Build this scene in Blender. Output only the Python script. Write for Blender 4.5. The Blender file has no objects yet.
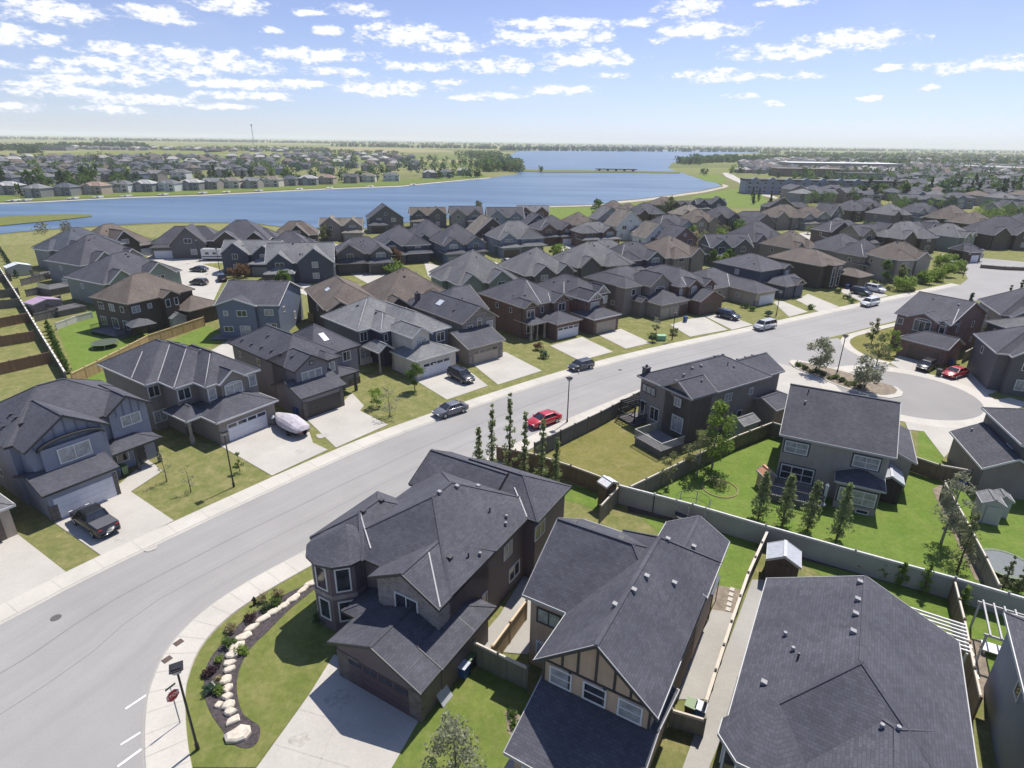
HAZE_D = 0.00011
EXPO = 0.85
import bpy, math, random
from math import radians, sin, cos, tan, pi, hypot, atan2
from mathutils import Vector, Matrix
R = random.Random(7)
scene = bpy.context.scene
COL = scene.collection

# ------------------------------------------------------------------ survey
# The camera stands CAM_H above the ground; gp() gives the place (metres) of a
# point of the photograph on the horizontal plane of height z.
FPX = 597.0
ROLL = math.atan(15 / 1024.0)
PITCH = math.atan(243 / 597.0)
CAM_H = 32.0
def _ray(px, py):
    x = (px - 512) / FPX; y = -(py - 384) / FPX
    c, s = cos(ROLL), sin(ROLL)
    xr = x * c - y * s; yu = x * s + y * c
    cp, sp = cos(PITCH), sin(PITCH)
    return xr, cp + yu * sp, -sp + yu * cp
def gp(px, py, z=0.0):
    d = _ray(px, py); t = (z - CAM_H) / d[2]
    return Vector((d[0] * t, d[1] * t, z))

# ------------------------------------------------------------------ materials
MATS = {}
def _new(name):
    m = bpy.data.materials.new(name); m.use_nodes = True
    nt = m.node_tree; b = nt.nodes['Principled BSDF']
    return m, nt, b
def N(nt, typ, **kw):
    n = nt.nodes.new(typ)
    for k, v in kw.items():
        if k in n.inputs.keys() if hasattr(n.inputs, 'keys') else False:
            n.inputs[k].default_value = v
        else:
            setattr(n, k, v)
    return n
def c4(c): return (c[0], c[1], c[2], 1.0)
def mix(nt, fac, a, b, mode='MIX'):
    n = nt.nodes.new('ShaderNodeMix'); n.data_type = 'RGBA'; n.blend_type = mode
    for sock, v in ((0, fac), (6, a), (7, b)):
        if hasattr(v, 'is_linked') or hasattr(v, 'links'): nt.links.new(v, n.inputs[sock])
        else: n.inputs[sock].default_value = v if sock == 0 else (c4(v) if len(v) == 3 else v)
    return n.outputs[2]
def ramp(nt, fac, a, b):
    n = nt.nodes.new('ShaderNodeMapRange'); nt.links.new(fac, n.inputs[0])
    n.inputs[1].default_value = a; n.inputs[2].default_value = b
    return n.outputs[0]
def noise(nt, scale, detail=4, rough=.55, coord='Object', vec=None):
    n = nt.nodes.new('ShaderNodeTexNoise'); n.inputs['Scale'].default_value = scale
    n.inputs['Detail'].default_value = detail; n.inputs['Roughness'].default_value = rough
    if vec is None:
        tc = nt.nodes.new('ShaderNodeTexCoord'); vec = tc.outputs[coord]
    nt.links.new(vec, n.inputs['Vector'])
    return n.outputs['Fac']
def bump(nt, b, h, strength=.3, dist=.02):
    n = nt.nodes.new('ShaderNodeBump'); n.inputs['Strength'].default_value = strength
    n.inputs['Distance'].default_value = dist
    nt.links.new(h, n.inputs['Height']); nt.links.new(n.outputs[0], b.inputs['Normal'])
def geo_pos(nt):
    g = nt.nodes.new('ShaderNodeNewGeometry'); return g.outputs['Position']
def vscale(nt, vec, s, rot=0.0):
    n = nt.nodes.new('ShaderNodeMapping'); n.inputs['Scale'].default_value = s
    n.inputs['Rotation'].default_value = (0, 0, rot)
    nt.links.new(vec, n.inputs['Vector']); return n.outputs[0]

def m_plain(name, col, rough=.6, metal=0.0, var=.12, scale=3.0, spec=.5):
    if name in MATS: return MATS[name]
    m, nt, b = _new(name)
    f = ramp(nt, noise(nt, scale), .3, .7)
    lo = [max(0, c * (1 - var)) for c in col]; hi = [min(1, c * (1 + var)) for c in col]
    nt.links.new(mix(nt, f, lo, hi), b.inputs['Base Color'])
    b.inputs['Roughness'].default_value = rough; b.inputs['Metallic'].default_value = metal
    b.inputs['Specular IOR Level'].default_value = spec
    MATS[name] = m; return m

def m_roof(name, col):
    if name in MATS: return MATS[name]
    m, nt, b = _new(name)
    tc = nt.nodes.new('ShaderNodeTexCoord'); uv = tc.outputs['UV']
    br = nt.nodes.new('ShaderNodeTexBrick'); nt.links.new(uv, br.inputs['Vector'])
    br.inputs['Scale'].default_value = 1.0
    br.inputs['Brick Width'].default_value = .32; br.inputs['Row Height'].default_value = .17
    br.inputs['Mortar Size'].default_value = .012; br.inputs['Mortar Smooth'].default_value = .4
    br.inputs['Bias'].default_value = 0.0
    br.inputs['Color1'].default_value = c4([c * .85 for c in col])
    br.inputs['Color2'].default_value = c4([c * 1.16 for c in col])
    br.inputs['Mortar'].default_value = c4([c * .62 for c in col])
    n1 = ramp(nt, noise(nt, .35, 5, .6), .32, .68)
    n2 = ramp(nt, noise(nt, 14, 3, .7), .25, .75)
    st = ramp(nt, noise(nt, 1.0, 4, .6, vec=vscale(nt, uv, (2.2, .25, 1))), .3, .75)
    a = mix(nt, n1, (.80, .80, .82), (1.16, 1.15, 1.12))
    c = mix(nt, 1.0, br.outputs['Color'], a, 'MULTIPLY')
    c = mix(nt, 1.0, c, mix(nt, n2, (.86, .86, .86), (1.14, 1.14, 1.14)), 'MULTIPLY')
    c = mix(nt, 1.0, c, mix(nt, st, (.9, .9, .9), (1.08, 1.08, 1.07)), 'MULTIPLY')
    nt.links.new(c, b.inputs['Base Color'])
    b.inputs['Roughness'].default_value = .86; b.inputs['Specular IOR Level'].default_value = .35
    bump(nt, b, br.outputs['Fac'], .5, -.01)
    MATS[name] = m; return m

def m_siding(name, col, step=.13):
    if name in MATS: return MATS[name]
    m, nt, b = _new(name)
    tc = nt.nodes.new('ShaderNodeTexCoord')
    sx = nt.nodes.new('ShaderNodeSeparateXYZ'); nt.links.new(tc.outputs['Object'], sx.inputs[0])
    d = nt.nodes.new('ShaderNodeMath'); d.operation = 'DIVIDE'; nt.links.new(sx.outputs['Z'], d.inputs[0]); d.inputs[1].default_value = step
    fr = nt.nodes.new('ShaderNodeMath'); fr.operation = 'FRACT'; nt.links.new(d.outputs[0], fr.inputs[0])
    lt = nt.nodes.new('ShaderNodeMath'); lt.operation = 'LESS_THAN'; nt.links.new(fr.outputs[0], lt.inputs[0]); lt.inputs[1].default_value = .13
    n1 = ramp(nt, noise(nt, .6, 5), .3, .7)
    c = mix(nt, n1, [x * .9 for x in col], [x * 1.08 for x in col])
    c = mix(nt, lt.outputs[0], c, [x * .62 for x in col])
    nt.links.new(c, b.inputs['Base Color']); b.inputs['Roughness'].default_value = .62
    bump(nt, b, fr.outputs[0], .4, .012)
    MATS[name] = m; return m

def m_stucco(name, col):
    if name in MATS: return MATS[name]
    m, nt, b = _new(name)
    n1 = ramp(nt, noise(nt, .5, 6, .6), .3, .7); n2 = noise(nt, 40, 3, .7)
    st = ramp(nt, noise(nt, 1, 4, .6, vec=vscale(nt, nt.nodes.new('ShaderNodeTexCoord').outputs['Object'], (2.5, 2.5, .22))), .35, .75)
    c = mix(nt, n1, [x * .88 for x in col], [x * 1.06 for x in col])
    c = mix(nt, 1.0, c, mix(nt, st, (.9, .9, .9), (1.04, 1.04, 1.04)), 'MULTIPLY')
    nt.links.new(c, b.inputs['Base Color']); b.inputs['Roughness'].default_value = .9
    bump(nt, b, n2, .25, .01)
    MATS[name] = m; return m

def m_brick(name, col, w=.22, h=.075, mortar=None):
    if name in MATS: return MATS[name]
    m, nt, b = _new(name)
    tc = nt.nodes.new('ShaderNodeTexCoord')
    sx = nt.nodes.new('ShaderNodeSeparateXYZ'); nt.links.new(tc.outputs['Object'], sx.inputs[0])
    ad = nt.nodes.new('ShaderNodeMath'); ad.operation = 'ADD'; nt.links.new(sx.outputs['X'], ad.inputs[0]); nt.links.new(sx.outputs['Y'], ad.inputs[1])
    cb = nt.nodes.new('ShaderNodeCombineXYZ'); nt.links.new(ad.outputs[0], cb.inputs[0]); nt.links.new(sx.outputs['Z'], cb.inputs[1])
    br = nt.nodes.new('ShaderNodeTexBrick'); nt.links.new(cb.outputs[0], br.inputs['Vector'])
    br.inputs['Scale'].default_value = 1
    br.inputs['Brick Width'].default_value = w; br.inputs['Row Height'].default_value = h
    br.inputs['Mortar Size'].default_value = .012
    br.inputs['Color1'].default_value = c4([x * .7 for x in col]); br.inputs['Color2'].default_value = c4([x * 1.3 for x in col])
    br.inputs['Mortar'].default_value = c4(mortar or [x * 1.15 for x in col])
    n1 = ramp(nt, noise(nt, 2.2, 4), .3, .7)
    c = mix(nt, 1.0, br.outputs['Color'], mix(nt, n1, (.8, .8, .8), (1.2, 1.2, 1.2)), 'MULTIPLY')
    nt.links.new(c, b.inputs['Base Color']); b.inputs['Roughness'].default_value = .88
    bump(nt, b, br.outputs['Fac'], .4, -.01)
    MATS[name] = m; return m

def m_wood(name, col, step=.14, horiz=False, alongz=True):
    """fence boards: vertical boards of random tone along x+y"""
    if name in MATS: return MATS[name]
    m, nt, b = _new(name)
    tc = nt.nodes.new('ShaderNodeTexCoord')
    sx = nt.nodes.new('ShaderNodeSeparateXYZ'); nt.links.new(tc.outputs['Object'], sx.inputs[0])
    if horiz: src = sx.outputs['Z']
    else: src = sx.outputs['X']
    d = nt.nodes.new('ShaderNodeMath'); d.operation = 'DIVIDE'; nt.links.new(src, d.inputs[0]); d.inputs[1].default_value = step
    fl = nt.nodes.new('ShaderNodeMath'); fl.operation = 'FLOOR'; nt.links.new(d.outputs[0], fl.inputs[0])
    wn = nt.nodes.new('ShaderNodeTexWhiteNoise'); wn.noise_dimensions = '1D'; nt.links.new(fl.outputs[0], wn.inputs['W'])
    fr = nt.nodes.new('ShaderNodeMath'); fr.operation = 'FRACT'; nt.links.new(d.outputs[0], fr.inputs[0])
    lt = nt.nodes.new('ShaderNodeMath'); lt.operation = 'LESS_THAN'; nt.links.new(fr.outputs[0], lt.inputs[0]); lt.inputs[1].default_value = .1
    c = mix(nt, wn.outputs['Value'], [x * .75 for x in col], [x * 1.2 for x in col])
    c = mix(nt, ramp(nt, noise(nt, 1.4, 4), .3, .7), c, [x * .8 for x in col])
    c = mix(nt, lt.outputs[0], c, [x * .4 for x in col])
    nt.links.new(c, b.inputs['Base Color']); b.inputs['Roughness'].default_value = .85
    MATS[name] = m; return m

def m_glass(name, col=(.03, .035, .045), rough=.06):
    if name in MATS: return MATS[name]
    m, nt, b = _new(name)
    f = ramp(nt, noise(nt, 1.1, 2), .35, .65)
    nt.links.new(mix(nt, f, [x * .6 for x in col], [x * 1.5 for x in col]), b.inputs['Base Color'])
    b.inputs['Roughness'].default_value = rough; b.inputs['Specular IOR Level'].default_value = .8
    MATS[name] = m; return m

def m_grass(name, c1, c2, dry=(.24, .21, .09), dryamt=.25, mow=0.0):
    if name in MATS: return MATS[name]
    m, nt, b = _new(name)
    p = geo_pos(nt)
    n1 = ramp(nt, noise(nt, .35, 6, .65, vec=p), .3, .7)
    n2 = ramp(nt, noise(nt, 2.3, 5, .7, vec=p), .25, .8)
    n3 = noise(nt, 22, 4, .8, vec=p)
    c = mix(nt, n1, c1, c2)
    hi = nt.nodes.new('ShaderNodeMath'); hi.operation = 'MULTIPLY'
    dn = ramp(nt, noise(nt, .7, 6, .7, vec=vscale(nt, p, (1, 1, 1), .6)), .44, .66)
    nt.links.new(dn, hi.inputs[0]); hi.inputs[1].default_value = dryamt
    c = mix(nt, hi.outputs[0], c, dry)
    c = mix(nt, ramp(nt, noise(nt, 1.1, 3, .8, vec=vscale(nt, p, (1, .35, 1), 1.0)), .52, .8), c, [x * .7 + y * .3 for x, y in zip(c1, dry)])
    c = mix(nt, 1.0, c, mix(nt, n2, (.74, .77, .74), (1.24, 1.2, 1.16)), 'MULTIPLY')
    c = mix(nt, 1.0, c, mix(nt, ramp(nt, n3, .25, .75), (.72, .74, .7), (1.25, 1.22, 1.2)), 'MULTIPLY')
    nt.links.new(c, b.inputs['Base Color']); b.inputs['Roughness'].default_value = .95
    b.inputs['Specular IOR Level'].default_value = .1
    bump(nt, b, n3, .8, .05)
    MATS[name] = m; return m

def m_leaf(name, col, var=.35):
    if name in MATS: return MATS[name]
    m, nt, b = _new(name)
    p = geo_pos(nt)
    f = ramp(nt, noise(nt, 1.3, 4, .6, vec=p), .3, .7)
    f2 = ramp(nt, noise(nt, 9, 3, .7, vec=p), .25, .75)
    c = mix(nt, f, [x * (1 - var) for x in col], [x * (1 + var) for x in col])
    c = mix(nt, 1.0, c, mix(nt, f2, (.75, .8, .8), (1.25, 1.2, 1.1)), 'MULTIPLY')
    nt.links.new(c, b.inputs['Base Color']); b.inputs['Roughness'].default_value = .7
    b.inputs['Specular IOR Level'].default_value = .25
    tr = nt.nodes.new('ShaderNodeBsdfTranslucent'); nt.links.new(c, tr.inputs[0])
    ms = nt.nodes.new('ShaderNodeMixShader'); ms.inputs[0].default_value = .42
    out = nt.nodes['Material Output']
    nt.links.new(b.outputs[0], ms.inputs[1]); nt.links.new(tr.outputs[0], ms.inputs[2])
    nt.links.new(ms.outputs[0], out.inputs[0])
    MATS[name] = m; return m

# ------------------------------------------------------------------ mesh kit
class MB:
    def __init__(s): s.v = []; s.f = []; s.m = []; s.uv = []
    def face(s, pts, mat=0, uv=None):
        i = len(s.v); s.v += [tuple(p) for p in pts]
        s.f.append(tuple(range(i, i + len(pts)))); s.m.append(mat); s.uv.append(uv)
    def box(s, x0, x1, y0, y1, z0, z1, mat=0):
        i = len(s.v)
        s.v += [(x0, y0, z0), (x1, y0, z0), (x1, y1, z0), (x0, y1, z0), (x0, y0, z1), (x1, y0, z1), (x1, y1, z1), (x0, y1, z1)]
        for q in ((0, 3, 2, 1), (4, 5, 6, 7), (0, 1, 5, 4), (1, 2, 6, 5), (2, 3, 7, 6), (3, 0, 4, 7)):
            s.f.append(tuple(i + k for k in q)); s.m.append(mat); s.uv.append(None)
    def beam(s, p, q, w, h, mat=0, up=(0, 0, 1)):
        """box along p-q, w wide, h tall, p-q runs along its centre"""
        p = Vector(p); q = Vector(q); d = (q - p)
        if d.length < 1e-6: return
        d.normalize(); u = Vector(up)
        if abs(d.dot(u)) > .99: u = Vector((1, 0, 0))
        sd = d.cross(u).normalized(); u = sd.cross(d)
        i = len(s.v)
        for e in (p, q):
            for a, b in ((-1, -1), (1, -1), (1, 1), (-1, 1)):
                s.v.append(tuple(e + sd * (a * w / 2) + u * (b * h / 2)))
        for k in ((0, 1, 2, 3), (7, 6, 5, 4), (0, 4, 5, 1), (1, 5, 6, 2), (2, 6, 7, 3), (3, 7, 4, 0)):
            s.f.append(tuple(i + j for j in k)); s.m.append(mat); s.uv.append(None)
    def tube(s, pts, rads, n=8, mat=0, cap=True):
        rings = []
        P = [Vector(p) for p in pts]
        for k, p in enumerate(P):
            a = P[max(0, k - 1)]; b = P[min(len(P) - 1, k + 1)]
            d = (b - a).normalized(); u = Vector((0, 0, 1)) if abs(d.z) < .9 else Vector((1, 0, 0))
            x = d.cross(u).normalized(); y = d.cross(x)
            i = len(s.v); r = rads[k] if hasattr(rads, '__len__') else rads
            for j in range(n):
                t = 2 * pi * j / n; s.v.append(tuple(p + x * (cos(t) * r) + y * (sin(t) * r)))
            rings.append(i)
        for a, b in zip(rings, rings[1:]):
            for j in range(n):
                k = (j + 1) % n
                s.f.append((a + j, a + k, b + k, b + j)); s.m.append(mat); s.uv.append(None)
        if cap:
            s.f.append(tuple(rings[0] + j for j in range(n))[::-1]); s.m.append(mat); s.uv.append(None)
            s.f.append(tuple(rings[-1] + j for j in range(n))); s.m.append(mat); s.uv.append(None)
    def prism(s, poly, z0, z1, mat=0):
        n = len(poly); i = len(s.v)
        s.v += [(p[0], p[1], z0) for p in poly] + [(p[0], p[1], z1) for p in poly]
        s.f.append(tuple(i + n + k for k in range(n))); s.m.append(mat); s.uv.append(None)
        s.f.append(tuple(i + k for k in range(n))[::-1]); s.m.append(mat); s.uv.append(None)
        for k in range(n):
            j = (k + 1) % n
            s.f.append((i + k, i + j, i + n + j, i + n + k)); s.m.append(mat); s.uv.append(None)
    def mesh(s, name, mats, smooth=False):
        me = bpy.data.meshes.new(name)
        me.from_pydata(s.v, [], s.f)
        for m in (mats if isinstance(mats, (list, tuple)) else [mats]): me.materials.append(m)
        if any(s.m): me.polygons.foreach_set('material_index', s.m)
        if any(u is not None for u in s.uv):
            ul = me.uv_layers.new(name='UVMap')
            k = 0
            for pi_, u in enumerate(s.uv):
                n = len(s.f[pi_])
                for j in range(n):
                    if u is not None: ul.data[k + j].uv = u[j]
                k += n
        if smooth: me.polygons.foreach_set('use_smooth', [True] * len(s.f))
        me.update(); return me
    def build(s, name, mats, parent=None, smooth=False, loc=None):
        return link(name, s.mesh(name, mats, smooth), parent, loc)

def link(name, data, parent=None, loc=None, rz=None):
    o = bpy.data.objects.new(name, data); COL.objects.link(o)
    if parent is not None: o.parent = parent
    if loc is not None: o.location = loc
    if rz is not None: o.rotation_euler = (0, 0, rz)
    return o
def tag(o, label, cat, group=None, kind=None):
    o['label'] = label; o['category'] = cat
    if group: o['group'] = group
    if kind: o['kind'] = kind
    return o
def empty(name, loc, rz, label, cat, group=None):
    o = bpy.data.objects.new(name, None); COL.objects.link(o)
    o.location = loc; o.rotation_euler = (0, 0, rz); o.empty_display_size = .5
    return tag(o, label, cat, group)
KIDS = {}
def copy_tree(o, parent=None):
    c = o.copy(); COL.objects.link(c)
    if parent is not None: c.parent = parent
    for ch in list(o.children): copy_tree(ch, c)
    return c
def struct(name, mb, mats, smooth=False):
    o = mb.build(name, mats, None, smooth); o['kind'] = 'structure'; return o
def stuff(name, mb, mats, label, cat):
    o = mb.build(name, mats); tag(o, label, cat, kind='stuff'); return o
# ------------------------------------------------------------------ ground sheets
def poly_px(pts, z): return [(lambda q: (q.x, q.y, z))(gp(a, b)) for a, b in pts]
def sheet(name, pts, z, mat, world=False):
    mb = MB()
    P = [(p[0], p[1], z) for p in pts] if world else poly_px(pts, z)
    # orientation up
    a = sum(P[i][0] * P[(i + 1) % len(P)][1] - P[(i + 1) % len(P)][0] * P[i][1] for i in range(len(P)))
    if a < 0: P = P[::-1]
    mb.face(P)
    return struct(name, mb, mat)
def smooth_line(pts, n=6):
    out = []
    P = [Vector((p[0], p[1], 0)) for p in pts]
    for i in range(len(P) - 1):
        a = P[max(0, i - 1)]; b = P[i]; c = P[i + 1]; d = P[min(len(P) - 1, i + 2)]
        for k in range(n):
            t = k / n
            out.append(.5 * ((2 * b) + (c - a) * t + (2 * a - 5 * b + 4 * c - d) * t * t + (3 * b - a - 3 * c + d) * t ** 3))
    out.append(P[-1]); return out
def offset(line, d):
    out = []
    for i, p in enumerate(line):
        a = line[max(0, i - 1)]; b = line[min(len(line) - 1, i + 1)]
        t = (b - a); t.z = 0; t.normalize(); out.append(p + Vector((-t.y, t.x, 0)) * d)
    return out
def strip(mb, A, B, za, zb=None, mat=0):
    zb = za if zb is None else zb
    for i in range(len(A) - 1):
        mb.face([(A[i].x, A[i].y, za), (A[i + 1].x, A[i + 1].y, za), (B[i + 1].x, B[i + 1].y, zb), (B[i].x, B[i].y, zb)], mat)

def _unused(): pass
def m_field():
    m, nt, b = _new('prairie_ground'); p = geo_pos(nt)
    # patchwork of fields far away, rough meadow close by
    vo = nt.nodes.new('ShaderNodeTexVoronoi'); vo.inputs['Scale'].default_value = 1.0
    nt.links.new(vscale(nt, p, (.0016, .0035, 0), .12), vo.inputs['Vector'])
    cr = nt.nodes.new('ShaderNodeValToRGB'); nt.links.new(vo.outputs['Color'], cr.inputs[0])
    els = cr.color_ramp.elements; els[0].position = 0; els[0].color = (.11, .14, .05, 1); els[1].position = 1; els[1].color = (.20, .19, .09, 1)
    for pos, c in ((.3, (.18, .20, .08, 1)), (.5, (.27, .26, .13, 1)), (.65, (.11, .135, .055, 1)), (.8, (.23, .22, .11, 1))):
        e = els.new(pos); e.color = c
    near = mix(nt, ramp(nt, noise(nt, .05, 6, .65, vec=p), .35, .65), (.12, .135, .05), (.20, .19, .095))
    near = mix(nt, ramp(nt, noise(nt, .9, 5, .7, vec=p), .3, .7), near, (.14, .15, .06))
    sx = nt.nodes.new('ShaderNodeSeparateXYZ'); nt.links.new(p, sx.inputs[0])
    f = ramp(nt, sx.outputs['Y'], 500, 900)
    c = mix(nt, f, near, cr.outputs[0])
    c = mix(nt, 1.0, c, mix(nt, ramp(nt, noise(nt, .012, 5, .6, vec=p), .3, .7), (.85, .87, .85), (1.12, 1.1, 1.05)), 'MULTIPLY')
    nt.links.new(c, b.inputs['Base Color']); b.inputs['Roughness'].default_value = .95; b.inputs['Specular IOR Level'].default_value = .05
    return m
mb = MB()
FAR = 26000
ys = [-60, 0, 100, 300, 800, 2000, 5000, 12000, FAR]
xs = [-16000, -6000, -2000, -700, -200, 0, 200, 700, 2000, 6000, 16000]
for i in range(len(xs) - 1):
    for j in range(len(ys) - 1):
        mb.face([(xs[i], ys[j], 0), (xs[i + 1], ys[j], 0), (xs[i + 1], ys[j + 1], 0), (xs[i], ys[j + 1], 0)])
struct('ground', mb, m_field())

# lake
def m_water():
    m, nt, b = _new('lake_water'); p = geo_pos(nt)
    n1 = noise(nt, 1.0, 5, .6, vec=vscale(nt, p, (.35, .7, 1), .2))
    n2 = ramp(nt, noise(nt, 1.0, 4, .6, vec=vscale(nt, p, (.006, .035, 1), -.12)), .38, .66)
    c = mix(nt, n2, (.045, .095, .165), (.105, .17, .25))
    nt.links.new(c, b.inputs['Base Color'])
    b.inputs['Roughness'].default_value = .36; b.inputs['Specular IOR Level'].default_value = .35
    bump(nt, b, n1, .5, .25)
    return m
WATER = m_water()
lake = [(-160, 245), (0, 234), (40, 230), (100, 226), (170, 222.5), (250, 223), (300, 229), (318, 233.5), (340, 233), (365, 228.5), (395, 224.5), (415, 221), (440, 219), (480, 216), (545, 206), (600, 204.5), (618, 201), (640, 199), (660, 196.5), (685, 193),
        (700, 191), (722, 186), (716, 183), (705, 181), (697, 178), (690, 176), (683, 173), (675, 171), (668, 168), (672, 163), (690, 159), (720, 154.5), (760, 153), (762, 151.6), (700, 150.4), (640, 150.2), (560, 150.3), (520, 151), (514, 153), (508, 156.5), (503, 160), (500, 164),
        (504, 168), (516, 171), (519, 174), (505, 176), (490, 178), (440, 182), (400, 186), (370, 187), (320, 189), (260, 192), (200, 195), (130, 197), (90, 199), (40, 201.5), (0, 203), (-160, 208)]
sheet('lake', lake, .10, WATER)
GR_SPIT = m_grass('spit_grass', (.10, .135, .03), (.15, .16, .06), dryamt=.6)
SAND = m_plain('pale_sand', (.36, .33, .27), .95, var=.2, scale=.1)
sheet('spit', [(-160, 237), (0, 226.5), (40, 222.5), (70, 219.5), (92, 217), (91, 215.2), (70, 214.6), (40, 215.5), (0, 217.5), (-160, 223)], .3, GR_SPIT)
sheet('beach', [(550, 206.2), (600, 204.7), (620, 201.2), (642, 199.2), (662, 196.7), (686, 193.2), (702, 191.2), (724, 186.3), (719, 183), (729, 186), (725, 188), (704, 192.6), (688, 194.9), (664, 198.4), (644, 201), (622, 203), (600, 206), (550, 207.4)], .06, SAND)
sheet('causeway', [(514, 171.2), (545, 172.6), (580, 172.9), (630, 173), (680, 173.6), (680, 172.0), (630, 170.9), (580, 170.6), (545, 170.2), (517, 169.2)], .5, GR_SPIT)
sheet('shore_sand', [(-160, 209.5), (0, 204.4), (40, 202.8), (90, 200.3), (130, 198.3), (200, 196.2), (260, 193.2), (320, 190), (370, 188.1), (400, 187), (440, 183), (490, 178.4), (490, 177.6), (440, 182), (400, 186), (370, 187.2), (320, 189.1), (260, 192.2), (200, 195.3), (130, 197.4), (90, 199.4), (40, 202), (0, 203.5), (-160, 208.5)], .2, SAND)
SHG = m_grass('shore_lawn', (.09, .15, .03), (.14, .18, .05), dryamt=.4)
sheet('shore_lawn', [(-160, 207), (0, 202), (40, 200.6), (90, 198), (130, 196.2), (200, 194.2), (260, 191.2), (320, 188.2), (370, 186.2), (400, 185.4), (440, 181.4), (490, 177.6), (480, 174), (400, 180), (300, 184), (150, 190), (0, 196), (-160, 200)], .12, SHG)
# meadow between the near houses and the water
MEAD = m_grass('meadow_grass', (.13, .16, .045), (.23, .22, .10), dry=(.30, .27, .16), dryamt=.8)
sheet('meadow', [(-160, 262), (0, 246), (60, 243), (130, 238), (250, 236), (300, 240), (330, 240), (318, 234.5), (300, 230), (250, 224.4), (170, 224), (100, 227.4), (40, 231.4), (0, 235.4), (-160, 247)], .04, MEAD)
LUSH = m_grass('park_grass', (.10, .17, .03), (.16, .21, .055), dryamt=.3)
sheet('park_lawn', [(545, 208.6), (600, 207.2), (622, 204.6), (645, 202.5), (600, 214), (585, 220), (545, 218)], .07, LUSH)
sheet('park_lawn', [(690, 197), (706, 194.2), (727, 189.8), (745, 188), (760, 192), (768, 202), (762, 208), (735, 208), (700, 204)], .07, LUSH)
sheet('park_lawn', [(697, 178), (705, 181), (716, 183), (722, 185), (727, 180), (720, 176), (712, 174), (700, 175)], .14, LUSH)
sheet('park_lawn', [(747, 181), (763, 180), (768, 186), (764, 190), (752, 188)], .14, LUSH)

# neighbourhood base: short lawn under every lot
LAWN = m_grass('lawn_grass', (.13, .155, .048), (.185, .19, .08), dry=(.27, .24, .12), dryamt=.8)
GREEN = m_grass('green_lawn', (.10, .175, .030), (.155, .22, .05), dryamt=.2)
OLIVE = m_grass('olive_lawn', (.145, .150, .045), (.20, .19, .065), dry=(.27, .23, .12), dryamt=.5)
sheet('lot_ground', [(-300, 420), (-60, 235), (60, 243), (250, 237), (330, 243), (420, 226), (480, 218), (600, 214), (700, 204), (760, 206), (900, 190), (1150, 190), (1500, 480), (2200, 1400), (-1500, 1400)], .012, LAWN)

def m_concrete(name, col, joints=0.0, rot=0.0):
    m, nt, b = _new(name); p = geo_pos(nt)
    n1 = ramp(nt, noise(nt, .22, 6, .6, vec=p), .3, .7); n2 = ramp(nt, noise(nt, 6, 4, .7, vec=p), .3, .7)
    c = mix(nt, n1, [x * .87 for x in col], [x * 1.06 for x in col])
    c = mix(nt, 1.0, c, mix(nt, n2, (.93, .93, .93), (1.05, 1.05, 1.05)), 'MULTIPLY')
    nt.links.new(c, b.inputs['Base Color']); b.inputs['Roughness'].default_value = .9; b.inputs['Specular IOR Level'].default_value = .2
    bump(nt, b, n2, .15, .01)
    MATS[name] = m; return m
CONC = m_concrete('concrete', (.43, .41, .375))
WALK = m_concrete('walk_concrete', (.48, .455, .41))
PATIO = m_concrete('patio_concrete', (.34, .33, .31))
JOINT = m_plain('joint', (.36, .34, .31), .95)

def m_asphalt(name, col):
    m, nt, b = _new(name); p = geo_pos(nt)
    tc = nt.nodes.new('ShaderNodeTexCoord')
    uv = tc.outputs['UV']
    n1 = ramp(nt, noise(nt, .12, 6, .6, vec=p), .3, .7); n2 = ramp(nt, noise(nt, 9, 4, .8, vec=p), .3, .7)
    # long streaks of wear running with the street (uv: x along, y across)
    st = ramp(nt, noise(nt, 1.0, 5, .55, vec=vscale(nt, uv, (.006, .9, 1))), .36, .68)
    c = mix(nt, n1, [x * .92 for x in col], [x * 1.08 for x in col])
    c = mix(nt, 1.0, c, mix(nt, st, (.92, .92, .93), (1.03, 1.03, 1.03)), 'MULTIPLY')
    c = mix(nt, 1.0, c, mix(nt, n2, (.93, .93, .93), (1.07, 1.07, 1.07)), 'MULTIPLY')
    nt.links.new(c, b.inputs['Base Color']); b.inputs['Roughness'].default_value = .88; b.inputs['Specular IOR Level'].default_value = .3
    bump(nt, b, n2, .2, .01)
    return m
ASPH = m_asphalt('asphalt', (.29, .283, .275))

# main street, its two kerb lines in metres
far_k = smooth_line([(-75, -25), (-55, 3), (-37.5, 29.5), (-31.2, 39.4), (-18.4, 56.3), (-9.8, 65.6), (5.5, 79.5), (21.3, 91.5), (43.6, 105.6), (68.6, 121.5), (95.7, 138.4), (112, 148.5)])
near_m = [(-22.6, 33.0), (-21.0, 36.2), (-16.8, 41.4), (-7, 52.4), (3.8, 64.2), (12, 72), (21, 79.8), (33, 87.6), (44.9, 95.4), (58, 103.5), (73.8, 113.5), (92, 125), (106, 134), (116, 138)]
near_k = smooth_line([(-50, -25), (-42, -8), (-34, 8), (-27, 21), (-23.3, 28.5)] + near_m)
kerb_k = smooth_line([(-5, -4), (-10.2, 5.2), (-15.0, 13.6), (-18.2, 19.6), (-19.9, 22.2), (-21.3, 24.6), (-22.4, 27.0), (-23.0, 30)] + near_m)
def resample(L, n):
    d = [0]
    for a, b in zip(L, L[1:]): d.append(d[-1] + (b - a).length)
    out = []
    for k in range(n + 1):
        t = d[-1] * k / n; i = 0
        while i < len(d) - 2 and d[i + 1] < t: i += 1
        f = (t - d[i]) / max(1e-6, d[i + 1] - d[i]); out.append(L[i].lerp(L[i + 1], f))
    return out
A = resample(far_k, 90); B = resample(near_k, 90)
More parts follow.
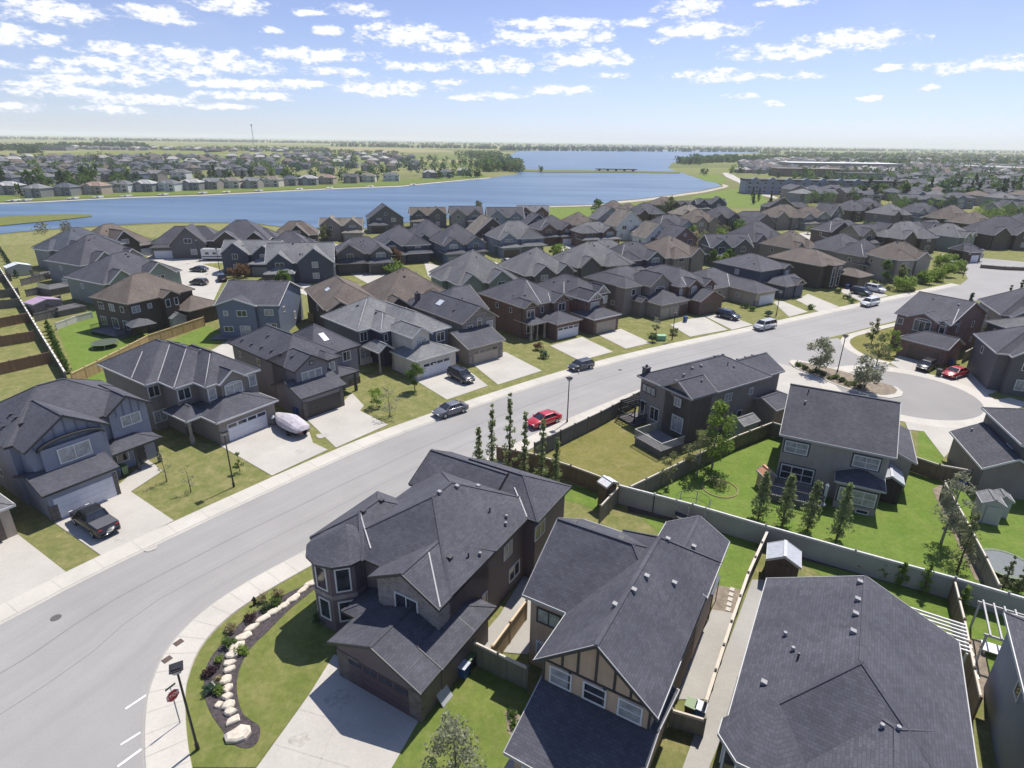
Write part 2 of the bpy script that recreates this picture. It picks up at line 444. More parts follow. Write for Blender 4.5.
mb = MB(); acc = 0
for i in range(90):
    l = (A[i + 1] - A[i]).length; w = 11.0
    mb.face([(A[i].x, A[i].y, .02), (A[i + 1].x, A[i + 1].y, .02), (B[i + 1].x, B[i + 1].y, .02), (B[i].x, B[i].y, .02)][::-1], 0,
            [(acc, 0), (acc + l, 0), (acc + l, w), (acc, w)][::-1]); acc += l
mb.face([(-60, -25, .016), (8, -25, .016), (-5, -4, .016), (-10.5, 5.5, .016), (-15.2, 14, .016), (-18.6, 20.2, .016), (-20.7, 25.0, .016), (-21.7, 28.6, .016), (-21.4, 33, .016), (-30, 40, .016)], 0, [(0, 0)] * 10)
struct('road', mb, ASPH)
# tar seams down the street
TAR = m_plain('tar', (.17, .165, .165), .8)
mb = MB()
for fr, a, b in ((.40, 0, 60), (.66, 4, 46)):
    L = [A[i].lerp(B[i], fr + .006 * sin(i * 1.7)) for i in range(a, b)]
    strip(mb, L, offset(L, .07 if fr < .5 else .045), .026)
struct('road_seam', mb, TAR)

def walkway(name, line, side, w=1.55, skip=()):
    """kerb, kerb face and walk beside a kerb line"""
    o1 = offset(line, side * .18); o2 = offset(line, side * w)
    mb = MB()
    strip(mb, line, o1, .02, .13); strip(mb, o1, o2, .13, .135)
    o3 = offset(line, side * (w + .04)); strip(mb, o2, o3, .135, 0.0)
    # joints across the walk
    acc = 0
    for i in range(len(line) - 1):
        acc += (line[i + 1] - line[i]).length
        if acc > 1.5:
            acc = 0; t = (line[i + 1] - line[i]).normalized() * .02
            a, b = o1[i], o2[i]
            mb.face([(a.x - t.x, a.y - t.y, .1385), (a.x + t.x, a.y + t.y, .1385), (b.x + t.x, b.y + t.y, .1395), (b.x - t.x, b.y - t.y, .1395)], 1)
    a = offset(line, side * .16); b = offset(line, side * .20); strip(mb, a, b, .128, .1375, 1)
    struct(name, mb, [WALK, JOINT])
walkway('sidewalk', resample(far_k, 180), 1, 2.1)
walkway('sidewalk', resample(kerb_k[:90], 150), -1, 2.25)

# side street with its turning circle on the right
cul_c = Vector((55.2, 77.3, 0)); rc = 8.9
circ = [cul_c + Vector((cos(t) * rc, sin(t) * rc, 0)) for t in [2 * pi * k / 48 for k in range(48)]]
CULW = m_asphalt('asphalt_turning_circle', (.26, .252, .243))
cw = MB(); cw.prism([((cul_c.x + (p.x - cul_c.x) * (rc + 2.3) / rc), (cul_c.y + (p.y - cul_c.y) * (rc + 2.3) / rc)) for p in circ], 0, .066); struct('sidewalk', cw, WALK)
sheet('turning_circle', [(p.x, p.y) for p in circ], .072, CULW, world=True)
entry = [(775, 347), (838, 338), (846, 345), (862, 357), (893, 366), (912, 372), (905, 400), (893, 399), (850, 394), (806, 372), (792, 366), (740, 378), (700, 372)]
sheet('road', entry, .024, ASPH)
sheet('road', [(788, 345), (836, 341), (846, 350), (862, 361), (905, 371), (915, 376), (905, 398), (897, 394), (880, 384), (845, 375), (808, 366), (795, 362), (770, 358)], .030, ASPH)
# walk round the grass corner
lw = smooth_line([gp(*p) for p in ((900, 322), (870, 329), (848, 335), (841, 340), (843, 346), (852, 353), (868, 360), (888, 365))], 5)
mb = MB(); o2 = offset(lw, 1.4); strip(mb, lw, o2, .12); strip(mb, lw, offset(lw, -.12), .12, .02)
struct('sidewalk', mb, WALK)
# planted island
isl = [gp(*p) for p in ((789, 363), (791, 360.5), (800, 361), (822, 366), (850, 373.5), (876, 382), (897, 388), (903, 393), (901, 397), (890, 399), (868, 396), (845, 389), (815, 377), (796, 369))]
MULCH = m_plain('bark_mulch', (.075, .055, .045), .95, var=.5, scale=6)
DIRT = m_plain('bare_dirt', (.20, .165, .125), .95, var=.3, scale=2)
cx = sum(p.x for p in isl) / len(isl); cy = sum(p.y for p in isl) / len(isl)
mb = MB(); mb.prism([(p.x, p.y) for p in isl], 0, .14, 0); mb.prism([(cx + (p.x - cx) * .93, cy + (p.y - cy) * .86) for p in isl], .14, .17, 1)
struct('planting_island', mb, [WALK, DIRT])
# cross street at the far end of the main street
sheet('road', [(905, 322), (960, 285), (968, 279), (963, 270), (952, 262), (944, 258), (938, 254), (1024, 262), (1100, 268), (1100, 300), (1010, 292), (985, 298)], .028, ASPH)
# cul-de-sac by the lake on the left
sheet('road', [(165, 253), (190, 257), (196, 262), (222, 270), (225, 276), (214, 300), (206, 318), (196, 318), (186, 292), (165, 276), (152, 262), (146, 255)], .024, CONC)
sheet('road', [(195, 263), (201, 264), (230, 262), (232, 259), (210, 255), (190, 255)], .02, CONC)
sheet('road', [(323, 245), (345, 244), (345, 252), (338, 258), (335, 272), (323, 290), (326, 262)], .02, CONC)
sheet('path', [(758, 187), (764, 186), (766, 190), (768, 194), (778, 198), (776, 199), (763, 196), (759, 192)], .12, CONC)
sheet('road', [(722, 173), (730, 173), (738, 178), (750, 183), (757, 186), (757, 189), (748, 188), (737, 182), (726, 177)], .15, CONC)
# ------------------------------------------------------------------ houses
WHITE = m_plain('white_trim', (.60, .60, .58), .5, var=.05)
GREYT = m_plain('grey_trim', (.36, .36, .36), .5, var=.06)
DARKT = m_plain('dark_trim', (.035, .037, .042), .5, var=.1)
TAN_T = m_plain('tan_trim', (.34, .30, .25), .6, var=.06)
METAL = m_plain('flashing_metal', (.36, .36, .37), .6, metal=.0, var=.08)
BLACK = m_plain('black_metal', (.018, .018, .02), .45, var=.1)
PANE = m_glass('window_glass')
CURT = m_plain('curtained_glass', (.30, .31, .31), .15, var=.35, scale=1.6)
SKYG = m_plain('skylight_glass', (.55, .58, .62), .12, var=.1)
STONE = m_brick('field_stone', (.20, .18, .165), .38, .16, (.30, .28, .26))
STONE_D = m_brick('dark_stone', (.11, .095, .085), .38, .16, (.16, .15, .14))
RF = {}
def rf(k):
    cols = dict(slate=(.076, .079, .098), dark=(.074, .075, .092), grey=(.14, .142, .152), lgrey=(.185, .19, .20), brown=(.135, .112, .098), tan=(.20, .175, .15), rust=(.165, .125, .105), blue=(.075, .085, .11), white=(.36, .36, .36), pink=(.27, .19, .16))
    if k not in RF: RF[k] = m_roof('shingles_' + k, cols[k])
    return RF[k]
WL = {}
def wl(k):
    cols = dict(navy=('s', (0.055, 0.067, 0.100)), blue=('s', (0.128, 0.159, 0.226)), pblue=('s', (.22, .245, .31)), grey=('s', (0.232, 0.232, 0.238)), dgrey=('s', (0.104, 0.104, 0.110)), green=('s', (0.207, 0.244, 0.213)), brown=('s', (0.076, 0.057, 0.046)), taupe=('t', (0.250, 0.220, 0.195)), tan=('t', (0.439, 0.366, 0.293)), brick=('b', (0.140, 0.088, 0.073)), rbrick=('b', (0.189, 0.112, 0.098)), dbrown=('t', (0.067, 0.054, 0.046)), cream=('t', (0.610, 0.561, 0.488)), white=('s', (0.620, 0.620, 0.620)), stone=('b', (0.232, 0.207, 0.189)), mauve=('s', (0.189, 0.177, 0.201)), sand=('t', (0.329, 0.299, 0.262)), peach=('t', (.47, .345, .24)), plum=('s', (0.128, 0.100, 0.107)))
    if k not in WL:
        t, c = cols[k]; WL[k] = {'s': m_siding, 't': m_stucco, 'b': m_brick}[t]('wall_' + k, c)
    return WL[k]
TH = .17
def roofparts(e, z1, kind, p):
    """returns ridge ends (a,b) and rise for eave rectangle e"""
    u0, u1, v0, v1 = e
    if kind[0] == 'v': half = (u1 - u0) / 2; L0, L1 = v0, v1; mid = (u0 + u1) / 2
    else: half = (v1 - v0) / 2; L0, L1 = u0, u1; mid = (v0 + v1) / 2
    rise = half * p
    a = L0 + (half if kind[1] == '1' else 0); b = L1 - (half if kind[2] == '1' else 0)
    if a > b: a = b = (a + b) / 2
    if kind[0] == 'v': return Vector((mid, a, z1 + rise)), Vector((mid, b, z1 + rise)), rise
    return Vector((a, mid, z1 + rise)), Vector((b, mid, z1 + rise)), rise
def roof_height(e, z1, kind, p, u, v):
    u0, u1, v0, v1 = e
    if not (u0 <= u <= u1 and v0 <= v <= v1): return -1
    if kind[0] == 'v': hs = [u - u0, u1 - u]; en = [v - v0 if kind[1] == '1' else 99, v1 - v if kind[2] == '1' else 99]
    else: hs = [v - v0, v1 - v]; en = [u - u0 if kind[1] == '1' else 99, u1 - u if kind[2] == '1' else 99]
    return z1 + p * min(hs + en)
def add_roof(mb, fb, e, z1, kind, p, walls=None, oh=.4):
    u0, u1, v0, v1 = e
    A, B, rise = roofparts(e, z1, kind, p)
    t = Vector((0, 0, TH))
    c = [Vector((u0, v0, z1)), Vector((u1, v0, z1)), Vector((u1, v1, z1)), Vector((u0, v1, z1))]
    if kind[0] == 'v':
        sides = [([c[3], c[0], A, B]), ([c[1], c[2], B, A])]
        ends = [([c[0], c[1], A], kind[1]), ([c[2], c[3], B], kind[2])]
    else:
        sides = [([c[0], c[1], B, A]), ([c[2], c[3], A, B])]
        ends = [([c[3], c[0], A], kind[1]), ([c[1], c[2], B], kind[2])]
    def put(P):
        q = []
        for x in P:
            if not q or (x - q[-1]).length > 1e-4: q.append(x)
        if (q[0] - q[-1]).length < 1e-4: q.pop()
        if len(q) < 3: return
        d = (P[1] - P[0]).normalized(); nrm = d.cross((P[2] - P[1])).normalized(); s = nrm.cross(d)
        off = P[0].x * .37 + P[0].y * .61
        uv = [((x - P[0]).dot(d) + off, (x - P[0]).dot(s)) for x in q]
        mb.face(q, 0, uv)
        mb.face([x - t for x in q][::-1], 1)
    for s in sides: put(s)
    for s, k in ends:
        if k == '1': put(s)
    # fascia / gutter
    def fas(p_, q_, w=.05):
        m = Vector((0, 0, -TH / 2)); fb.beam(p_ + m, q_ + m, w, TH + .03)
    for s in sides: fas(s[0], s[1])
    for s, k in ends:
        if k == '1': fas(s[0], s[1])
        else: fas(s[0], s[2]); fas(s[1], s[2])
    # ridge caps
    if (A - B).length > .1: mb.beam(A + Vector((0, 0, .01)), B + Vector((0, 0, .01)), .24, .018, 2)
    for s, k in ends:
        if k == '1':
            for q in (s[0], s[1]): mb.beam(q + Vector((0, 0, .012)), s[2] + Vector((0, 0, .012)), .20, .016, 2)
def add_walls(wb, e, z0, z1, kind, p, oh=.4, mat=0, gm=None):
    u0, u1, v0, v1 = e[0] + oh, e[1] - oh, e[2] + oh, e[3] - oh
    zt = z1 - TH + oh * p
    wb.box(u0, u1, v0, v1, z0, zt, mat)
    A, B, rise = roofparts(e, z1, kind, p)
    gm = mat if gm is None else gm
    zr = z1 + rise - TH
    if kind[0] == 'v':
        m = (u0 + u1) / 2
        if kind[1] == '0': wb.face([(u0, v0, zt), (u1, v0, zt), (m, v0, zr)], gm)
        if kind[2] == '0': wb.face([(u1, v1, zt), (u0, v1, zt), (m, v1, zr)], gm)
    else:
        m = (v0 + v1) / 2
        if kind[1] == '0': wb.face([(u0, v1, zt), (u0, v0, zt), (u0, m, zr)], gm)
        if kind[2] == '0': wb.face([(u1, v0, zt), (u1, v1, zt), (u1, m, zr)], gm)

FACE = {'f': (0, (0, -1)), 'b': (pi, (0, 1)), 'r': (pi / 2, (1, 0)), 'l': (-pi / 2, (-1, 0))}
CACHE = {}
def win_meshes(w, h, style, trim, glass, fw=None):
    key = (round(w, 2), round(h, 2), style, trim.name, glass.name)
    if key in CACHE: return CACHE[key]
    f = MB(); t = fw or (.1 if w > .7 else .08); d = .07
    # local: x across, y = outwards is -y, z up, origin centre bottom
    x0, x1 = -w / 2, w / 2
    f.box(x0, x1, -d, .02, 0, t); f.box(x0, x1, -d, .02, h - t, h)
    f.box(x0, x0 + t, -d + .003, .02, t, h - t); f.box(x1 - t, x1, -d + .003, .02, t, h - t)
    n = {'1': 1, '2': 2, '3': 3, '4': 4}.get(style[0], 1)
    for k in range(1, n):
        x = x0 + w * k / n; f.box(x - .035, x + .035, -d + .006, .01, t, h - t)
    if 'h' in style: f.box(x0 + t, x1 - t, -d + .009, .01, h * .5 - .03, h * .5 + .03)
    if 'g' in style:   # small upper lights
        f.box(x0 + t, x1 - t, -d + .009, .01, h * .7 - .02, h * .7 + .02)
        for k in range(1, n * 2): x = x0 + w * k / (n * 2); f.box(x - .015, x + .015, -d + .012, .005, h * .7, h - t)
    if 'a' in style:   # arched head
        K = 8
        for k in range(K):
            a0, a1 = pi * k / K, pi * (k + 1) / K
            f.beam((x1 * .96 * cos(a0), -d / 2, h - t / 2 + h * .22 * sin(a0)), (x1 * .96 * cos(a1), -d / 2, h - t / 2 + h * .22 * sin(a1)), t, d + .02, up=(0, 1, 0))
    g = MB(); g.box(x0 + t * .6, x1 - t * .6, -.03, .01, t * .6, h - t * .6)
    if 'a' in style:
        g.face([(x1 * .93 * cos(pi * k / 8), -.028, h - t + h * .22 * sin(pi * k / 8)) for k in range(9)][::-1])
    r = (f.mesh('window', [trim]), g.mesh('pane', [glass])); CACHE[key] = r; return r
def put_on(name, me, parent, face, pos, plane, z):
    """place mesh on a wall face; pos along the wall, plane = wall coordinate"""
    rz = FACE[face][0]
    loc = (pos, plane, z) if face in 'fb' else (plane, pos, z)
    return link(name, me, parent, loc, rz)
def window(parent, face, pos, plane, z, w, h, style='2', trim=None, glass=None):
    if glass is None and (int(pos * 37 + z * 11 + plane * 5) % 5) < 2: glass = CURT
    a, b = win_meshes(w, h, style, trim or WHITE, glass or PANE)
    o = put_on('window', a, parent, face, pos, plane, z)
    link('pane', b, o); return o
def gdoor_mesh(w, h, col, lights):
    key = ('gd', w, h, col.name, lights)
    if key in CACHE: return CACHE[key]
    f = MB(); f.box(-w / 2, w / 2, -.03, .05, 0, h)
    nr = 4
    for r_ in range(nr):
        z0 = h * r_ / nr + .04; z1 = h * (r_ + 1) / nr - .04
        nc = max(4, int(w / .6))
        if r_ == nr - 1 and lights: continue
        for k in range(nc):
            a = -w / 2 + w * k / nc + .05; b = -w / 2 + w * (k + 1) / nc - .05
            f.box(a, b, -.05, -.02, z0, z1)
    d = f.mesh('garage_door', [col])
    g = None
    if lights:
        gm = MB(); nc = 4 if w > 3 else 2
        for k in range(nc):
            a = -w / 2 + w * k / nc + .1; b = -w / 2 + w * (k + 1) / nc - .1
            gm.box(a, b, -.045, -.02, h * .77, h * .95)
        g = gm.mesh('door_light', [PANE])
    CACHE[key] = (d, g); return d, g
GD = {}
def gd(k):
    cols = dict(white=(.60, .61, .66), tan=(.33, .29, .235), dark=(.035, .032, .034), brown=(.10, .075, .06), navy=(.05, .055, .075), plum=(.075, .05, .055), grey=(.26, .26, .26))
    if k not in GD: GD[k] = m_plain('garage_door_' + k, cols[k], .5, var=.06, scale=.8)
    return GD[k]
def garage_door(parent, face, pos, plane, w, h, col, lights=True, z=.05):
    d, g = gdoor_mesh(w, h, gd(col), lights)
    o = put_on('garage_door', d, parent, face, pos, plane, z)
    if g: link('door_light', g, o)
    return o
def door_mesh(col):
    key = ('door', col.name)
    if key in CACHE: return CACHE[key]
    f = MB(); f.box(-.5, .5, -.03, .05, 0, 2.1); f.box(-.35, -.04, -.05, 0, 1.1, 1.9); f.box(.04, .35, -.05, 0, 1.1, 1.9); f.box(-.35, .35, -.045, 0, .2, .9)
    h = MB(); h.box(.36, .42, -.11, -.03, .95, 1.08)
    CACHE[key] = (f.mesh('door', [col]), h.mesh('handle', [METAL])); return CACHE[key]
def front_door(parent, face, pos, plane, z=.25, col=None):
    a, b = door_mesh(col or DARKT); o = put_on('door', a, parent, face, pos, plane, z); link('handle', b, o); return o
def vent_mesh(kind):
    if ('vent', kind) in CACHE: return CACHE[('vent', kind)]
    m = MB()
    if kind == 'box': m.box(-.14, .14, -.14, .14, -.1, .12); m.box(-.18, .18, -.18, .18, .12, .15)
    elif kind == 'pipe': m.tube([(0, 0, -.1), (0, 0, .38)], .06, 8)
    elif kind == 'cap': m.tube([(0, 0, -.1), (0, 0, .17)], .07, 8); m.tube([(0, 0, .17), (0, 0, .25)], [.13, .1], 8)
    elif kind == 'hood': m.box(-.12, .12, -.12, .12, -.05, .18); m.beam((-.13, 0, .19), (.16, 0, .15), .27, .04)
    me = m.mesh('roof_vent', [DARKV if kind in ('box', 'pipe') else VW]); CACHE[('vent', kind)] = me; return me
DARKV = m_plain('vent_dark', (.05, .05, .055), .5)
VW = m_plain('vent_grey', (.24, .24, .255), .6)
def vent(roof, H, u, v, kind='box', light=False):
    z = H(u, v)
    if z < 0: return
    me = vent_mesh(kind)
    o = link('roof_vent', me, roof, (u, v, z))
    return o

def flash(mbf, H, a, b, w=.09):
    n = 10; P = []
    for k in range(n + 1):
        u = a[0] + (b[0] - a[0]) * k / n; v = a[1] + (b[1] - a[1]) * k / n
        P.append(Vector((u, v, H(u, v) + .035)))
    for p, q in zip(P, P[1:]): mbf.beam(p, q, w, .03)

def house(label, org, head, masses, roof='slate', wall='taupe', trim=None, windows=(), gdoors=(), doors=(), vents=(), flashes=(), posts=(), extra=None, soffit=None, name='house', cat='house', group=None, skylights=(), chimney=None, base=None, z=0.0):
    """masses: (e, z0, z1, kind, pitch[, opts]); opts: wall key or 'open'; coordinates in metres in the house's own frame"""
    o = empty(name, (org[0], org[1], z), radians(head), label, cat, group or None)
    trim = trim or WHITE
    rb, fb = MB(), MB(); wbs = {}
    for ms in masses:
        e, z0, z1, kind, p = ms[:5]; opt = ms[5] if len(ms) > 5 else {}
        oh = opt.get('oh', .4)
        if opt.get('roof', True): add_roof(rb, fb, e, z1, kind, p, oh=oh)
        if not opt.get('open'):
            wk = opt.get('wall', wall)
            wb = wbs.setdefault(wk, MB())
            add_walls(wb, e, z0, z1, kind, p, oh)
            gk = opt.get('gable')
    def H(u, v):
        best = -1
        for ms in masses:
            if len(ms) > 5 and ms[5].get('roof', True) is False: continue
            best = max(best, roof_height(ms[0], ms[2], ms[3], ms[4], u, v))
        return best
    rmat = rf(roof)
    cap = rmat
    ro = rb.build('roof', [rmat, soffit or trim, cap], o)
    fb.build('gutter', [trim], o)
    for k, (wk, wb) in enumerate(wbs.items()): wb.build('wall', [wl(wk)], o)
    if base:
        for (u0, u1, v0, v1, z0, z1) in base[1]:
            bb = MB(); bb.box(u0, u1, v0, v1, z0, z1); bb.build('stone_facing', [base[0]], o)
    for w in windows: window(o, *w)
    for g in gdoors: garage_door(o, *g)
    for d in doors: front_door(o, *d)
    for vv in vents: vent(ro, H, *vv)
    if flashes:
        for a, b in flashes:
            f = MB(); flash(f, H, a, b); f.build('valley_flashing', [METAL], ro)
    for (u, v, zt, w) in posts:
        pm = MB(); pm.box(u - w, u + w, v - w, v + w, 0, .9); pm.box(u - w * .6, u + w * .6, v - w * .6, v + w * .6, .9, zt + .25)
        pm.build('porch_post', [trim if trim is not WHITE else TAN_T], o)
    for (u, v, su, sv) in skylights:
        s = MB(); P = [Vector((u + a * su / 2, v + b * sv / 2, H(u + a * su / 2, v + b * sv / 2) + .1)) for a, b in ((-1, -1), (1, -1), (1, 1), (-1, 1))]
        s.face(P); Q = [x - Vector((0, 0, .2)) for x in P]
        for k in range(4): s.face([Q[k], Q[(k + 1) % 4], P[(k + 1) % 4], P[k]])
        s.build('skylight', [SKYG], ro)
    if chimney:
        u, v, w, h = chimney; c = MB(); zz = H(u, v)
        c.box(u - w, u + w, v - w, v + w, zz - 1.2, zz + h); c.box(u - w - .06, u + w + .06, v - w - .06, v + w + .06, zz + h, zz + h + .1); c.tube([(u, v, zz + h + .1), (u, v, zz + h + .4)], .14, 8)
        c.build('chimney', [chimney_mat], ro)
    o['_H'] = 0; del o['_H']
    return o, H
chimney_mat = m_plain('chimney_metal', (.06, .062, .07), .6)
def timbers(parent, pts, y, w=.14, mat=None, d=.05):
    """flat boards on a gable in the plane v=y: list of ((u,z),(u,z))"""
    t = MB()
    for a, b in pts: t.beam((a[0], y - d / 2, a[1]), (b[0], y - d / 2, b[1]), d, w)
    return t.build('gable_trim', [mat or WHITE], parent)
# ------------------------------------------------------------------ the houses nearest the camera
def hd(px, py, z): q = gp(px, py, z); return (q.x, q.y)

# A: corner house with the round turret
oA = hd(327, 642, 3.0)
A_m = [((-4.0, 6.2, 4.6, 17.0), 0, 5.8, 'v11', .56),
       ((.5, 6.2, 3.4, 10), 0, 5.8, 'v01', .52, dict(wall='stone')),
       ((-1.0, 7.1, 14.4, 20.3), 0, 5.8, 'u01', .56),
       ((-4.6, 3, 13.7, 19.9), 0, 5.75, 'u00', .56),
       ((-5.9, -.9, 4.4, 11.4), 0, 5.8, 'v11', .60),
       ((0, 7.35, 0, 5.5), 0, 3.0, 'v00', .42, dict(wall='plum')),
       ((3.6, 7.4, 2.0, 8.05), 0, 3.0, 'v01', .42),
       ((-1.2, 2.5, 2.4, 6), 0, 3.0, 'v11', .42, dict(open=True))]
A_w = [('f', 3.3, 3.8, 3.9, 1.9, 1.35, '2', WHITE), ('r', 12.2, 5.8, 3.6, 1.2, 1.3, '2', WHITE), ('r', 15.5, 6.7, 3.7, 1.6, 1.3, '2', WHITE),
       ('r', 9.0, 5.8, 1.1, .7, 1.6, '1', WHITE), ('r', 13.2, 5.8, 1.0, 1.6, 1.3, '2', WHITE), ('l', 16.2, -4.2, 1.0, 1.6, 1.4, '2', WHITE), ('l', 17.0, -4.2, 3.9, 1.4, 1.2, '2', WHITE), ('l', 8.5, -5.5, 1.0, 1.6, 1.5, '2', WHITE)]
hA, HA = house('large dark brown corner house with a round turret beside the curved bed of boulders', oA, -30, A_m, 'slate', 'plum', DARKT, A_w,
    gdoors=[('f', 3.7, .4, 4.9, 2.1, 'plum', True, .06)], doors=[('f', -.2, 5.0, .2)],
    vents=[(2.2, 13.8, 'hood'), (1.6, 11.9, 'hood'), (1.2, 10.3, 'hood'), (4.2, 12.3, 'pipe'), (5.2, 13.0, 'cap'), (5.5, 12.4, 'cap'), (4.6, 6.8, 'box'), (5.3, 7.9, 'pipe'), (5.7, 8.7, 'cap'), (-3.3, 7.2, 'box'), (-3.3, 5.6, 'box'), (3.5, 17.6, 'box'), (-3.2, 9.0, 'box')],
    flashes=[((-.95, 5.3), (-3.3, 6.9)), ((6.1, 14.5), (4.0, 16.2)), ((6.15, 3.6), (3.5, 6.0))],
    base=(STONE_D, [(.34, 2.2, .36, .8, 0, 2.3), (6.1, 7.0, .36, .8, 0, 2.3)]))
# turret: eight sided tower, cone roof, tall windows
TU = MB(); tc_, tr_ = (-3.35, 4.9), 2.15
oct_ = [(tc_[0] + tr_ * cos(pi / 8 + k * pi / 4), tc_[1] + tr_ * sin(pi / 8 + k * pi / 4)) for k in range(8)]
TU.prism(oct_, 0, 5.72)
TU.build('turret_wall', [wl('plum')], hA)
CR = MB(); K = 12; rr_ = 2.42; ap = Vector((tc_[0] + .1, tc_[1] + .5, 7.3))
for k in range(K):
    a0, a1 = 2 * pi * k / K, 2 * pi * (k + 1) / K
    p0 = Vector((tc_[0] + rr_ * cos(a0), tc_[1] + rr_ * sin(a0), 5.8)); p1 = Vector((tc_[0] + rr_ * cos(a1), tc_[1] + rr_ * sin(a1), 5.8))
    w = (p1 - p0).length; CR.face([p0, p1, ap], 0, [(k * w, 0), (k * w + w, 0), (k * w + w / 2, 3.0)])
    CR.face([p0, Vector((p0.x, p0.y, 5.62)), Vector((p1.x, p1.y, 5.62)), p1], 1)
CR.face([(tc_[0] + rr_ * cos(-2 * pi * k / K), tc_[1] + rr_ * sin(-2 * pi * k / K), 5.62) for k in range(K)], 1)
CR.build('turret_roof', [rf('slate'), DARKT], hA)
for k in (3, 4, 5, 6):
    a = pi / 8 + k * pi / 4 + pi / 8; ap_r = tr_ * cos(pi / 8)
    for z, h in ((.9, 1.75), (3.45, 1.95)):
        f, g = win_meshes(1.05, h, '1', WHITE, PANE)
        o = link('window', f, hA, (tc_[0] + ap_r * cos(a), tc_[1] + ap_r * sin(a), z), a + pi / 2); link('pane', g, o)
band = MB()
for k in range(8):
    p, q = oct_[k], oct_[(k + 1) % 8]; band.beam((p[0], p[1], 3.05), (q[0], q[1], 3.05), .1, .35)
band.build('turret_band', [wl('stone')], hA)

# B: tudor gable house in the middle
oB = hd(490 + 120 / 2.763, 490 + 470 / 2.763, 5.8)
B_m = [((0, 6.95, 0, 13.8), 0, 5.8, 'v01', .84, dict(wall='peach')),
       ((-3.0, 6.95, 4.1, 13.5), 0, 5.8, 'u01', .62, dict(wall='peach')),
       ((2.4, 7.0, 9.8, 16.4), 0, 5.8, 'v00', .6, dict(wall='peach')),
       ((.3, 7.0, -3.6, 4.8), 0, 3.0, 'u00', .32, dict(wall='peach'))]
B_w = [('f', .4 + x, .4, 4.35, 1.35, 1.25, '1h', WHITE) for x in (1.1, 3.08, 5.05)] + \
      [('f', -1.3, 4.5, 3.8, 1.7, 1.2, '2', DARKT), ('f', -1.3, 4.5, 1.0, 1.6, 1.3, '2', WHITE), ('r', 12.5, 6.6, 3.8, 1.1, 1.1, '1', WHITE), ('r', 8.5, 6.55, 3.9, .8, 1.0, '1', WHITE)]
hB, HB = house('house with tan half-timbered gable and three white windows above a dark lower roof', oB, -30, B_m, 'slate', 'peach', GREYT, B_w,
    gdoors=[('f', 3.6, -3.2, 4.9, 2.1, 'white', True, .06)],
    vents=[(3.9, 6.6, 'hood'), (3.7, 4.9, 'hood'), (3.2, 3.3, 'hood'), (5.2, 8.2, 'hood'), (1.4, 9.0, 'box'), (-.6, 9.2, 'box'), (-2.0, 9.4, 'box'), (5.2, 12.9, 'hood'), (3.9, 10.8, 'hood')],
    flashes=[], soffit=DARKT)
zt = 5.8 - TH + .4 * .84
tt = [((.42, 4.22), (6.53, 4.22)), ((.42, 5.78), (6.53, 5.78)), ((.47, 4.2), (.47, 5.9)), ((6.48, 4.2), (6.48, 5.9))]
for u in (2.02, 4.0): tt.append(((u, 4.2), (u, 5.8)))
for u in (1.55, 2.45, 3.475, 4.5, 5.4):
    top = 5.8 - TH + min(u, 6.95 - u) * .84 - .1; tt.append(((u, 5.8), (u, top)))
timbers(hB, tt, .4, .13, DARKT)
rk = [((.0, 5.72), (3.475, 8.62)), ((6.95, 5.72), (3.475, 8.62))]
timbers(hB, rk, -.01, .16, DARKT)

# C: the broad hip roof at the bottom
oC = hd(724, 480 + 665 / 2.667, 5.8)
C_m = [((0, 10.4, 0, 12.6), 0, 5.8, 'v10', .47, dict(wall='pblue')),
       ((3.5, 10.2, -4.5, 6), 0, 5.8, 'v11', .50, dict(wall='pblue'))]
C_w = [('f', 3.0, 0, 3.7, 1.2, 1.4, '1', WHITE)]
hC, HC = house('wide slate hip-roofed house filling the lower right with a bay window at its front', oC, -30, C_m, 'slate', 'pblue', GREYT, [],
    vents=[(4.9, 11.9, 'hood'), (4.85, 10.2, 'hood'), (4.8, 8.9, 'hood'), (4.75, 7.4, 'hood'), (1.7, 7.0, 'cap'), (2.2, 5.8, 'cap'), (2.5, 5.2, 'pipe'), (1.2, 3.2, 'hood'), (6.3, 2.6, 'cap'), (6.9, 2.6, 'cap')], soffit=WHITE)
# front bay, five sided with a hip cap
bay = MB(); bp = [(.15, .5), (.15, -.2), (1.0, -1.0), (2.5, -1.0), (3.35, -.2), (3.35, .5)]
bay.prism(bp[::-1] if False else bp, 0, 5.7); bay.build('bay_wall', [wl('pblue')], hC)
br_ = MB(); cp = [(-.2, .6), (-.2, -.35), (.85, -1.4), (2.65, -1.4), (3.7, -.35), (3.7, .6)]
ap1 = Vector((1.75, 2.2, 6.95))
for a, b in zip(cp, cp[1:]):
    P = [Vector((a[0], a[1], 5.8)), Vector((b[0], b[1], 5.8)), ap1]; w = (P[1] - P[0]).length
    br_.face(P, 0, [(0, 0), (w, 0), (w / 2, 3)]); br_.beam(P[0] - Vector((0, 0, .09)), P[1] - Vector((0, 0, .09)), .05, .2, 1)
br_.face([(a[0], a[1], 5.63) for a in cp][::-1], 1)
br_.build('bay_roof', [rf('slate'), GREYT], hC)
for (a, b) in zip(bp, bp[1:]):
    mx, my = (a[0] + b[0]) / 2, (a[1] + b[1]) / 2; L = hypot(b[0] - a[0], b[1] - a[1])
    if L < .6: continue
    ang = atan2(b[1] - a[1], b[0] - a[0])
    for z in (1.0, 3.7):
        f, g = win_meshes(round(L * .8, 2), 1.6, '1', WHITE, PANE); o = link('window', f, hC, (mx, my, z), ang); link('pane', g, o)
window(hC, 'f', 3.9, .4, 3.7, .9, 1.4, '1', WHITE)

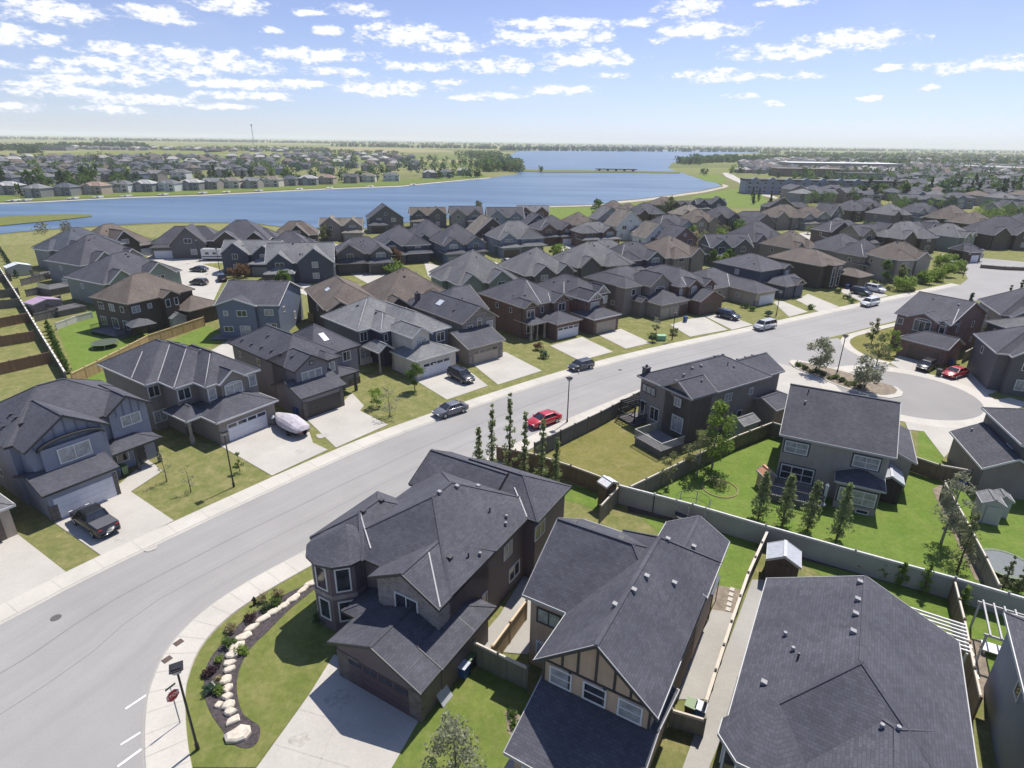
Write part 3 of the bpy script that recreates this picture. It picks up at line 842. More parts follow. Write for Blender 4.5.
# D: taupe stucco house behind the road fence
oD = hd(540 + 600 / 3.938, 330 + 275 / 3.938, 5.8)
D_m = [((0, 14.2, 0, 8.7), 0, 5.8, 'u11', .5), ((0, 4.2, 0, 4.7), 0, 5.8, 'u00', .62), ((5, 17.2, .3, 6.2), 0, 5.8, 'u00', .52),
       ((.4, 6, 4.6, 8.6), 0, 5.6, 'u11', .5),
       ((11.8, 17.6, -2.9, 1.6), 0, 2.8, 'u01', .4)]
D_w = [('l', 2.3, .4, 4.0, 1.0, 1.1, '2', WHITE), ('l', 6.9, .4, 3.9, 2.3, 1.1, '3', DARKT), ('l', 2.0, .4, .9, 1.7, 2.0, '2', WHITE), ('l', 5.6, .4, .9, 1.5, 1.7, '2', WHITE), ('l', 7.6, .4, .9, .8, 1.9, '1', WHITE),
       ('f', 6.8, .4, 3.9, 1.3, 1.1, '2', WHITE), ('f', 11, .4, 3.9, .8, .9, '1', WHITE, CURT), ('f', 9.4, .4, 1.2, 1.0, 1.0, '1', WHITE)]
hD, HD = house('taupe stucco house backing onto the dry lawn, with a rear deck', oD, 33, D_m, 'slate', 'taupe', GREYT, D_w,
    vents=[(x, 3.6, 'hood') for x in (1.2, 2.4, 3.7, 5.2)] + [(x, 4.4, 'hood') for x in (8.5, 10, 11.5, 13, 14.6, 16)] + [(9.8, 2.4, 'cap'), (9.2, 2.9, 'pipe'), (3.2, 1.6, 'cap')],
    chimney=(1.0, 8.2, .35, .7))
# E: house with the green yard and four poplars
oE = hd(744 + 130 / 3.657, 340 + 345 / 3.657, 5.8)
E_m = [((0, 9.9, 0, 12.2), 0, 5.8, 'u00', .52), ((3.4, 9.4, 9, 17.6), 0, 4.4, 'v01', .5), ((8.5, 12.4, 4.6, 12.8), 0, 3.6, 'v00', .4),
       ((5.4, 9.6, -1.6, 2.0), 0, 3.0, 'u11', .42, dict(oh=.35))]
E_w = [('f', 1.7, .36, 3.95, 2.1, 1.25, '2h', WHITE, CURT), ('f', 7.7, .36, 3.95, 2.2, 1.25, '2h', WHITE, CURT), ('f', 2.2, .36, 1.0, 3.0, 1.6, '3h', WHITE),
       ('f', 7.5, -1.29, .9, 3.1, 1.5, '3h', WHITE), ('f', 8.2, -1.25, .02, 1.1, .5, '1', WHITE)]
hE, HE = house('grey-tan house with navy-framed rear windows and a wide slate roof above the bright green yard', oE, -27, E_m, 'dark', 'sand', GREYT, E_w,
    vents=[(2.0, 7.2, 'hood'), (4.3, 7.3, 'hood'), (6.7, 7.4, 'hood'), (8.8, 7.4, 'hood'), (1.7, 4.1, 'cap'), (1.8, 5.4, 'pipe')], skylights=[(7.9, 8.2, 1.7, .7)])
for (u, v, z, w, h) in ((1.7, .4, 3.95, 2.1, 1.25), (7.7, .4, 3.95, 2.2, 1.25), (2.2, .4, 1.0, 3.0, 1.6), (7.5, -1.25, .9, 3.1, 1.5)):
    f = MB(); f.box(u - w / 2 - .12, u + w / 2 + .12, v - .03, v + .05, z - .12, z + h + .12); f.build('window_surround', [m_plain('navy_trim', (.03, .04, .06), .5)], hE)
# F: right edge house, slate lean-to wing and shed
oF = (gp(744 + 870 / 3.657, 340 + 470 / 3.657, 3).x, gp(744 + 870 / 3.657, 340 + 470 / 3.657, 3).y)
F_m = [((0, 5.5, 0, 8.5), 0, 3.0, 'v00', .55, dict(wall='taupe')), ((2.7, 12, .4, 9.6), 0, 5.8, 'v11', .5)]
hF, HF = house('dark grey house at the right edge whose low wing roof meets a tall side wall', oF, -16, F_m, 'dark', 'dgrey', WHITE,
    [('l', 3.0, 3.1, 3.3, 1.3, 1.2, '2', WHITE)], vents=[(1.5, 7.4, 'cap')])
# G: red brick house on the corner
oG = hd(824 + 635 / 5.12, 270 + 410 / 5.12, 3)
G_m = [((-11, -2.2, 4.7, 18.6), 0, 5.7, 'u00', .42), ((-8.8, -3.6, 4.0, 9.5), 0, 5.7, 'v01', .45), ((-4.4, -2.2, 4.3, 8), 0, 5.7, 'v01', .5),
       ((-7.6, .1, 0, 5.8), 0, 3.0, 'u10', .5)]
hG, HG = house('red brick two-storey corner house with tan gabled windows over a wide garage', oG, -57, G_m, 'slate', 'rbrick', GREYT,
    [('f', -9.9, 5.1, 3.9, 1.0, 1.1, '1', WHITE), ('f', -6.2, 4.4, 3.6, 2.6, 1.9, '3a', WHITE), ('f', -3.3, 4.7, 3.7, .9, 1.7, '1a', WHITE), ('r', 8.5, -2.6, 3.9, .7, 1.1, '1', WHITE), ('r', 14, -2.6, 3.9, .9, 1.1, '1', WHITE), ('r', 15, -2.6, 1.2, .9, .9, '1', WHITE)],
    gdoors=[('f', -3.4, .4, 4.6, 2.1, 'brown', False, .06)], vents=[(-8, 10.3, 'cap'), (-4, 10.0, 'hood')], flashes=[((-2.3, 5.2), (-3.4, 9))])
# H: dark house beside it
oH = hd(824 + 995 / 5.12, 270 + 490 / 5.12, 3)
hH, HH = house('dark grey house right of the red brick house with a brown double garage door', oH, -84,
    [((-7.5, 0, 0, 7), 0, 3.0, 'v11', .42, dict(wall='stone')), ((-13.4, .3, 5.8, 17), 0, 5.8, 'v11', .45)], 'grey', 'dgrey', WHITE,
    [('f', -11.2, 6.2, 3.9, .9, 1.1, '1', WHITE), ('f', -8.6, 6.2, 3.6, 1.0, 1.7, '1', WHITE), ('f', -6.2, 6.2, 3.6, 2.0, 1.5, '2', WHITE), ('f', -3, 6.2, 3.7, 1.6, 1.4, '2', WHITE)],
    gdoors=[('f', -3.7, .4, 4.9, 2.2, 'brown', False, .06)], vents=[(-5, 9, 'hood')])
# right bottom corner: tall grey-blue wall beyond the fence
hZ, HZ = house('grey-blue house cut off by the lower right corner of the frame', oC, -30, [((13.0, 22, -8, 17.0), 0, 5.8, 'v11', .45)], 'slate', 'pblue', WHITE, [('l', 12, 13.4, 3.9, .9, 1.0, '1', WHITE)])

# ------------------------------------------------------------------ the row across the street
oI = hd(215 / 5.12, 368 + 660 / 5.12, 3)
hI, HI = house('blue-grey tudor-trimmed house with a white garage door and dark shingle roof, behind the black pickup', oI, 57,
    [((0, 6.3, 0, 6.0), 0, 3.0, 'u00', .36, dict(wall='pblue')), ((.4, 7.4, 2.5, 12), 0, 6.3, 'v01', .66), ((-.2, 12.3, 5.0, 15.2), 0, 6.3, 'u11', .6), ((7.9, 12.3, 4.5, 12), 0, 6.3, 'v01', .7), ((6.6, 11.9, 3.0, 7.6), 0, 2.9, 'u11', .4, dict(open=True))],
    'slate', 'pblue', DARKT,
    [('f', 10.2, 4.9, 4.5, 1.9, 1.2, '2', WHITE), ('l', 10, .2, 1.5, .8, .9, '1', WHITE), ('f', 8.6, 4.9, .9, 1.2, 1.4, '1', WHITE)],
    gdoors=[('f', 3.2, .4, 4.9, 2.1, 'white', False, .06)], doors=[('f', 10.3, 4.9, .2)],
    vents=[(2.0, 9.0, 'box'), (2.0, 7.8, 'box'), (2.0, 6.6, 'box'), (1.1, 10.5, 'box'), (1.0, 9.3, 'box'), (1.0, 8.1, 'box')],
    posts=[(7.3, 3.5, 2.85, .16), (11.4, 3.5, 2.85, .16), (9.3, 3.5, 2.85, .12)], base=(STONE_D, [(.34, .95, .33, .8, 0, 1.6), (5.7, 6.0, .33, 1.2, 0, 2.4)]))
ax = MB()
ax.box(1.5, 6.5, 2.45, 2.95, 3.0, 6.0, 0); ax.build('bay_wall', [wl('pblue')], hI)
ar = MB()
K = 10
for k in range(K):
    a0, a1 = pi * k / K, pi * (k + 1) / K
    ar.beam((4.0 + 2.7 * cos(a0), 2.5, 5.9 + .75 * sin(a0)), (4.0 + 2.7 * cos(a1), 2.5, 5.9 + .75 * sin(a1)), .5, .16)
ar.build('arch_trim', [DARKT], hI)
window(hI, 'f', 4.0, 2.42, 4.15, 2.7, 1.5, '2', WHITE, CURT)
timbers(hI, [((x, 6.1), (x, 6.3 - TH + (3.5 - abs(x - 3.9)) * .66)) for x in (1.2, 2.1, 3.0, 3.9, 4.8, 5.7, 6.6)], 2.87, .12, wl('blue'))
timbers(hI, [((x, 5.75), (x, 6.3 - TH + (2.2 - abs(x - 10.1)) * .7)) for x in (9.0, 9.7, 10.5, 11.2)], 4.87, .1, wl('blue'))

oJ = hd(100 + 595 / 5.12, 330 + 478 / 5.12, 3)
hJ, HJ = house('taupe house with white roof valleys and white garage door, behind the covered boat', oJ, 56,
    [((0, 7.9, 0, 7), 0, 3.0, 'u11', .42), ((-1.7, 1.6, 3.0, 8), 0, 3.0, 'v11', .5, dict(open=True)), ((-2.3, 8.0, 9.3, 21), 0, 6.0, 'v11', .56), ((-.9, 8.1, 5.8, 19), 0, 6.0, 'v11', .6), ((1.3, 8.3, 3.4, 15), 0, 6.0, 'v11', .72), ((2.6, 6.2, 2.8, 8), 0, 6.0, 'v01', .72)],
    'slate', 'taupe', WHITE,
    [('f', 4.4, 3.15, 4.2, 2.2, 1.3, '2a', WHITE, CURT), ('f', 2.1, 3.75, 4.1, 1.0, 1.5, '1', WHITE, CURT), ('f', 7.2, 3.75, 4.1, 1.0, 1.5, '1', WHITE, CURT), ('f', .2, 6.15, 4.2, 1.5, 1.4, '2', WHITE), ('f', -1.4, 9.65, 4.2, 1.3, 1.4, '2', WHITE), ('f', -1.3, 9.65, 1.0, 1.5, 1.5, '2', WHITE), ('f', .1, 6.2, 1.0, 1.0, 1.5, '1', WHITE)],
    gdoors=[('f', 3.8, .4, 4.9, 2.1, 'white', True, .06)], doors=[('f', .9, 6.15, .2)],
    flashes=[((-2.2, 12.6), (.9, 15.7)), ((-.85, 9.4), (3.2, 13.6)), ((-.8, 6.0), (3.4, 10.2)), ((1.4, 3.6), (4.5, 7.1))], posts=[(-1.2, 3.5, 2.9, .2), (1.1, 3.5, 2.9, .2)],
    vents=[(4.4, 13, 'cap'), (4.4, 9, 'cap')])
oK = hd(230 + 365 / 5.12, 300 + 508 / 5.12, 3)
hK, HK = house('violet-grey sided house with a dark garage door and a line of roof vents', oK, 50,
    [((0, 6.4, 0, 7), 0, 3.0, 'u00', .36), ((.9, 9.0, 4.8, 19.4), 0, 5.6, 'v11', .62), ((5, 12.6, 5.0, 15), 0, 5.6, 'u11', .58), ((.9, 6.0, 2.4, 9), 0, 5.6, 'v01', .62), ((5.5, 8.1, 3.1, 9), 0, 5.6, 'v11', .5), ((6.2, 10.6, 3, 7), 0, 2.9, 'v11', .4, dict(open=True))],
    'slate', 'mauve', DARKT,
    [('f', 3.4, 2.8, 3.75, 2.9, 1.35, '3', WHITE, CURT), ('f', 6.8, 3.5, 3.8, .9, 1.3, '1', WHITE), ('f', 10.4, 5.4, 3.8, 1.3, 1.4, '2', WHITE), ('f', 3.5, 2.78, 5.75, .55, .5, '1', DARKT), ('l', 12, 1.3, 3.9, .8, 1.0, '1', WHITE), ('l', 14, 1.3, 1.2, .8, 1.1, '1', WHITE), ('l', 17, 1.3, 3.9, .6, .9, '1', WHITE)],
    gdoors=[('f', 3.2, .4, 4.9, 2.1, 'dark', False, .06)], doors=[('f', 8.8, 5.4, .2)], skylights=[(8.6, 7.6, .8, 1.3)],
    vents=[(2.4, 5.2, 'box'), (2.2, 7.4, 'box'), (2.1, 9.6, 'box'), (2.0, 12.0, 'box'), (1.9, 14.4, 'box'), (1.9, 17, 'box'), (3.6, 13, 'box'), (5.4, 11, 'box')],
    posts=[(6.9, 3.4, 2.8, .16), (10.1, 3.4, 2.8, .16)], base=(STONE_D, [(.34, .85, .33, .8, 0, 2.3), (5.6, 6.1, .33, 1.2, 0, 2.4), (10.4, 12.25, 5.33, 5.6, 0, 1.0)]))
oL = hd(230 + 840 / 5.12, 300 + 155 / 5.12, 5.6)
hL, HL = house('navy house with a light grey hip roof behind the small green street tree', oL, 45,
    [((-1.7, 6.3, -7.5, -1), 0, 3.0, 'v11', .42, dict(wall='cream')), ((0, 7.5, -4.3, 12), 0, 5.6, 'v11', .62), ((-4.2, 7.5, 3.2, 14.5), 0, 5.6, 'v11', .56), ((-2, 4, .4, 12), 0, 5.6, 'v11', .6), ((-.4, 3.4, -5.0, 2), 0, 5.6, 'v01', .66, dict(wall='cream')), ((-3.9, -1.0, -1.6, 3), 0, 3.3, 'v01', .75, dict(open=True))],
    'lgrey', 'navy', WHITE,
    [('f', 1.5, -4.6, 3.6, 1.9, 1.5, '2a', WHITE, CURT), ('f', 5.6, -3.9, 3.6, 1.6, 1.5, '2', WHITE), ('f', -3.1, 3.6, 3.7, 1.3, 1.5, '2', WHITE), ('f', -3.1, 3.6, 1.0, 1.7, 1.7, '2a', WHITE), ('f', -1.0, .8, 3.9, .7, 1.2, '1', WHITE)],
    gdoors=[('f', 2.3, -7.1, 4.9, 2.1, 'white', True, .06)], doors=[('f', -1.9, 3.6, .2)], posts=[(-3.6, -1.2, 3.2, .15), (-1.3, -1.2, 3.2, .15)],
    flashes=[((-1.9, .6), (1.2, 4.5)), ((-4.0, 3.5), (1.0, 8.7))], vents=[(5.2, 9.3, 'box'), (-.5, 9, 'box'), (.5, 5.4, 'box'), (4.2, 2.6, 'cap'), (-1.5, 12, 'box')],
    base=(wl('cream'), [(-3.85, -1.9, 3.53, 3.9, 0, .95)]))
oM = hd(380 + 440 / 5.12, 270 + 415 / 5.12, 3)
hM, HM = house('taupe house with tudor-trimmed gable, tan garage door and two skylights, behind the black SUV', oM, 42,
    [((.9, 8.4, .6, 9.4), 0, 2.9, 'u00', .36), ((2.9, 10.4, 4.6, 22), 0, 5.5, 'v01', .62), ((3.0, 12.0, 9, 20), 0, 5.5, 'u10', .6)],
    'slate', 'taupe', TAN_T,
    [('f', 4.6, 5.0, 3.5, 1.2, 1.5, '2', WHITE), ('f', 6.6, 5.0, 3.7, 1.0, 1.7, '1a', WHITE), ('f', 8.7, 5.0, 3.5, 1.3, 1.5, '2', WHITE), ('l', 13, 3.3, 3.8, 1, 1, '1', WHITE)],
    gdoors=[('f', 4.6, 1.0, 4.8, 2.1, 'tan', True, .06)], skylights=[(5.0, 13.5, 1.0, 1.3), (8.2, 15.5, .7, 1.2)], vents=[(8.6, 12, 'cap'), (4.6, 9, 'box')],
    base=(STONE, [(1.25, 2.1, .93, 1.3, 0, 1.4), (7.4, 8.05, .93, 1.3, 0, 2.3)]), chimney=(4.2, 19, .35, 1.2))
timbers(hM, [((x, 5.4), (x + .4, 6.6)) for x in (4.4, 6.0, 7.2)] + [((3.4, 5.45), (9.9, 5.45)), ((4.7, 6.5), (8.1, 6.5))], 4.98, .13, TAN_T)
oN = hd(380 + 905 / 5.12, 270 + 280 / 5.12, 3)
hN, HN = house('dark brick house with twin tudor gables, columned porch and white garage door', oN, 38,
    [((0, 6.2, 0, 6), 0, 3.0, 'v11', .42), ((-4.2, 7.1, 4.7, 17.8), 0, 5.6, 'v11', .56), ((-4.0, -.8, 3.8, 9), 0, 5.6, 'v01', .66), ((2.6, 7.1, 3.9, 9), 0, 5.6, 'v01', .6), ((-3.9, .1, 2.3, 7), 0, 3.0, 'v11', .42, dict(open=True))],
    'slate', 'brick', TAN_T,
    [('f', -2.4, 4.2, 3.7, 1.7, 1.4, '2', WHITE), ('f', 4.9, 4.3, 3.7, 1.7, 1.5, '2', WHITE), ('f', 1.0, 5.1, 3.8, .7, 1.3, '1', WHITE), ('l', 12, -3.8, 3.9, .8, 1.1, '1', WHITE), ('l', 8, -3.8, 3.9, .7, 1.0, '1', WHITE), ('f', -2.5, 4.2, .9, 1.6, 1.7, '2', WHITE)],
    gdoors=[('f', 3.1, .4, 4.9, 2.1, 'white', True, .06)], doors=[('f', -.3, 5.1, .2)], posts=[(-3.4, 2.7, 2.9, .2), (-2.0, 2.7, 2.9, .14), (-.4, 2.7, 2.9, .2)],
    flashes=[((2.7, 4.9), (3.6, 6.6)), ((.4, 4.8), (1.4, 10.4))], vents=[(-2.4, 9, 'cap'), (-1.5, 7, 'box'), (4.5, 12, 'box')])
timbers(hN, [((-2.4, 5.3), (-2.4, 6.7)), ((-3.6, 5.45), (-1.2, 5.45)), ((3.0, 5.5), (6.7, 5.5)), ((4.2, 5.5), (4.85, 6.6)), ((5.5, 5.5), (4.85, 6.6))], 4.17, .12, TAN_T)
oO = hd(500 + 470 / 5.12, 230 + 458 / 5.12, 3)
hO, HO = house('dark brick house with two cream half-timbered gables and a pale garage door', oO, 37,
    [((.2, 7.2, -.4, 6), 0, 3.0, 'v11', .42), ((1.0, 9.6, 5.4, 18), 0, 5.6, 'v11', .58), ((1.2, 5.2, 2.3, 9), 0, 5.6, 'v01', .78), ((5.6, 9.4, 5.0, 10), 0, 5.6, 'v01', .9)],
    'dark', 'brick', WHITE,
    [('f', 3.2, 2.7, 3.55, 2.1, 1.6, '2', WHITE, CURT), ('f', 6.4, 5.3, 3.8, 1.2, 1.2, '1', WHITE), ('f', 8.4, 5.3, 3.6, 1.1, 1.5, '1', WHITE), ('l', 9, 1.4, 3.9, .8, 1.1, '1', WHITE)],
    gdoors=[('f', 3.7, 0, 4.9, 2.1, 'tan', False, .06)], flashes=[((1.2, 9), (3.6, 11.8)), ((1.1, 17.5), (5.2, 13.6))], vents=[(3, 14, 'box'), (4, 11, 'box'), (7, 8, 'hood')])
timbers(hO, [((1.6, 5.6), (4.8, 5.6)), ((3.2, 5.6), (3.2, 7.0)), ((2.4, 5.6), (3.2, 6.7)), ((4.0, 5.6), (3.2, 6.7)), ((1.7, 5.55), (3.2, 6.95)), ((4.7, 5.55), (3.2, 6.95))], 2.66, .15, WHITE)
timbers(hO, [((6.0, 5.6), (9, 5.6)), ((7.5, 5.6), (7.5, 7.3)), ((6.7, 5.6), (7.5, 6.9)), ((8.3, 5.6), (7.5, 6.9)), ((6.1, 5.55), (7.5, 7.2)), ((8.9, 5.55), (7.5, 7.2))], 5.36, .16, WHITE)
oP = hd(500 + 810 / 5.12, 230 + 385 / 5.12, 3)
hP, HP = house('taupe stone house with three tan garage doors behind the green utility box', oP, 35,
    [((.3, 9.1, -.5, 7), 0, 3.0, 'v11', .42, dict(wall='stone')), ((-3.7, 1.8, 5.6, 17), 0, 5.6, 'v11', .55), ((1.6, 8.0, 3.8, 12), 0, 5.6, 'v01', .72), ((-3.7, 9.0, 8, 18), 0, 5.6, 'u11', .5), ((-1.2, 1.0, 3.2, 7), 0, 3.0, 'v01', .8)],
    'dark', 'taupe', TAN_T,
    [('f', 4.8, 4.2, 3.5, 2.8, 1.5, '3a', WHITE), ('f', -.8, 6.0, 3.8, 1.1, 1.3, '1', WHITE), ('l', 9, -3.3, 1.5, 1.0, .9, '1', WHITE)],
    gdoors=[('f', 2.0, -.1, 2.4, 2.1, 'tan', False, .06), ('f', 4.7, -.1, 2.4, 2.1, 'tan', False, .06), ('f', 7.4, -.1, 2.4, 2.1, 'brown', False, .06)], vents=[(5, 9, 'box')])
oQ = hd(640 + 310 / 5.12, 230 + 365 / 5.12, 3)
hQ, HQ = house('brick house with a gabled double garage, beside the dark pickup in its driveway', oQ, 33,
    [((-.3, 7.2, -.3, 6), 0, 3.0, 'v01', .5), ((-2.5, 7.6, 3.5, 18), 0, 5.4, 'v11', .5), ((-.4, 3.4, 2.9, 9), 0, 5.4, 'v01', .7), ((4.0, 7.8, 2.7, 9), 0, 5.0, 'v01', .7)],
    'slate', 'brick', TAN_T,
    [('f', 1.5, 3.3, 3.5, 1.4, 1.5, '2a', WHITE), ('f', 5.9, 3.1, 3.5, 1.3, 1.3, '1', WHITE), ('f', -1.6, 3.9, 3.6, .8, 1.3, '1', WHITE)],
    gdoors=[('f', 3.4, .1, 5.0, 2.1, 'brown', False, .06)], flashes=[((-.4, 3.8), (.5, 6)), ((3.7, 3.8), (3.4, 6.5)), ((7.5, 4), (6.4, 6.2))], vents=[(0, 12, 'box'), (3, 15, 'cap')])
oR = hd(640 + 600 / 5.12, 230 + 325 / 5.12, 3)
hR, HR = house('single-storey bungalow with a long slate roof and pale garage door behind the silver wagon', oR, 33,
    [((0, 7.3, 0, 14), 0, 3.0, 'v11', .45, dict(wall='tan')), ((-7, 7.3, 7, 19), 0, 3.1, 'u11', .5, dict(wall='tan'))],
    'slate', 'tan', TAN_T, [('f', -3, 7.4, 1.0, 1.6, 1.4, '2', WHITE), ('l', 5, .4, 1.2, .9, .9, '1', WHITE)],
    gdoors=[('f', 4.2, .4, 4.9, 2.1, 'white', False, .06)], flashes=[((.1, 7.2), (3.6, 11))], vents=[(-3, 10, 'box')], base=(STONE, [(.35, 1.4, .33, .8, 0, 1.2)]))
oS = hd(640 + 750 / 5.12, 230 + 290 / 5.12, 3)
hS, HS = house('navy two-storey house with a stepped low garage roof, right of the bungalow', oS, 33,
    [((0, 7.6, 0, 7), 0, 3.0, 'u10', .42), ((3.4, 7.0, -.3, 6), 0, 3.1, 'v01', .6), ((-2.2, 9.5, 5.4, 19), 0, 5.6, 'v11', .42), ((5.6, 9.3, 4.9, 10), 0, 5.6, 'v01', .5)],
    'slate', 'navy', TAN_T, [('l', 12, -1.8, 3.8, 1.1, 1.2, '2', WHITE), ('f', 7.4, 5.3, 3.7, 1.3, 1.2, '2', WHITE)],
    gdoors=[('f', 3.8, .4, 5.2, 2.1, 'navy', False, .06)], vents=[(0, 9, 'box'), (1.8, 12, 'cap')])
oT = hd(640 + 935 / 5.12, 230 + 185 / 5.12, 5.6)
hT, HT = house('dark house with a big brown hip roof and tall white-framed entry windows', oT, 33,
    [((-.4, 10.4, 0, 15), 0, 5.6, 'v11', .5), ((2.2, 6.8, -1.6, 5), 0, 5.8, 'v11', .4), ((8, 14.5, -5, 3), 0, 3.0, 'v11', .4)],
    'brown', 'brown', TAN_T, [('f', 3.2, -1.2, .6, 1.3, 4.6, '1h', WHITE), ('f', 5.6, -1.2, .6, 1.3, 4.6, '1h', WHITE), ('f', 8.8, .4, 3.6, 1.4, 1.5, '2', WHITE)],
    gdoors=[('f', 11.2, -4.6, 4.9, 2.1, 'brown', False, .06)], flashes=[((10.2, .2), (9.0, 2.0))])
# sliver of garage at the left edge
q = gp(46 / 3.012, 340 + 495 / 3.012, 3)
hY, HY = house('tan garage corner of a house cut off by the left edge of the frame', (q.x, q.y), 58,
    [((-7.2, 0, 0, 8), 0, 3.0, 'v11', .42), ((-9, -1.0, 6, 16), 0, 5.6, 'v11', .5)], 'grey', 'tan', WHITE, [], gdoors=[('f', -3.6, .4, 4.9, 2.1, 'brown', False, .06)])

# left block behind the row
qa = gp(500 / 3.938, 200 + 410 / 3.938, 5.8)
ha, Ha = house('dark brown sided house with a brown hip roof beside the yellow fence', (qa.x, qa.y), 64,
    [((0, 12.9, 0, 10.7), 0, 5.8, 'u11', .66), ((8.4, 15.6, -3.4, 3.6), 0, 3.0, 'u11', .5), ((5.6, 9, -1.2, 4), 0, 5.8, 'v01', .6)],
    'brown', 'brown', TAN_T,
    [('f', 1.5, .4, 3.9, 1.5, 1.2, '2', WHITE), ('f', 4.0, .4, 4.1, .8, .9, '1', WHITE), ('f', 6.6, -.8, 3.9, .9, 1.4, '1', WHITE), ('f', 8.2, -.8, 3.9, .8, 1.4, '1', WHITE), ('l', 2.4, .4, 3.9, 1.0, 1.1, '1', WHITE), ('l', 5.2, .4, 3.8, 1.5, 1.3, '2', WHITE), ('l', 8.2, .4, 3.8, 1.5, 1.3, '2', WHITE),
     ('l', 2.2, .4, .9, 1.7, 1.6, '2', WHITE), ('l', 5.2, .4, .7, 1.7, 1.9, '2', WHITE), ('l', 8.4, .4, .9, 1.6, 1.6, '2', WHITE)], vents=[(4 + k * 1.1, 6.0, 'cap') for k in range(6)], flashes=[])
qo = gp(130 + 540 / 6.4, 200 + 670 / 6.4, 5.8)
ho, Ho = house('blue-grey sided house seen from the back, with a pale sunlit side wall', (qo.x, qo.y), 1,
    [((0, 10.8, 0, 13), 0, 5.8, 'u00', .42), ((-.1, 7.1, -.5, 7), 0, 5.8, 'v01', .33)], 'slate', 'blue', WHITE,
    [('f', 1.7, -.1, 3.9, .8, .9, '1', WHITE), ('f', 4.4, -.1, 3.8, 1.7, 1.1, '2', WHITE), ('f', 8.8, .4, 3.9, 1.5, 1.1, '2', WHITE), ('f', 1.8, -.1, 1.1, 1.6, 1.0, '2', WHITE), ('f', 4.6, -.1, .2, 1.8, 2.0, '2', WHITE), ('f', 8.9, .4, 1.0, 1.8, 1.5, '2', WHITE), ('r', 3, 10.4, 3.8, .8, 1, '1', WHITE), ('r', 8, 10.4, 1.2, .9, 1.4, '1', WHITE)],
    vents=[(1 + k * 1.6, 7.2, 'cap') for k in range(6)])
qp = gp(260 + 430 / 6.4, 195 + 745 / 6.4, 5.6)
hp, Hp = house('house with a weathered brown-grey roof and small dark gable, right of the blue-grey house', (qp.x, qp.y), 29,
    [((-.3, 10, 1.2, 18), 0, 5.6, 'v11', .6), ((0, 4.6, 0, 7), 0, 5.6, 'v01', .62)], 'brown', 'dbrown', TAN_T, [('l', 8, 0, 3.8, .9, 1.1, '1', WHITE), ('f', 2.3, .38, 5.7, .6, .5, '1', DARKT)], skylights=[(2.2, 9, .7, 1.5)], vents=[])
# ------------------------------------------------------------------ drives, yards, patios (all on the ground)
sheet('lawn', [(183, 768), (180, 719), (187, 683), (204, 646), (233, 616), (267, 590), (322, 560), (345, 600), (345, 652), (310, 694), (255, 768)], .05, GRA := m_grass('corner_lawn', (.12, .155, .038), (.175, .195, .062), dry=(.28, .25, .12), dryamt=.45))
sheet('lawn', [(424, 708), (384, 768), (384, 800), (505, 800), (521, 742), (532, 700), (508, 668), (490, 650)], .05, GREEN2 := m_grass('side_lawn', (.11, .165, .035), (.165, .21, .055), dry=(.27, .24, .11), dryamt=.35))
sheet('lawn', [(540, 449), (560, 437), (642, 394), (660, 440), (700, 455), (765, 430), (628, 494), (600, 482)], .03, OLIVE)
sheet('lawn', [(629, 493), (770, 437), (800, 440), (900, 470), (944, 482), (985, 585), (800, 536), (640, 497)], .03, GREEN)
sheet('lawn', [(948, 482), (1024, 490), (1100, 520), (1100, 640), (993, 588)], .03, GREEN)
sheet('lawn', [(918, 424), (944, 457), (938, 470), (918, 462)], .03, GREEN)
sheet('lawn', [(618, 497), (762, 530), (738, 600), (712, 612), (690, 560)], .03, GREEN)
sheet('lawn', [(765, 540), (948, 582), (962, 640), (930, 650), (860, 600)], .03, GREEN)
sheet('lawn', [(953, 590), (1060, 620), (1000, 690), (960, 670)], .034, GREEN)
sheet('lawn', [(57, 327), (95, 308), (150, 318), (200, 310), (204, 320), (76, 377), (66, 352)], .03, GREEN)
sheet('lawn', [(82, 380), (206, 326), (236, 338), (190, 352), (120, 400)], .03, GREEN)
sheet('lawn', [(560, 485), (600, 490), (600, 510), (565, 500)], .03, GREEN)
sheet('lawn', [(843, 340), (852, 353), (888, 365), (905, 350), (902, 330), (870, 330)], .09, OLIVE)
for k, p in enumerate(([(-12, 540), (17, 534), (67, 573), (27, 597), (-12, 614)], [(50, 520), (103, 557), (174, 521), (131, 492), (163, 471), (148, 460), (120, 484)],
        [(220, 446), (272, 476), (328, 450), (313, 443), (308, 428), (268, 424)], [(303, 416), (336, 448), (388, 425), (360, 411), (364, 406), (352, 393), (345, 400), (318, 412)],
        [(416, 381), (447, 400), (488, 386), (464, 367), (450, 368)], [(472, 364), (498, 385), (542, 371), (505, 352)], [(550, 346), (580, 361), (613, 352), (582, 337)],
        [(598, 335), (626, 349), (651, 343), (621, 329)], [(670, 325), (690, 337), (728, 330), (704, 317), (690, 319)], [(704, 316), (732, 330), (753, 325), (722, 313)],
        [(773, 302), (789, 317), (808, 312), (782, 301)], [(796, 300), (819, 312), (839, 307), (808, 294)], [(838, 291), (862, 302), (888, 296), (862, 284)],
        [(879, 357), (916, 378), (939, 364), (902, 350)], [(928, 379), (957, 401), (982, 397), (1013, 386), (972, 366), (955, 372)],
        [(334, 655), (310, 694), (252, 775), (388, 775), (424, 712), (415, 688)], [(523, 740), (500, 775), (560, 800), (600, 768)], [(905, 402), (960, 422), (978, 410), (992, 420), (966, 434), (944, 458), (918, 424)],
        [(980, 402), (1010, 398), (1030, 404), (1010, 412)], [(895, 397), (908, 402), (926, 432), (908, 430)])):
    sheet('driveway', p, .055 + .001 * (k % 3), CONC)
sheet('driveway', [(768, 360), (792, 367), (808, 374), (850, 394), (896, 400), (880, 412), (800, 402), (756, 386)], .05, CONC)
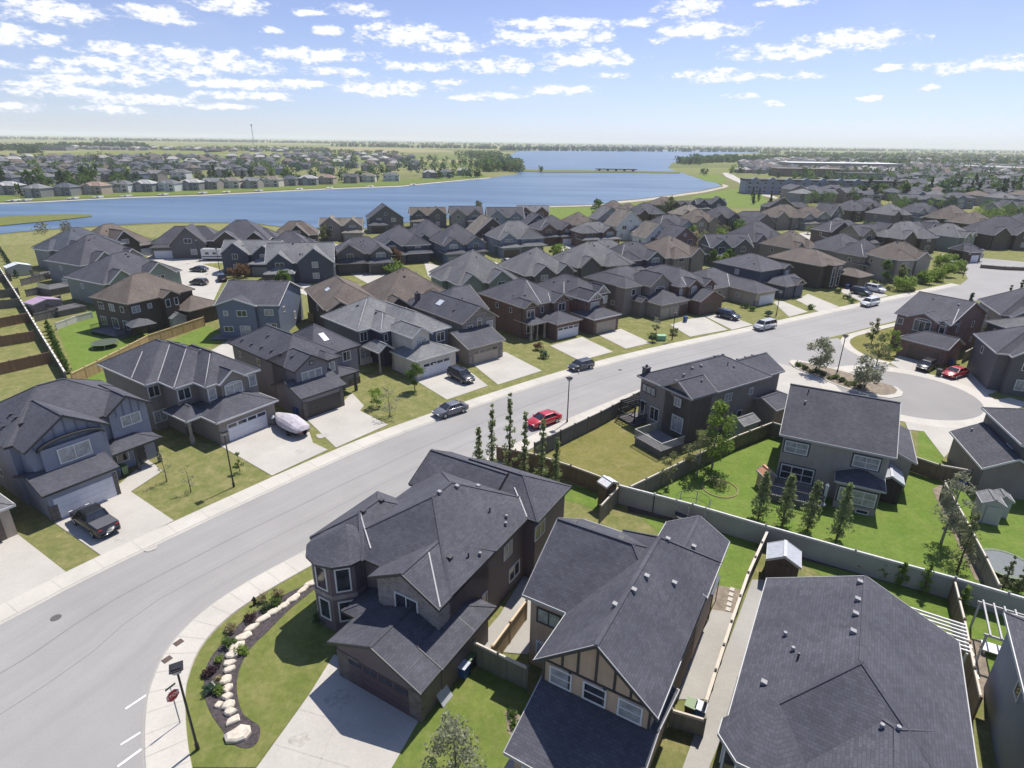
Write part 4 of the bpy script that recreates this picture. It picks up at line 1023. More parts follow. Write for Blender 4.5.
sheet('patio', [(712, 610), (735, 614), (704, 700), (672, 700), (690, 660)], .06, PATIO)
sheet('gravel_bed', [(714, 585), (742, 590), (735, 614), (712, 610)], .058, DIRT)
sheet('patio', [(470, 650), (500, 615), (545, 540), (562, 580), (545, 610), (528, 655)], .06, PATIO)
sheet('side_walk', [(700, 790), (680, 775), (722, 660), (752, 580), (765, 580), (745, 680)], .05, PATIO)
sheet('patio', [(207, 353), (230, 340), (240, 352), (230, 368), (220, 362)], .05, CONC)
sheet('gravel_bed', [(932, 490), (942, 484), (990, 585), (975, 580)], .05, DIRT)
sheet('gravel_bed', [(955, 674), (965, 640), (982, 640), (992, 690), (980, 700)], .056, DIRT)
sheet('planting_bed', [(505, 712), (516, 708), (527, 735), (520, 742), (508, 734)], .062, DIRT)
sheet('planting_bed', [(628, 500), (700, 512), (758, 530), (752, 540), (700, 528), (628, 512)], .05, MULCH)
sheet('planting_bed', [(768, 540), (945, 585), (948, 600), (860, 575), (770, 552)], .05, MULCH)
# crossing marks at the stop line
lines = MB()
for (a, b, c_, d) in (((125, 708.5), (149, 692.5), (150, 694), (126, 710)), ((120, 744.5), (140, 732), (141, 733.6), (121, 746)), ((117, 766), (141, 748.5), (142, 750.6), (118, 768))):
    lines.face([(lambda q: (q.x, q.y, .03))(gp(*p)) for p in (a, b, c_, d)][::-1])
struct('road_marking', lines, m_plain('road_paint', (.62, .62, .60), .7, var=.2, scale=5))
# joints in the nearer drives
JT = MB()
for a, b in (((300, 710), (400, 740)), ((275, 745), (350, 768)), ((80, 535), (150, 505)), ((245, 462), (298, 436)), ((298, 440), (270, 425)), ((335, 432), (350, 402)), ((350, 690), (318, 768))):
    p, q = gp(*a), gp(*b); d = (q - p).normalized(); n = Vector((-d.y, d.x, 0)) * .025
    JT.face([(p - n).to_tuple()[:2] + (.0605,), (q - n).to_tuple()[:2] + (.0605,), (q + n).to_tuple()[:2] + (.0605,), (p + n).to_tuple()[:2] + (.0605,)])
struct('concrete_joint', JT, JOINT)

# ------------------------------------------------------------------ generic houses
def gen(label, px, py, W, D, h, rk, wk, kind='A', seed=0, group=None, zc=7.2, mirror=False, z1=5.6, gar='tan', det=True):
    r = random.Random(seed * 77 + int(px) * 13 + int(py))
    c = gp(px, py, zc); a = radians(h)
    ox, oy = -W / 2, -D / 2
    org = (c.x + ox * cos(a) - oy * sin(a), c.y + ox * sin(a) + oy * cos(a))
    m = []; w = []; gd_ = []; ds = []; vs = []; fl = []
    mx = (lambda u: W - u) if mirror else (lambda u: u)
    def E(u0, u1, v0, v1): return (mx(u1), mx(u0), v0, v1) if mirror else (u0, u1, v0, v1)
    gw = min(6.8, W * .6); tr = r.choice([WHITE, TAN_T, GREYT, WHITE])
    p0 = r.uniform(.62, .78)
    f0 = 3.2 if kind in 'ABG' else 0
    if kind == 'A':
        m = [(E(0, W, f0, D), 0, z1, 'v11' if D > W else 'u11', p0), (E(0, gw, 0, 7), 0, 3.0, 'v11', .42), (E(.2, gw - .8, f0 - 1.4, f0 + 5), 0, z1, 'v01', .7), (E(gw + .3, W - .2, f0 - .7, f0 + 4), 0, z1, 'v01' if r.random() < .6 else 'v11', .7), (E(gw - .3, W, f0 - 2.0, f0 + 3), 0, 2.9, 'v11', .42, dict(open=True))]
        w = [('f', mx(gw / 2 - .3), f0 - 1.0, 3.6, 2.4, 1.4, '2a' if r.random() < .4 else '2', tr if tr is WHITE else WHITE, CURT), ('f', mx((gw + W) / 2), f0 - .3, 3.7, min(1.6, W - gw - 1.4), 1.3, '2', WHITE), ('f', mx((gw + W) / 2), f0 + .4, .9, min(1.6, W - gw - 1.4), 1.5, '2', WHITE)]
        gd_ = [('f', mx(gw / 2), .4, gw - 1.7, 2.1, gar, False, .06)]
    elif kind == 'B':
        m = [(E(0, W, f0, D), 0, z1, 'u00', p0 - .05), (E(0, gw, 0, 7), 0, 3.0, 'u11', .42), (E(.4, gw - .4, f0 - .8, f0 + 6), 0, z1, 'v00', .8), (E(gw + .2, W - .2, f0 - .6, f0 + 5), 0, z1, 'v00', .8)]
        w = [('f', mx(gw / 2), f0 - .4, 3.6, 2.0, 1.4, '2', WHITE), ('f', mx((gw + W) / 2), f0 - .2, 3.6, 1.4, 1.4, '2', WHITE), ('f', mx((gw + W) / 2), f0 - .2, 1.0, 1.5, 1.4, '2', WHITE)]
        gd_ = [('f', mx(gw / 2), .4, gw - 1.7, 2.1, gar, False, .06)]
    elif kind == 'G':
        m = [(E(0, W, f0, D), 0, z1, 'v00', p0 + .08), (E(0, gw, 0, 7), 0, 3.0, 'v11', .42)]
        w = [('f', W * .3, f0 + .4, 3.6, 1.8, 1.4, '2', WHITE), ('f', W * .7, f0 + .4, 3.6, 1.8, 1.4, '2', WHITE), ('f', W * .5, f0 + .38, 6.0, 1.0, .9, '1', WHITE), ('f', mx((gw + W) / 2), f0 + .4, .9, 1.4, 1.5, '2', WHITE)]
        gd_ = [('f', mx(gw / 2), .4, gw - 1.7, 2.1, gar, False, .06)]
    elif kind == 'L':   # low and wide
        z1 = 3.2
        m = [((0, W, 2.5, D), 0, z1, 'u11', p0), (E(0, gw, 0, 7), 0, z1, 'v11', p0), (E(gw + .5, W - .8, 1.3, 7), 0, z1, 'v01', .7)]
        w = [('f', mx((gw + W) / 2), 1.7, .9, 2.2, 1.5, '3', WHITE)]
        gd_ = [('f', mx(gw / 2), .4, gw - 1.7, 2.1, gar, False, .06)]
    elif kind == 'H':   # plain hip, back or side towards the camera
        m = [((0, W, 0, D), 0, z1, 'v11' if D > W else 'u11', p0), (E(W * .12, W * .55, -1.2, 5), 0, z1, 'v11' if r.random() < .4 else 'v01', .75), (E(W * .6, W * .95, -.5, 5), 0, z1, 'v01', .8)]
        if r.random() < .6: m.append((E(W * .5, W + 1.2, D * .35, D * .8), 0, z1, 'u01' if not mirror else 'u10', .7))
        w = [('f', mx(W * .33), -.8, 3.7, 1.8, 1.2, '2', WHITE), ('f', mx(W * .75), .4, 3.7, 1.5, 1.2, '2', WHITE), ('f', mx(W * .33), -.8, .8, 2.0, 1.6, '2', WHITE), ('f', mx(W * .75), .4, .8, 1.7, 1.9, '2', WHITE)]
    elif kind == 'S':   # steep front gable between wings
        m = [((0, W, 2, D), 0, 4.0, 'u11', .75), (E(W * .2, W * .72, 0, D * .6), 0, 4.0, 'v00', .95), (E(W * .66, W, .8, 7), 0, 3.2, 'v11', .5)]
        w = [('f', mx(W * .46), .4, 4.2, 2.0, 1.3, '2', WHITE), ('f', mx(W * .12), 2.4, 1.2, 1.5, 1.3, '2', WHITE), ('f', mx(W * .4), .4, 1.0, 1.6, 1.6, '2', WHITE)]
        gd_ = [('f', mx(W * .6), .38, 3.4, 2.1, gar, False, .06)] if r.random() < .5 else [('f', mx(W * .83), 1.2, W * .34 - 1.6, 2.1, gar, False, .06)]
    w += [('l', D * .6, .4, z1 - 1.9, .9, 1.1, '1', WHITE), ('r', D * .55, W - .4, z1 - 1.9, 1.0, 1.1, '1', WHITE)] if z1 > 4 else []
    if det:
        vs = [(W * .5 + r.uniform(-2, 2), D * .5 + r.uniform(-2, 2), r.choice(['box', 'cap', 'pipe'])) for _ in range(4)]
        if r.random() < .5: fl = [((.3, f0 + .3), (min(W, D - f0) * .42, f0 + min(W, D - f0) * .42))] if kind == 'A' else []
    return house(label, org, h, m, rk, wk, tr, w, gdoors=gd_, vents=vs, flashes=fl, group=group)

NB = 'houses of the nearer streets'
MID = [
 # left cluster, west to east
 (123, 267, 15, 13, 62, 'slate', 'green', 'H', 'pale green sided house with slate hip roof, left of the brown-roofed dark house'),
 (95, 252, 14, 13, 64, 'slate', 'grey', 'H', 'grey house with blue deck chairs side, second back from the brown-roofed dark house'),
 (78, 240, 14, 13, 66, 'blue', 'grey', 'H', 'slate-roofed house at the left tip of the cluster beside the meadow'),
 (112, 234, 14, 14, 60, 'brown', 'dbrown', 'S', 'brown-roofed house with brick garage at the meadow end of the left court'),
 (190, 233, 17, 12, 12, 'slate', 'dgrey', 'S', 'dark chalet-like house with steep wood-toned gable facing the left court'),
 (243, 232, 15, 13, 10, 'slate', 'dbrown', 'H', 'dark brown lakeside house with a pyramid roof and white window row'),
 (252, 247, 13, 11, 2, 'lgrey', 'navy', 'B', 'navy house with pale grey roof facing the parked white motorhome'),
 (301, 254, 14, 13, 12, 'lgrey', 'navy', 'B', 'navy and white house with twin board gables and two white garage doors'),
 (296, 226, 12, 11, 15, 'brown', 'dbrown', 'S', 'brown-roofed lakeside house with small centre gable, left of the tan-roofed one'),
 (290, 240, 11, 10, 14, 'slate', 'dgrey', 'H', 'slate-roofed house tucked behind the navy and white twin-gabled house'),
 (341, 221, 13, 9, 8, 'tan', 'taupe', 'U', 'tan-roofed lakeside house with dark front porch at the end of the court'),
 (385, 214, 12, 11, 20, 'slate', 'dgrey', 'G', 'slate-roofed lakeside house with a steep gable towards the water'),
 (362, 246, 13, 13, 18, 'slate', 'dgrey', 'A', 'dark house with arched upper window over a double tan garage'),
 (401, 238, 13, 15, 24, 'slate', 'navy', 'A', 'navy house with two dark gables and a pale-edged low garage roof'),
 (405, 290, 15, 15, 32, 'brown', 'dbrown', 'H', 'brown hip-roofed house with rooftop chimney, behind the light grey-roofed navy house'),
 (428, 211, 13, 10, 14, 'brown', 'dgrey', 'B', 'brown-roofed lakeside house with three small dormers'),
 (428, 231, 11, 14, 24, 'slate', 'dgrey', 'H', 'slate hip-roofed house between the navy twin-gabled house and the blue hip-roofed one'),
 (458, 237, 12, 15, 26, 'slate', 'blue', 'A', 'blue-grey house with small arched dormer in the middle court'),
 (466, 211, 12, 12, 10, 'slate', 'grey', 'B', 'grey lakeside house with white ridge cap and brown side gable'),
 (489, 228, 11, 12, 24, 'tan', 'brown', 'G', 'tan-roofed house wedged between slate roofs in the middle court'),
 (505, 213, 13, 12, 8, 'slate', 'pblue', 'B', 'pale blue lakeside house with three pointed gables'),
 (533, 209, 12, 10, 4, 'lgrey', 'brick', 'U', 'brick lakeside house with pale roof beside the lakeside lawn'),
 (537, 221, 9, 9, 20, 'dark', 'dgrey', 'G', 'small dark steep-gabled house behind the pale blue lakeside house'),
 (516, 232, 14, 14, 24, 'grey', 'pblue', 'A', 'pale blue house with broad grey hip roof and white twin gables'),
 (473, 269, 13, 14, 30, 'grey', 'green', 'H', 'green-grey low house with a pale grey roof seen from behind, beside a pale drive'),
 (536, 262, 12, 13, 28, 'grey', 'dgrey', 'H', 'long dark-walled house with pale grey roof behind the twin tudor gabled brick house'),
 (553, 224, 12, 13, 22, 'dark', 'brick', 'A', 'dark brick house with white roof ridge and round-topped gable window'),
 (578, 219, 10, 10, 18, 'brown', 'taupe', 'H', 'small brown hip-roofed house in front of the lakeside lawn'),
 (595, 227, 12, 11, 22, 'grey', 'brick', 'A', 'house with flat-looking grey roof and white bay, right of the small brown roof'),
 (609, 215, 11, 10, 20, 'grey', 'grey', 'G', 'grey-roofed house by the big shrub at the end of the lakeside lawn'),
 (627, 221, 11, 11, 24, 'tan', 'white', 'G', 'white-gabled house with tan and brown roof halves'),
 (655, 232, 9, 10, 26, 'tan', 'white', 'G', 'white sided narrow house with a tan gable roof'),
 (591, 255, 15, 13, 26, 'grey', 'dgrey', 'H', 'broad pale grey hip-roofed bungalow in the middle of the estate'),
 (607, 241, 12, 11, 24, 'grey', 'brown', 'L', 'low house with a scalloped pale roof edge behind the broad grey bungalow'),
 (634, 252, 12, 12, 28, 'dark', 'dgrey', 'A', 'dark slate house with one small arched dormer right of the broad grey bungalow'),
 (668, 247, 13, 13, 30, 'brown', 'taupe', 'H', 'light brown hip-roofed house with a dark gable at its right corner'),
 (671, 221, 13, 12, 24, 'dark', 'pblue', 'A', 'slate house with lilac gable, left of the tall thin green trees'),
 (681, 235, 10, 10, 26, 'slate', 'rbrick', 'G', 'red brick gabled house behind the light brown hip roof'),
 (613, 206, 10, 9, 18, 'brown', 'rbrick', 'H', 'rust brown house nearest the beach curve'),
 (628, 208, 10, 9, 20, 'brown', 'taupe', 'H', 'second rust brown house along the beach'),
 (645, 209, 12, 10, 20, 'slate', 'brown', 'H', 'dark slate house with dense shrubs along the beach'),
 (664, 201, 12, 9, 16, 'brown', 'dbrown', 'H', 'brown-roofed house along the beach left of two slate-roofed ones'),
 (688, 200, 14, 9, 12, 'slate', 'dgrey', 'L', 'long low slate house by the bend of the beach'),
 (711, 201, 14, 9, 6, 'slate', 'navy', 'B', 'navy house with flat-fronted slate roof at the edge of the park'),
 (688, 210, 12, 10, 18, 'tan', 'taupe', 'H', 'tan hip-roofed house in front of the long low slate house'),
 (697, 217, 12, 10, 20, 'brown', 'taupe', 'H', 'brown-grey hip-roofed house left of the estate trees'),
 (721, 213, 12, 10, 16, 'slate', 'dgrey', 'H', 'slate hip-roofed house just in front of the navy park house'),
 (752, 214, 16, 12, 14, 'slate', 'dgrey', 'L', 'large slate-roofed bungalow with rooftop chimney'),
 (783, 212, 15, 12, 14, 'brown', 'taupe', 'H', 'long brown-roofed house right of the large slate bungalow'),
 (811, 213, 13, 12, 16, 'brown', 'grey', 'A', 'brown-roofed house with round turret-like entry beside the pale court'),
 (786, 200, 20, 8, 6, 'dark', 'dgrey', 'L', 'long dark low roof behind the brown-roofed row'),
 (832, 211, 11, 11, 40, 'dark', 'dgrey', 'G', 'dark house with a bright white rake board'),
 (755, 233, 14, 12, 28, 'slate', 'grey', 'H', 'slate hip-roofed house behind the big open-gabled dark house'),
 (728, 241, 12, 11, 10, 'slate', 'dgrey', 'U', 'dark house with one large open gable on its left end, above young trees'),
 (790, 240, 11, 11, 30, 'brown', 'taupe', 'H', 'brown-grey roof with two skylights between the navy house and the pale court'),
 (868, 203, 13, 12, 30, 'slate', 'dgrey', 'A', 'slate house with a dark triangular gable beyond the pale court'),
 (889, 210, 12, 12, 26, 'grey', 'dgrey', 'H', 'pale grey-roofed house joined visually to the dark triangular gable'),
 (850, 206, 12, 11, 26, 'slate', 'brown', 'H', 'slate house left of the dark triangular gable'),
 (843, 226, 15, 11, 20, 'slate', 'brown', 'A', 'slate-roofed house with arched entries facing the pale court'),
 (874, 230, 15, 11, 18, 'slate', 'taupe', 'B', 'slate-roofed house with small windows, right of the arched-entry house'),
 (903, 231, 16, 12, 22, 'grey', 'brown', 'H', 'house with a long grey-green roof behind the corner house'),
 (840, 243, 13, 12, 28, 'slate', 'taupe', 'H', 'slate hip-roofed house behind the big brown hip roof'),
 (868, 249, 10, 11, 28, 'slate', 'taupe', 'A', 'narrow slate-roofed house with low garage next to the corner house'),
 (922, 208, 14, 12, 20, 'slate', 'pblue', 'A', 'slate house with pale blue gable in front of the estate trees'),
 (928, 226, 13, 12, 30, 'dark', 'green', 'B', 'green-grey house with criss-cross gable trim, left of the red car'),
 (948, 230, 10, 12, 30, 'grey', 'green', 'H', 'pale grey hip-roofed house with white roof line, behind the red car'),
 (950, 214, 14, 12, 28, 'brown', 'brown', 'H', 'brown-grey roofed house with white roof line in the right-hand block'),
 (973, 219, 12, 12, 22, 'brown', 'dbrown', 'H', 'brown house with a rooftop chimney beside the garden trees'),
 (999, 228, 17, 13, 8, 'slate', 'brown', 'H', 'big slate-roofed house with two white roof lines above the cross street'),
 (1022, 222, 14, 12, 8, 'slate', 'taupe', 'H', 'slate-roofed house cut by the right edge above the cross street'),
 (1010, 205, 15, 12, 8, 'slate', 'grey', 'B', 'grey gabled house behind the garden trees at the right edge'),
]
for i, (x, y, W, D, h, rk, wk, kd, lb) in enumerate(MID):
    kk = kd
    if kd == 'U': kk = 'B'
    gen(lb, x, y, W * 1.12, D * 1.08, h, rk, wk, kk, seed=i, z1=4.9, group=NB, mirror=(i % 2 == 0), gar=random.Random(i).choice(['tan', 'white', 'brown', 'dark', 'grey']), zc=6.2)
# corner house with brown roof, garage by the red car
gen('taupe stone corner house with a brown gable roof and chimney above bright green shrubs', 862 + 35, 254, 13, 10, 10, 'brown', 'sand', 'H', seed=5, group=NB, zc=6)
gen('low slate pyramid-roofed garage with white doors beside the red car', 970, 247, 7.5, 8, 15, 'slate', 'brown', 'L', seed=8, group=NB, zc=4, gar='white')
gen('slate-roofed house cut by the right edge beyond the poplars, above the cross street corner', 1022, 310, 10, 12, -20, 'slate', 'taupe', 'H', seed=8, group=NB, zc=5.5)
gen('slate-roofed house low at the right edge behind the dark grey house', 1035, 345, 12, 10, -20, 'slate', 'dgrey', 'H', seed=9, group=NB, zc=6)

# ------------------------------------------------------------------ far houses, copied from a few kinds
def far_proto(i, rk, wk, shape):
    r = random.Random(900 + i)
    W = 13 if shape != 'w' else 16; D = 11
    o, H = house('x', (0, 4000 + i * 30), 0, [((-W / 2, W / 2, -D / 2, D / 2), 0, 5.8, 'u11' if shape != 'g' else 'u00', .45), ((-W * .3, W * .1, -D / 2 - 1.2, 0), 0, 5.8, 'v01' if shape != 'h' else 'v11', .5)], rk, wk, WHITE,
        [('f', -W * .1, -D / 2 - .8, 3.2, 3.2, 1.7, '2', WHITE), ('f', W * .3, -D / 2 + .4, 3.2, 2.6, 1.6, '2', WHITE), ('f', -W * .1, -D / 2 - .8, .5, 3.6, 2.0, '2', WHITE), ('f', W * .3, -D / 2 + .4, .5, 2.6, 1.9, '2', WHITE), ('f', -W * .4, -D / 2 + .4, 3.2, 1.4, 1.5, '1', WHITE)])
    return o
protos = [far_proto(i, *a) for i, a in enumerate([('lgrey', 'grey', 'h'), ('tan', 'cream', 'w'), ('slate', 'taupe', 'g'), ('grey', 'pblue', 'h'), ('white', 'grey', 'w'), ('brown', 'sand', 'h'), ('lgrey', 'sand', 'g'), ('blue', 'grey', 'h'), ('grey', 'white', 'w'), ('pink', 'tan', 'w'), ('slate', 'blue', 'w')])]
used = set()
nfar = 0
def place_far(k, x, y, h, label, group, sc=1.0, world=False):
    global nfar
    if k in used: o = copy_tree(protos[k])
    else: o = protos[k]; used.add(k)
    q = Vector((x, y, 0)) if world else gp(x, y)
    o.location = (q.x, q.y, .1); o.rotation_euler = (0, 0, radians(h)); o.scale = (sc, sc, sc)
    o['label'] = label; o['category'] = 'house'; o['group'] = group; nfar += 1
    return o
CAND = []
shore = [(12, 193, 4, 'pale grey roofed'), (40, 196, 0, 'blue-grey walled white-roofed'), (68, 194.5, 7, 'slate blue-roofed'), (98, 193, 9, 'wide terracotta-pink roofed'), (123, 191, 8, 'low pale-roofed brown'), (147, 190.5, 4, 'white-roofed'), (170, 190, 8, 'white-roofed blue'), (193, 189, 4, 'small white-roofed'), (214, 188, 6, 'tan-walled white-roofed'),
         (233, 187, 1, 'cream-roofed'), (254, 187, 6, 'steep white-gabled'), (273, 185.5, 1, 'cream and brown'), (291, 184.5, 7, 'dull blue-roofed'), (309, 184, 4, 'pale-roofed'), (327, 183, 9, 'pinkish-roofed'), (352, 182, 2, 'dark gabled'), (368, 181, 1, 'orange-tan'), (392, 180, 8, 'long pale'), (430, 177, 4, 'low white'), (447, 176, 8, 'wide white'), (464, 174.5, 4, 'white-roofed end')]
for n, (x, y, k, adj) in enumerate(shore):
    nxt = ['opposite the grassy spit', 'facing the spit tip', 'right of the spit', 'left of the mid shore', 'on the mid shore', 'right of the mid-shore docks', 'towards the wooded point', 'next to the wooded point'][min(7, n // 3)]
    CAND.append((x, y + 1, k, R.uniform(-6, 6) + (x - 240) * .015, f'{adj} house in the first row across the lake, {nxt}', 'first row across the lake', .84))
rows = [(186, 20), (181, 22), (177, 20), (173, 18), (169.5, 16), (166.5, 15), (163.5, 14), (161, 13)]
for ri, (y0, st) in enumerate(rows):
    x = -14 + R.uniform(0, 10)
    while x < 430 - ri * 4:
        base = y0 - x * (.040 - ri * .0035) + R.uniform(-.5, .5)
        hz_y = 134 + x * 15 / 1024
        if R.random() < .86 and base > hz_y + 15.5:
            CAND.append((x, base, R.choice([0, 2, 3, 5, 6, 7, 7, 8, 10, 2, 10, 5]), R.choice([0, 0, 20, -25, 90]) + R.uniform(-8, 8), 'small house among trees in the back rows across the lake', 'back rows across the lake', R.uniform(.85, 1.0)))
        x += st * R.uniform(.85, 1.2)
# right-hand estates
rr = [(207.5, 22, 905), (203.5, 21, 795), (199.5, 20, 785), (195, 19, 845), (191, 18, 890), (187.5, 17, 885), (184, 16, 880), (181, 15, 850), (178, 14, 860), (175.5, 14, 870), (173, 13, 790)]
for ri, (y0, st, xs_) in enumerate(rr):
    x = xs_ + R.uniform(0, 8)
    while x < 1050:
        if R.random() < .96:
            CAND.append((x, y0 + (x - 900) * .012 + R.uniform(-.7, .7), R.choice([2, 3, 10, 7, 2, 10, 5, 7, 0]), R.choice([0, 15, -20, 90]) + R.uniform(-8, 8), 'slate-roofed house in the crowded rows towards the right horizon', 'rows towards the right horizon', R.uniform(.85, 1.05)))
        x += st * R.uniform(.9, 1.15)
CAND.sort(key=lambda c: -(c[1] - 134 - c[0] * 15 / 1024) - (100 if 'first row' in c[4] else 0))
for (x, y, k, h, lb, gr, sc) in CAND[:192]: place_far(k, x, y, h, lb, gr, sc)
REST = [(c[0], c[1]) for c in CAND[192:]]
print('far houses', nfar, len(REST))
for k, p in enumerate(protos):
    if k not in used:
        for c in p.children_recursive: bpy.data.objects.remove(c)
        bpy.data.objects.remove(p)
# the remaining roofs near the horizon, too small to tell apart
fh = MB(); rf_ = random.Random(3)
for n in range(900 + len(REST)):
    if n >= 900: x, y = REST[n - 900]
    elif n < 620: x = rf_.uniform(740, 1040); y = rf_.uniform(158.5, 173.5)
    elif n < 760: x = rf_.uniform(560, 1030); y = rf_.uniform(152.5, 158)
    else: x = rf_.uniform(-10, 330); y = rf_.uniform(146.5, 149) + x * .012
    q = gp(x, y)
    if x < 900 and 620 <= n < 760: continue
    w, d, hh = rf_.uniform(6, 8.5), rf_.uniform(5, 6.5), rf_.uniform(4, 5.5)
    c, s = cos(rf_.uniform(0, 3)), 0; s = math.sqrt(1 - c * c); mt = rf_.choice([0, 1, 1, 2, 3])
    def T(a, b, z): return (q.x + a * c - b * s, q.y + a * s + b * c, z)
    A_, B_, C_, D_ = T(-w, -d, hh), T(w, -d, hh), T(w, d, hh), T(-w, d, hh); P1, P2 = T(-w * .5, 0, hh + 3), T(w * .5, 0, hh + 3)
    for f in ((A_, B_, P2, P1), (C_, D_, P1, P2), (B_, C_, P2), (D_, A_, P1)): fh.face(f, mt)
    lo = [T(-w, -d, 0), T(w, -d, 0), T(w, d, 0), T(-w, d, 0)]; hi = [A_, B_, C_, D_]
    for k in range(4): fh.face([lo[k], lo[(k + 1) % 4], hi[(k + 1) % 4], hi[k]], 4)
stuff('distant_houses', fh, [m_plain('far_roof_grey', (.12, .12, .13), .9), m_plain('far_roof_slate', (.08, .085, .10), .9), m_plain('far_roof_pale', (.34, .33, .31), .9), m_plain('far_roof_brown', (.13, .10, .085), .9), m_plain('far_wall', (.26, .25, .24), .9)], 'distant house roofs merging towards the horizon beyond the estates', 'houses')

# large buildings
def block(name, label, px, py, W, D, H_, h, wk, roofm, cat, rows_=3, cols=14, par=.5):
    q = gp(px, py); o = empty(name, (q.x, q.y, 0), radians(h), label, cat)
    b = MB(); b.box(-W / 2, W / 2, 0, D, 0, H_); b.build('wall', [wk], o)
    t = MB(); t.box(-W / 2 - .4, W / 2 + .4, -.4, D + .4, H_, H_ + par); t.build('roof', [roofm], o)
    f, g = win_meshes(2.0, 1.7, '2', WHITE, PANE)
    for r_ in range(rows_):
        for c_ in range(cols):
            wdw = link('window', f, o, (-W / 2 + W * (c_ + .5) / cols, 0, .9 + r_ * (H_ - .4) / rows_)); link('pane', g, wdw)
    return o
WF = m_plain('white_membrane', (.62, .64, .66), .7, var=.1, scale=.05); BRW = m_plain('brick_far', (.15, .12, .11), .9, scale=.1)
ap_ = block('apartment_building', 'long pale blue apartment building beyond the park', 806, 195, 84, 14, 8.6, -3, wl('pblue'), rf('grey'), 'apartments', 3, 16, 1.2)
gm_ = MB()
for k in range(7):
    u = -36 + k * 11.5; gm_.face([(u - 4, -.5, 8.6), (u + 4, -.5, 8.6), (u, -.5, 11.4)]); gm_.face([(u - 4, -.5, 8.6), (u, -.5, 11.4), (u, 9, 9.9)]); gm_.face([(u + 4, -.5, 8.6), (u, 9, 9.9), (u, -.5, 11.4)])
gm_.build('dormer', [wl('pblue')], ap_)
block('apartment_building', 'second apartment building with grey roof and a pale yard to its right', 866, 195, 42, 16, 8.5, -8, wl('sand'), rf('slate'), 'apartments', 3, 9, 1.0)
block('commercial_building', 'long white flat-roofed commercial building beyond the apartments', 846, 171.5, 150, 45, 10, 0, wl('sand'), WF, 'building', 1, 20)
block('commercial_building', 'long low brick building with red-brown roof behind the blue apartments', 812, 177, 75, 25, 8, -2, BRW, m_plain('redroof', (.17, .145, .135), .9), 'building', 1, 12)
block('commercial_building', 'grey flat-roofed building beside the green sports field', 862, 183, 40, 20, 8, 0, wl('grey'), rf('slate'), 'building', 1, 8)
block('commercial_building', 'white-roofed hall in the right distance behind the crowded rows', 979, 172.5, 36, 20, 8, 0, wl('sand'), WF, 'building', 1, 6)
block('commercial_building', 'white-roofed hall far off nearest the right edge', 1010, 174, 44, 24, 8, 0, wl('cream'), WF, 'building', 1, 6)
block('farm_building', 'low long farm building among trees beyond the far-left houses', 50, 150.5, 70, 30, 8, 0, wl('grey'), rf('lgrey'), 'building', 1, 8)
for k, p in enumerate(([(345, 271), (372, 286), (390, 273), (376, 267)], [(424, 262), (446, 268), (442, 286), (428, 276)], [(495, 262), (520, 274), (512, 285), (490, 271)], [(783, 244), (800, 233), (822, 231), (828, 239), (808, 250), (795, 251)], [(296, 282), (318, 286), (308, 296), (290, 290)], [(404, 254), (424, 258), (416, 262), (402, 260)], [(640, 262), (660, 262), (655, 268), (640, 270)], [(868, 226), (888, 224), (892, 230), (876, 232)], [(735, 244), (760, 240), (770, 246), (745, 250)], [(560, 243), (580, 246), (570, 252), (556, 250)])):
    sheet('driveway', p, .05 + .001 * (k % 3), CONC)
sheet('sports_field', [(830, 168.5), (842, 165.5), (880, 166.5), (884, 171), (860, 171.5)], .3, GREEN)
sheet('dry_field', [(205, 152.8), (260, 150), (330, 150.5), (420, 153), (470, 151.8), (440, 150), (380, 148), (200, 146.8)], .4, m_grass('pale_field', (.24, .22, .12), (.30, .27, .16), dryamt=.5))
sheet('dry_field', [(-40, 158), (0, 156.3), (60, 155.8), (200, 154.8), (250, 153.3), (200, 150), (100, 151.5), (0, 154.5)], .4, m_grass('bright_field', (.13, .17, .05), (.18, .20, .07), dryamt=.5))
# mast on the horizon
q = gp(254, 145); mo = empty('radio_mast', (q.x, q.y, 0), 0, 'tall thin lattice radio mast on the horizon left of centre', 'mast')
m_ = MB()
Hm = 78
for a in (0, 2.1, 4.2): m_.beam((2 * cos(a), 2 * sin(a), 0), (1.2 * cos(a), 1.2 * sin(a), Hm), .7, .7)
for k in range(12): 
    z = k * Hm / 12; m_.beam((2 * cos(0), 2 * sin(0), z), (1.6 * cos(2.1), 1.6 * sin(2.1), z + Hm / 12), .4, .4)
m_.build('lattice', [GREYT], mo); m_ = MB(); m_.box(-2.5, 2.5, -2.5, 2.5, Hm, Hm + 6); m_.build('antenna_head', [DARKT], mo)
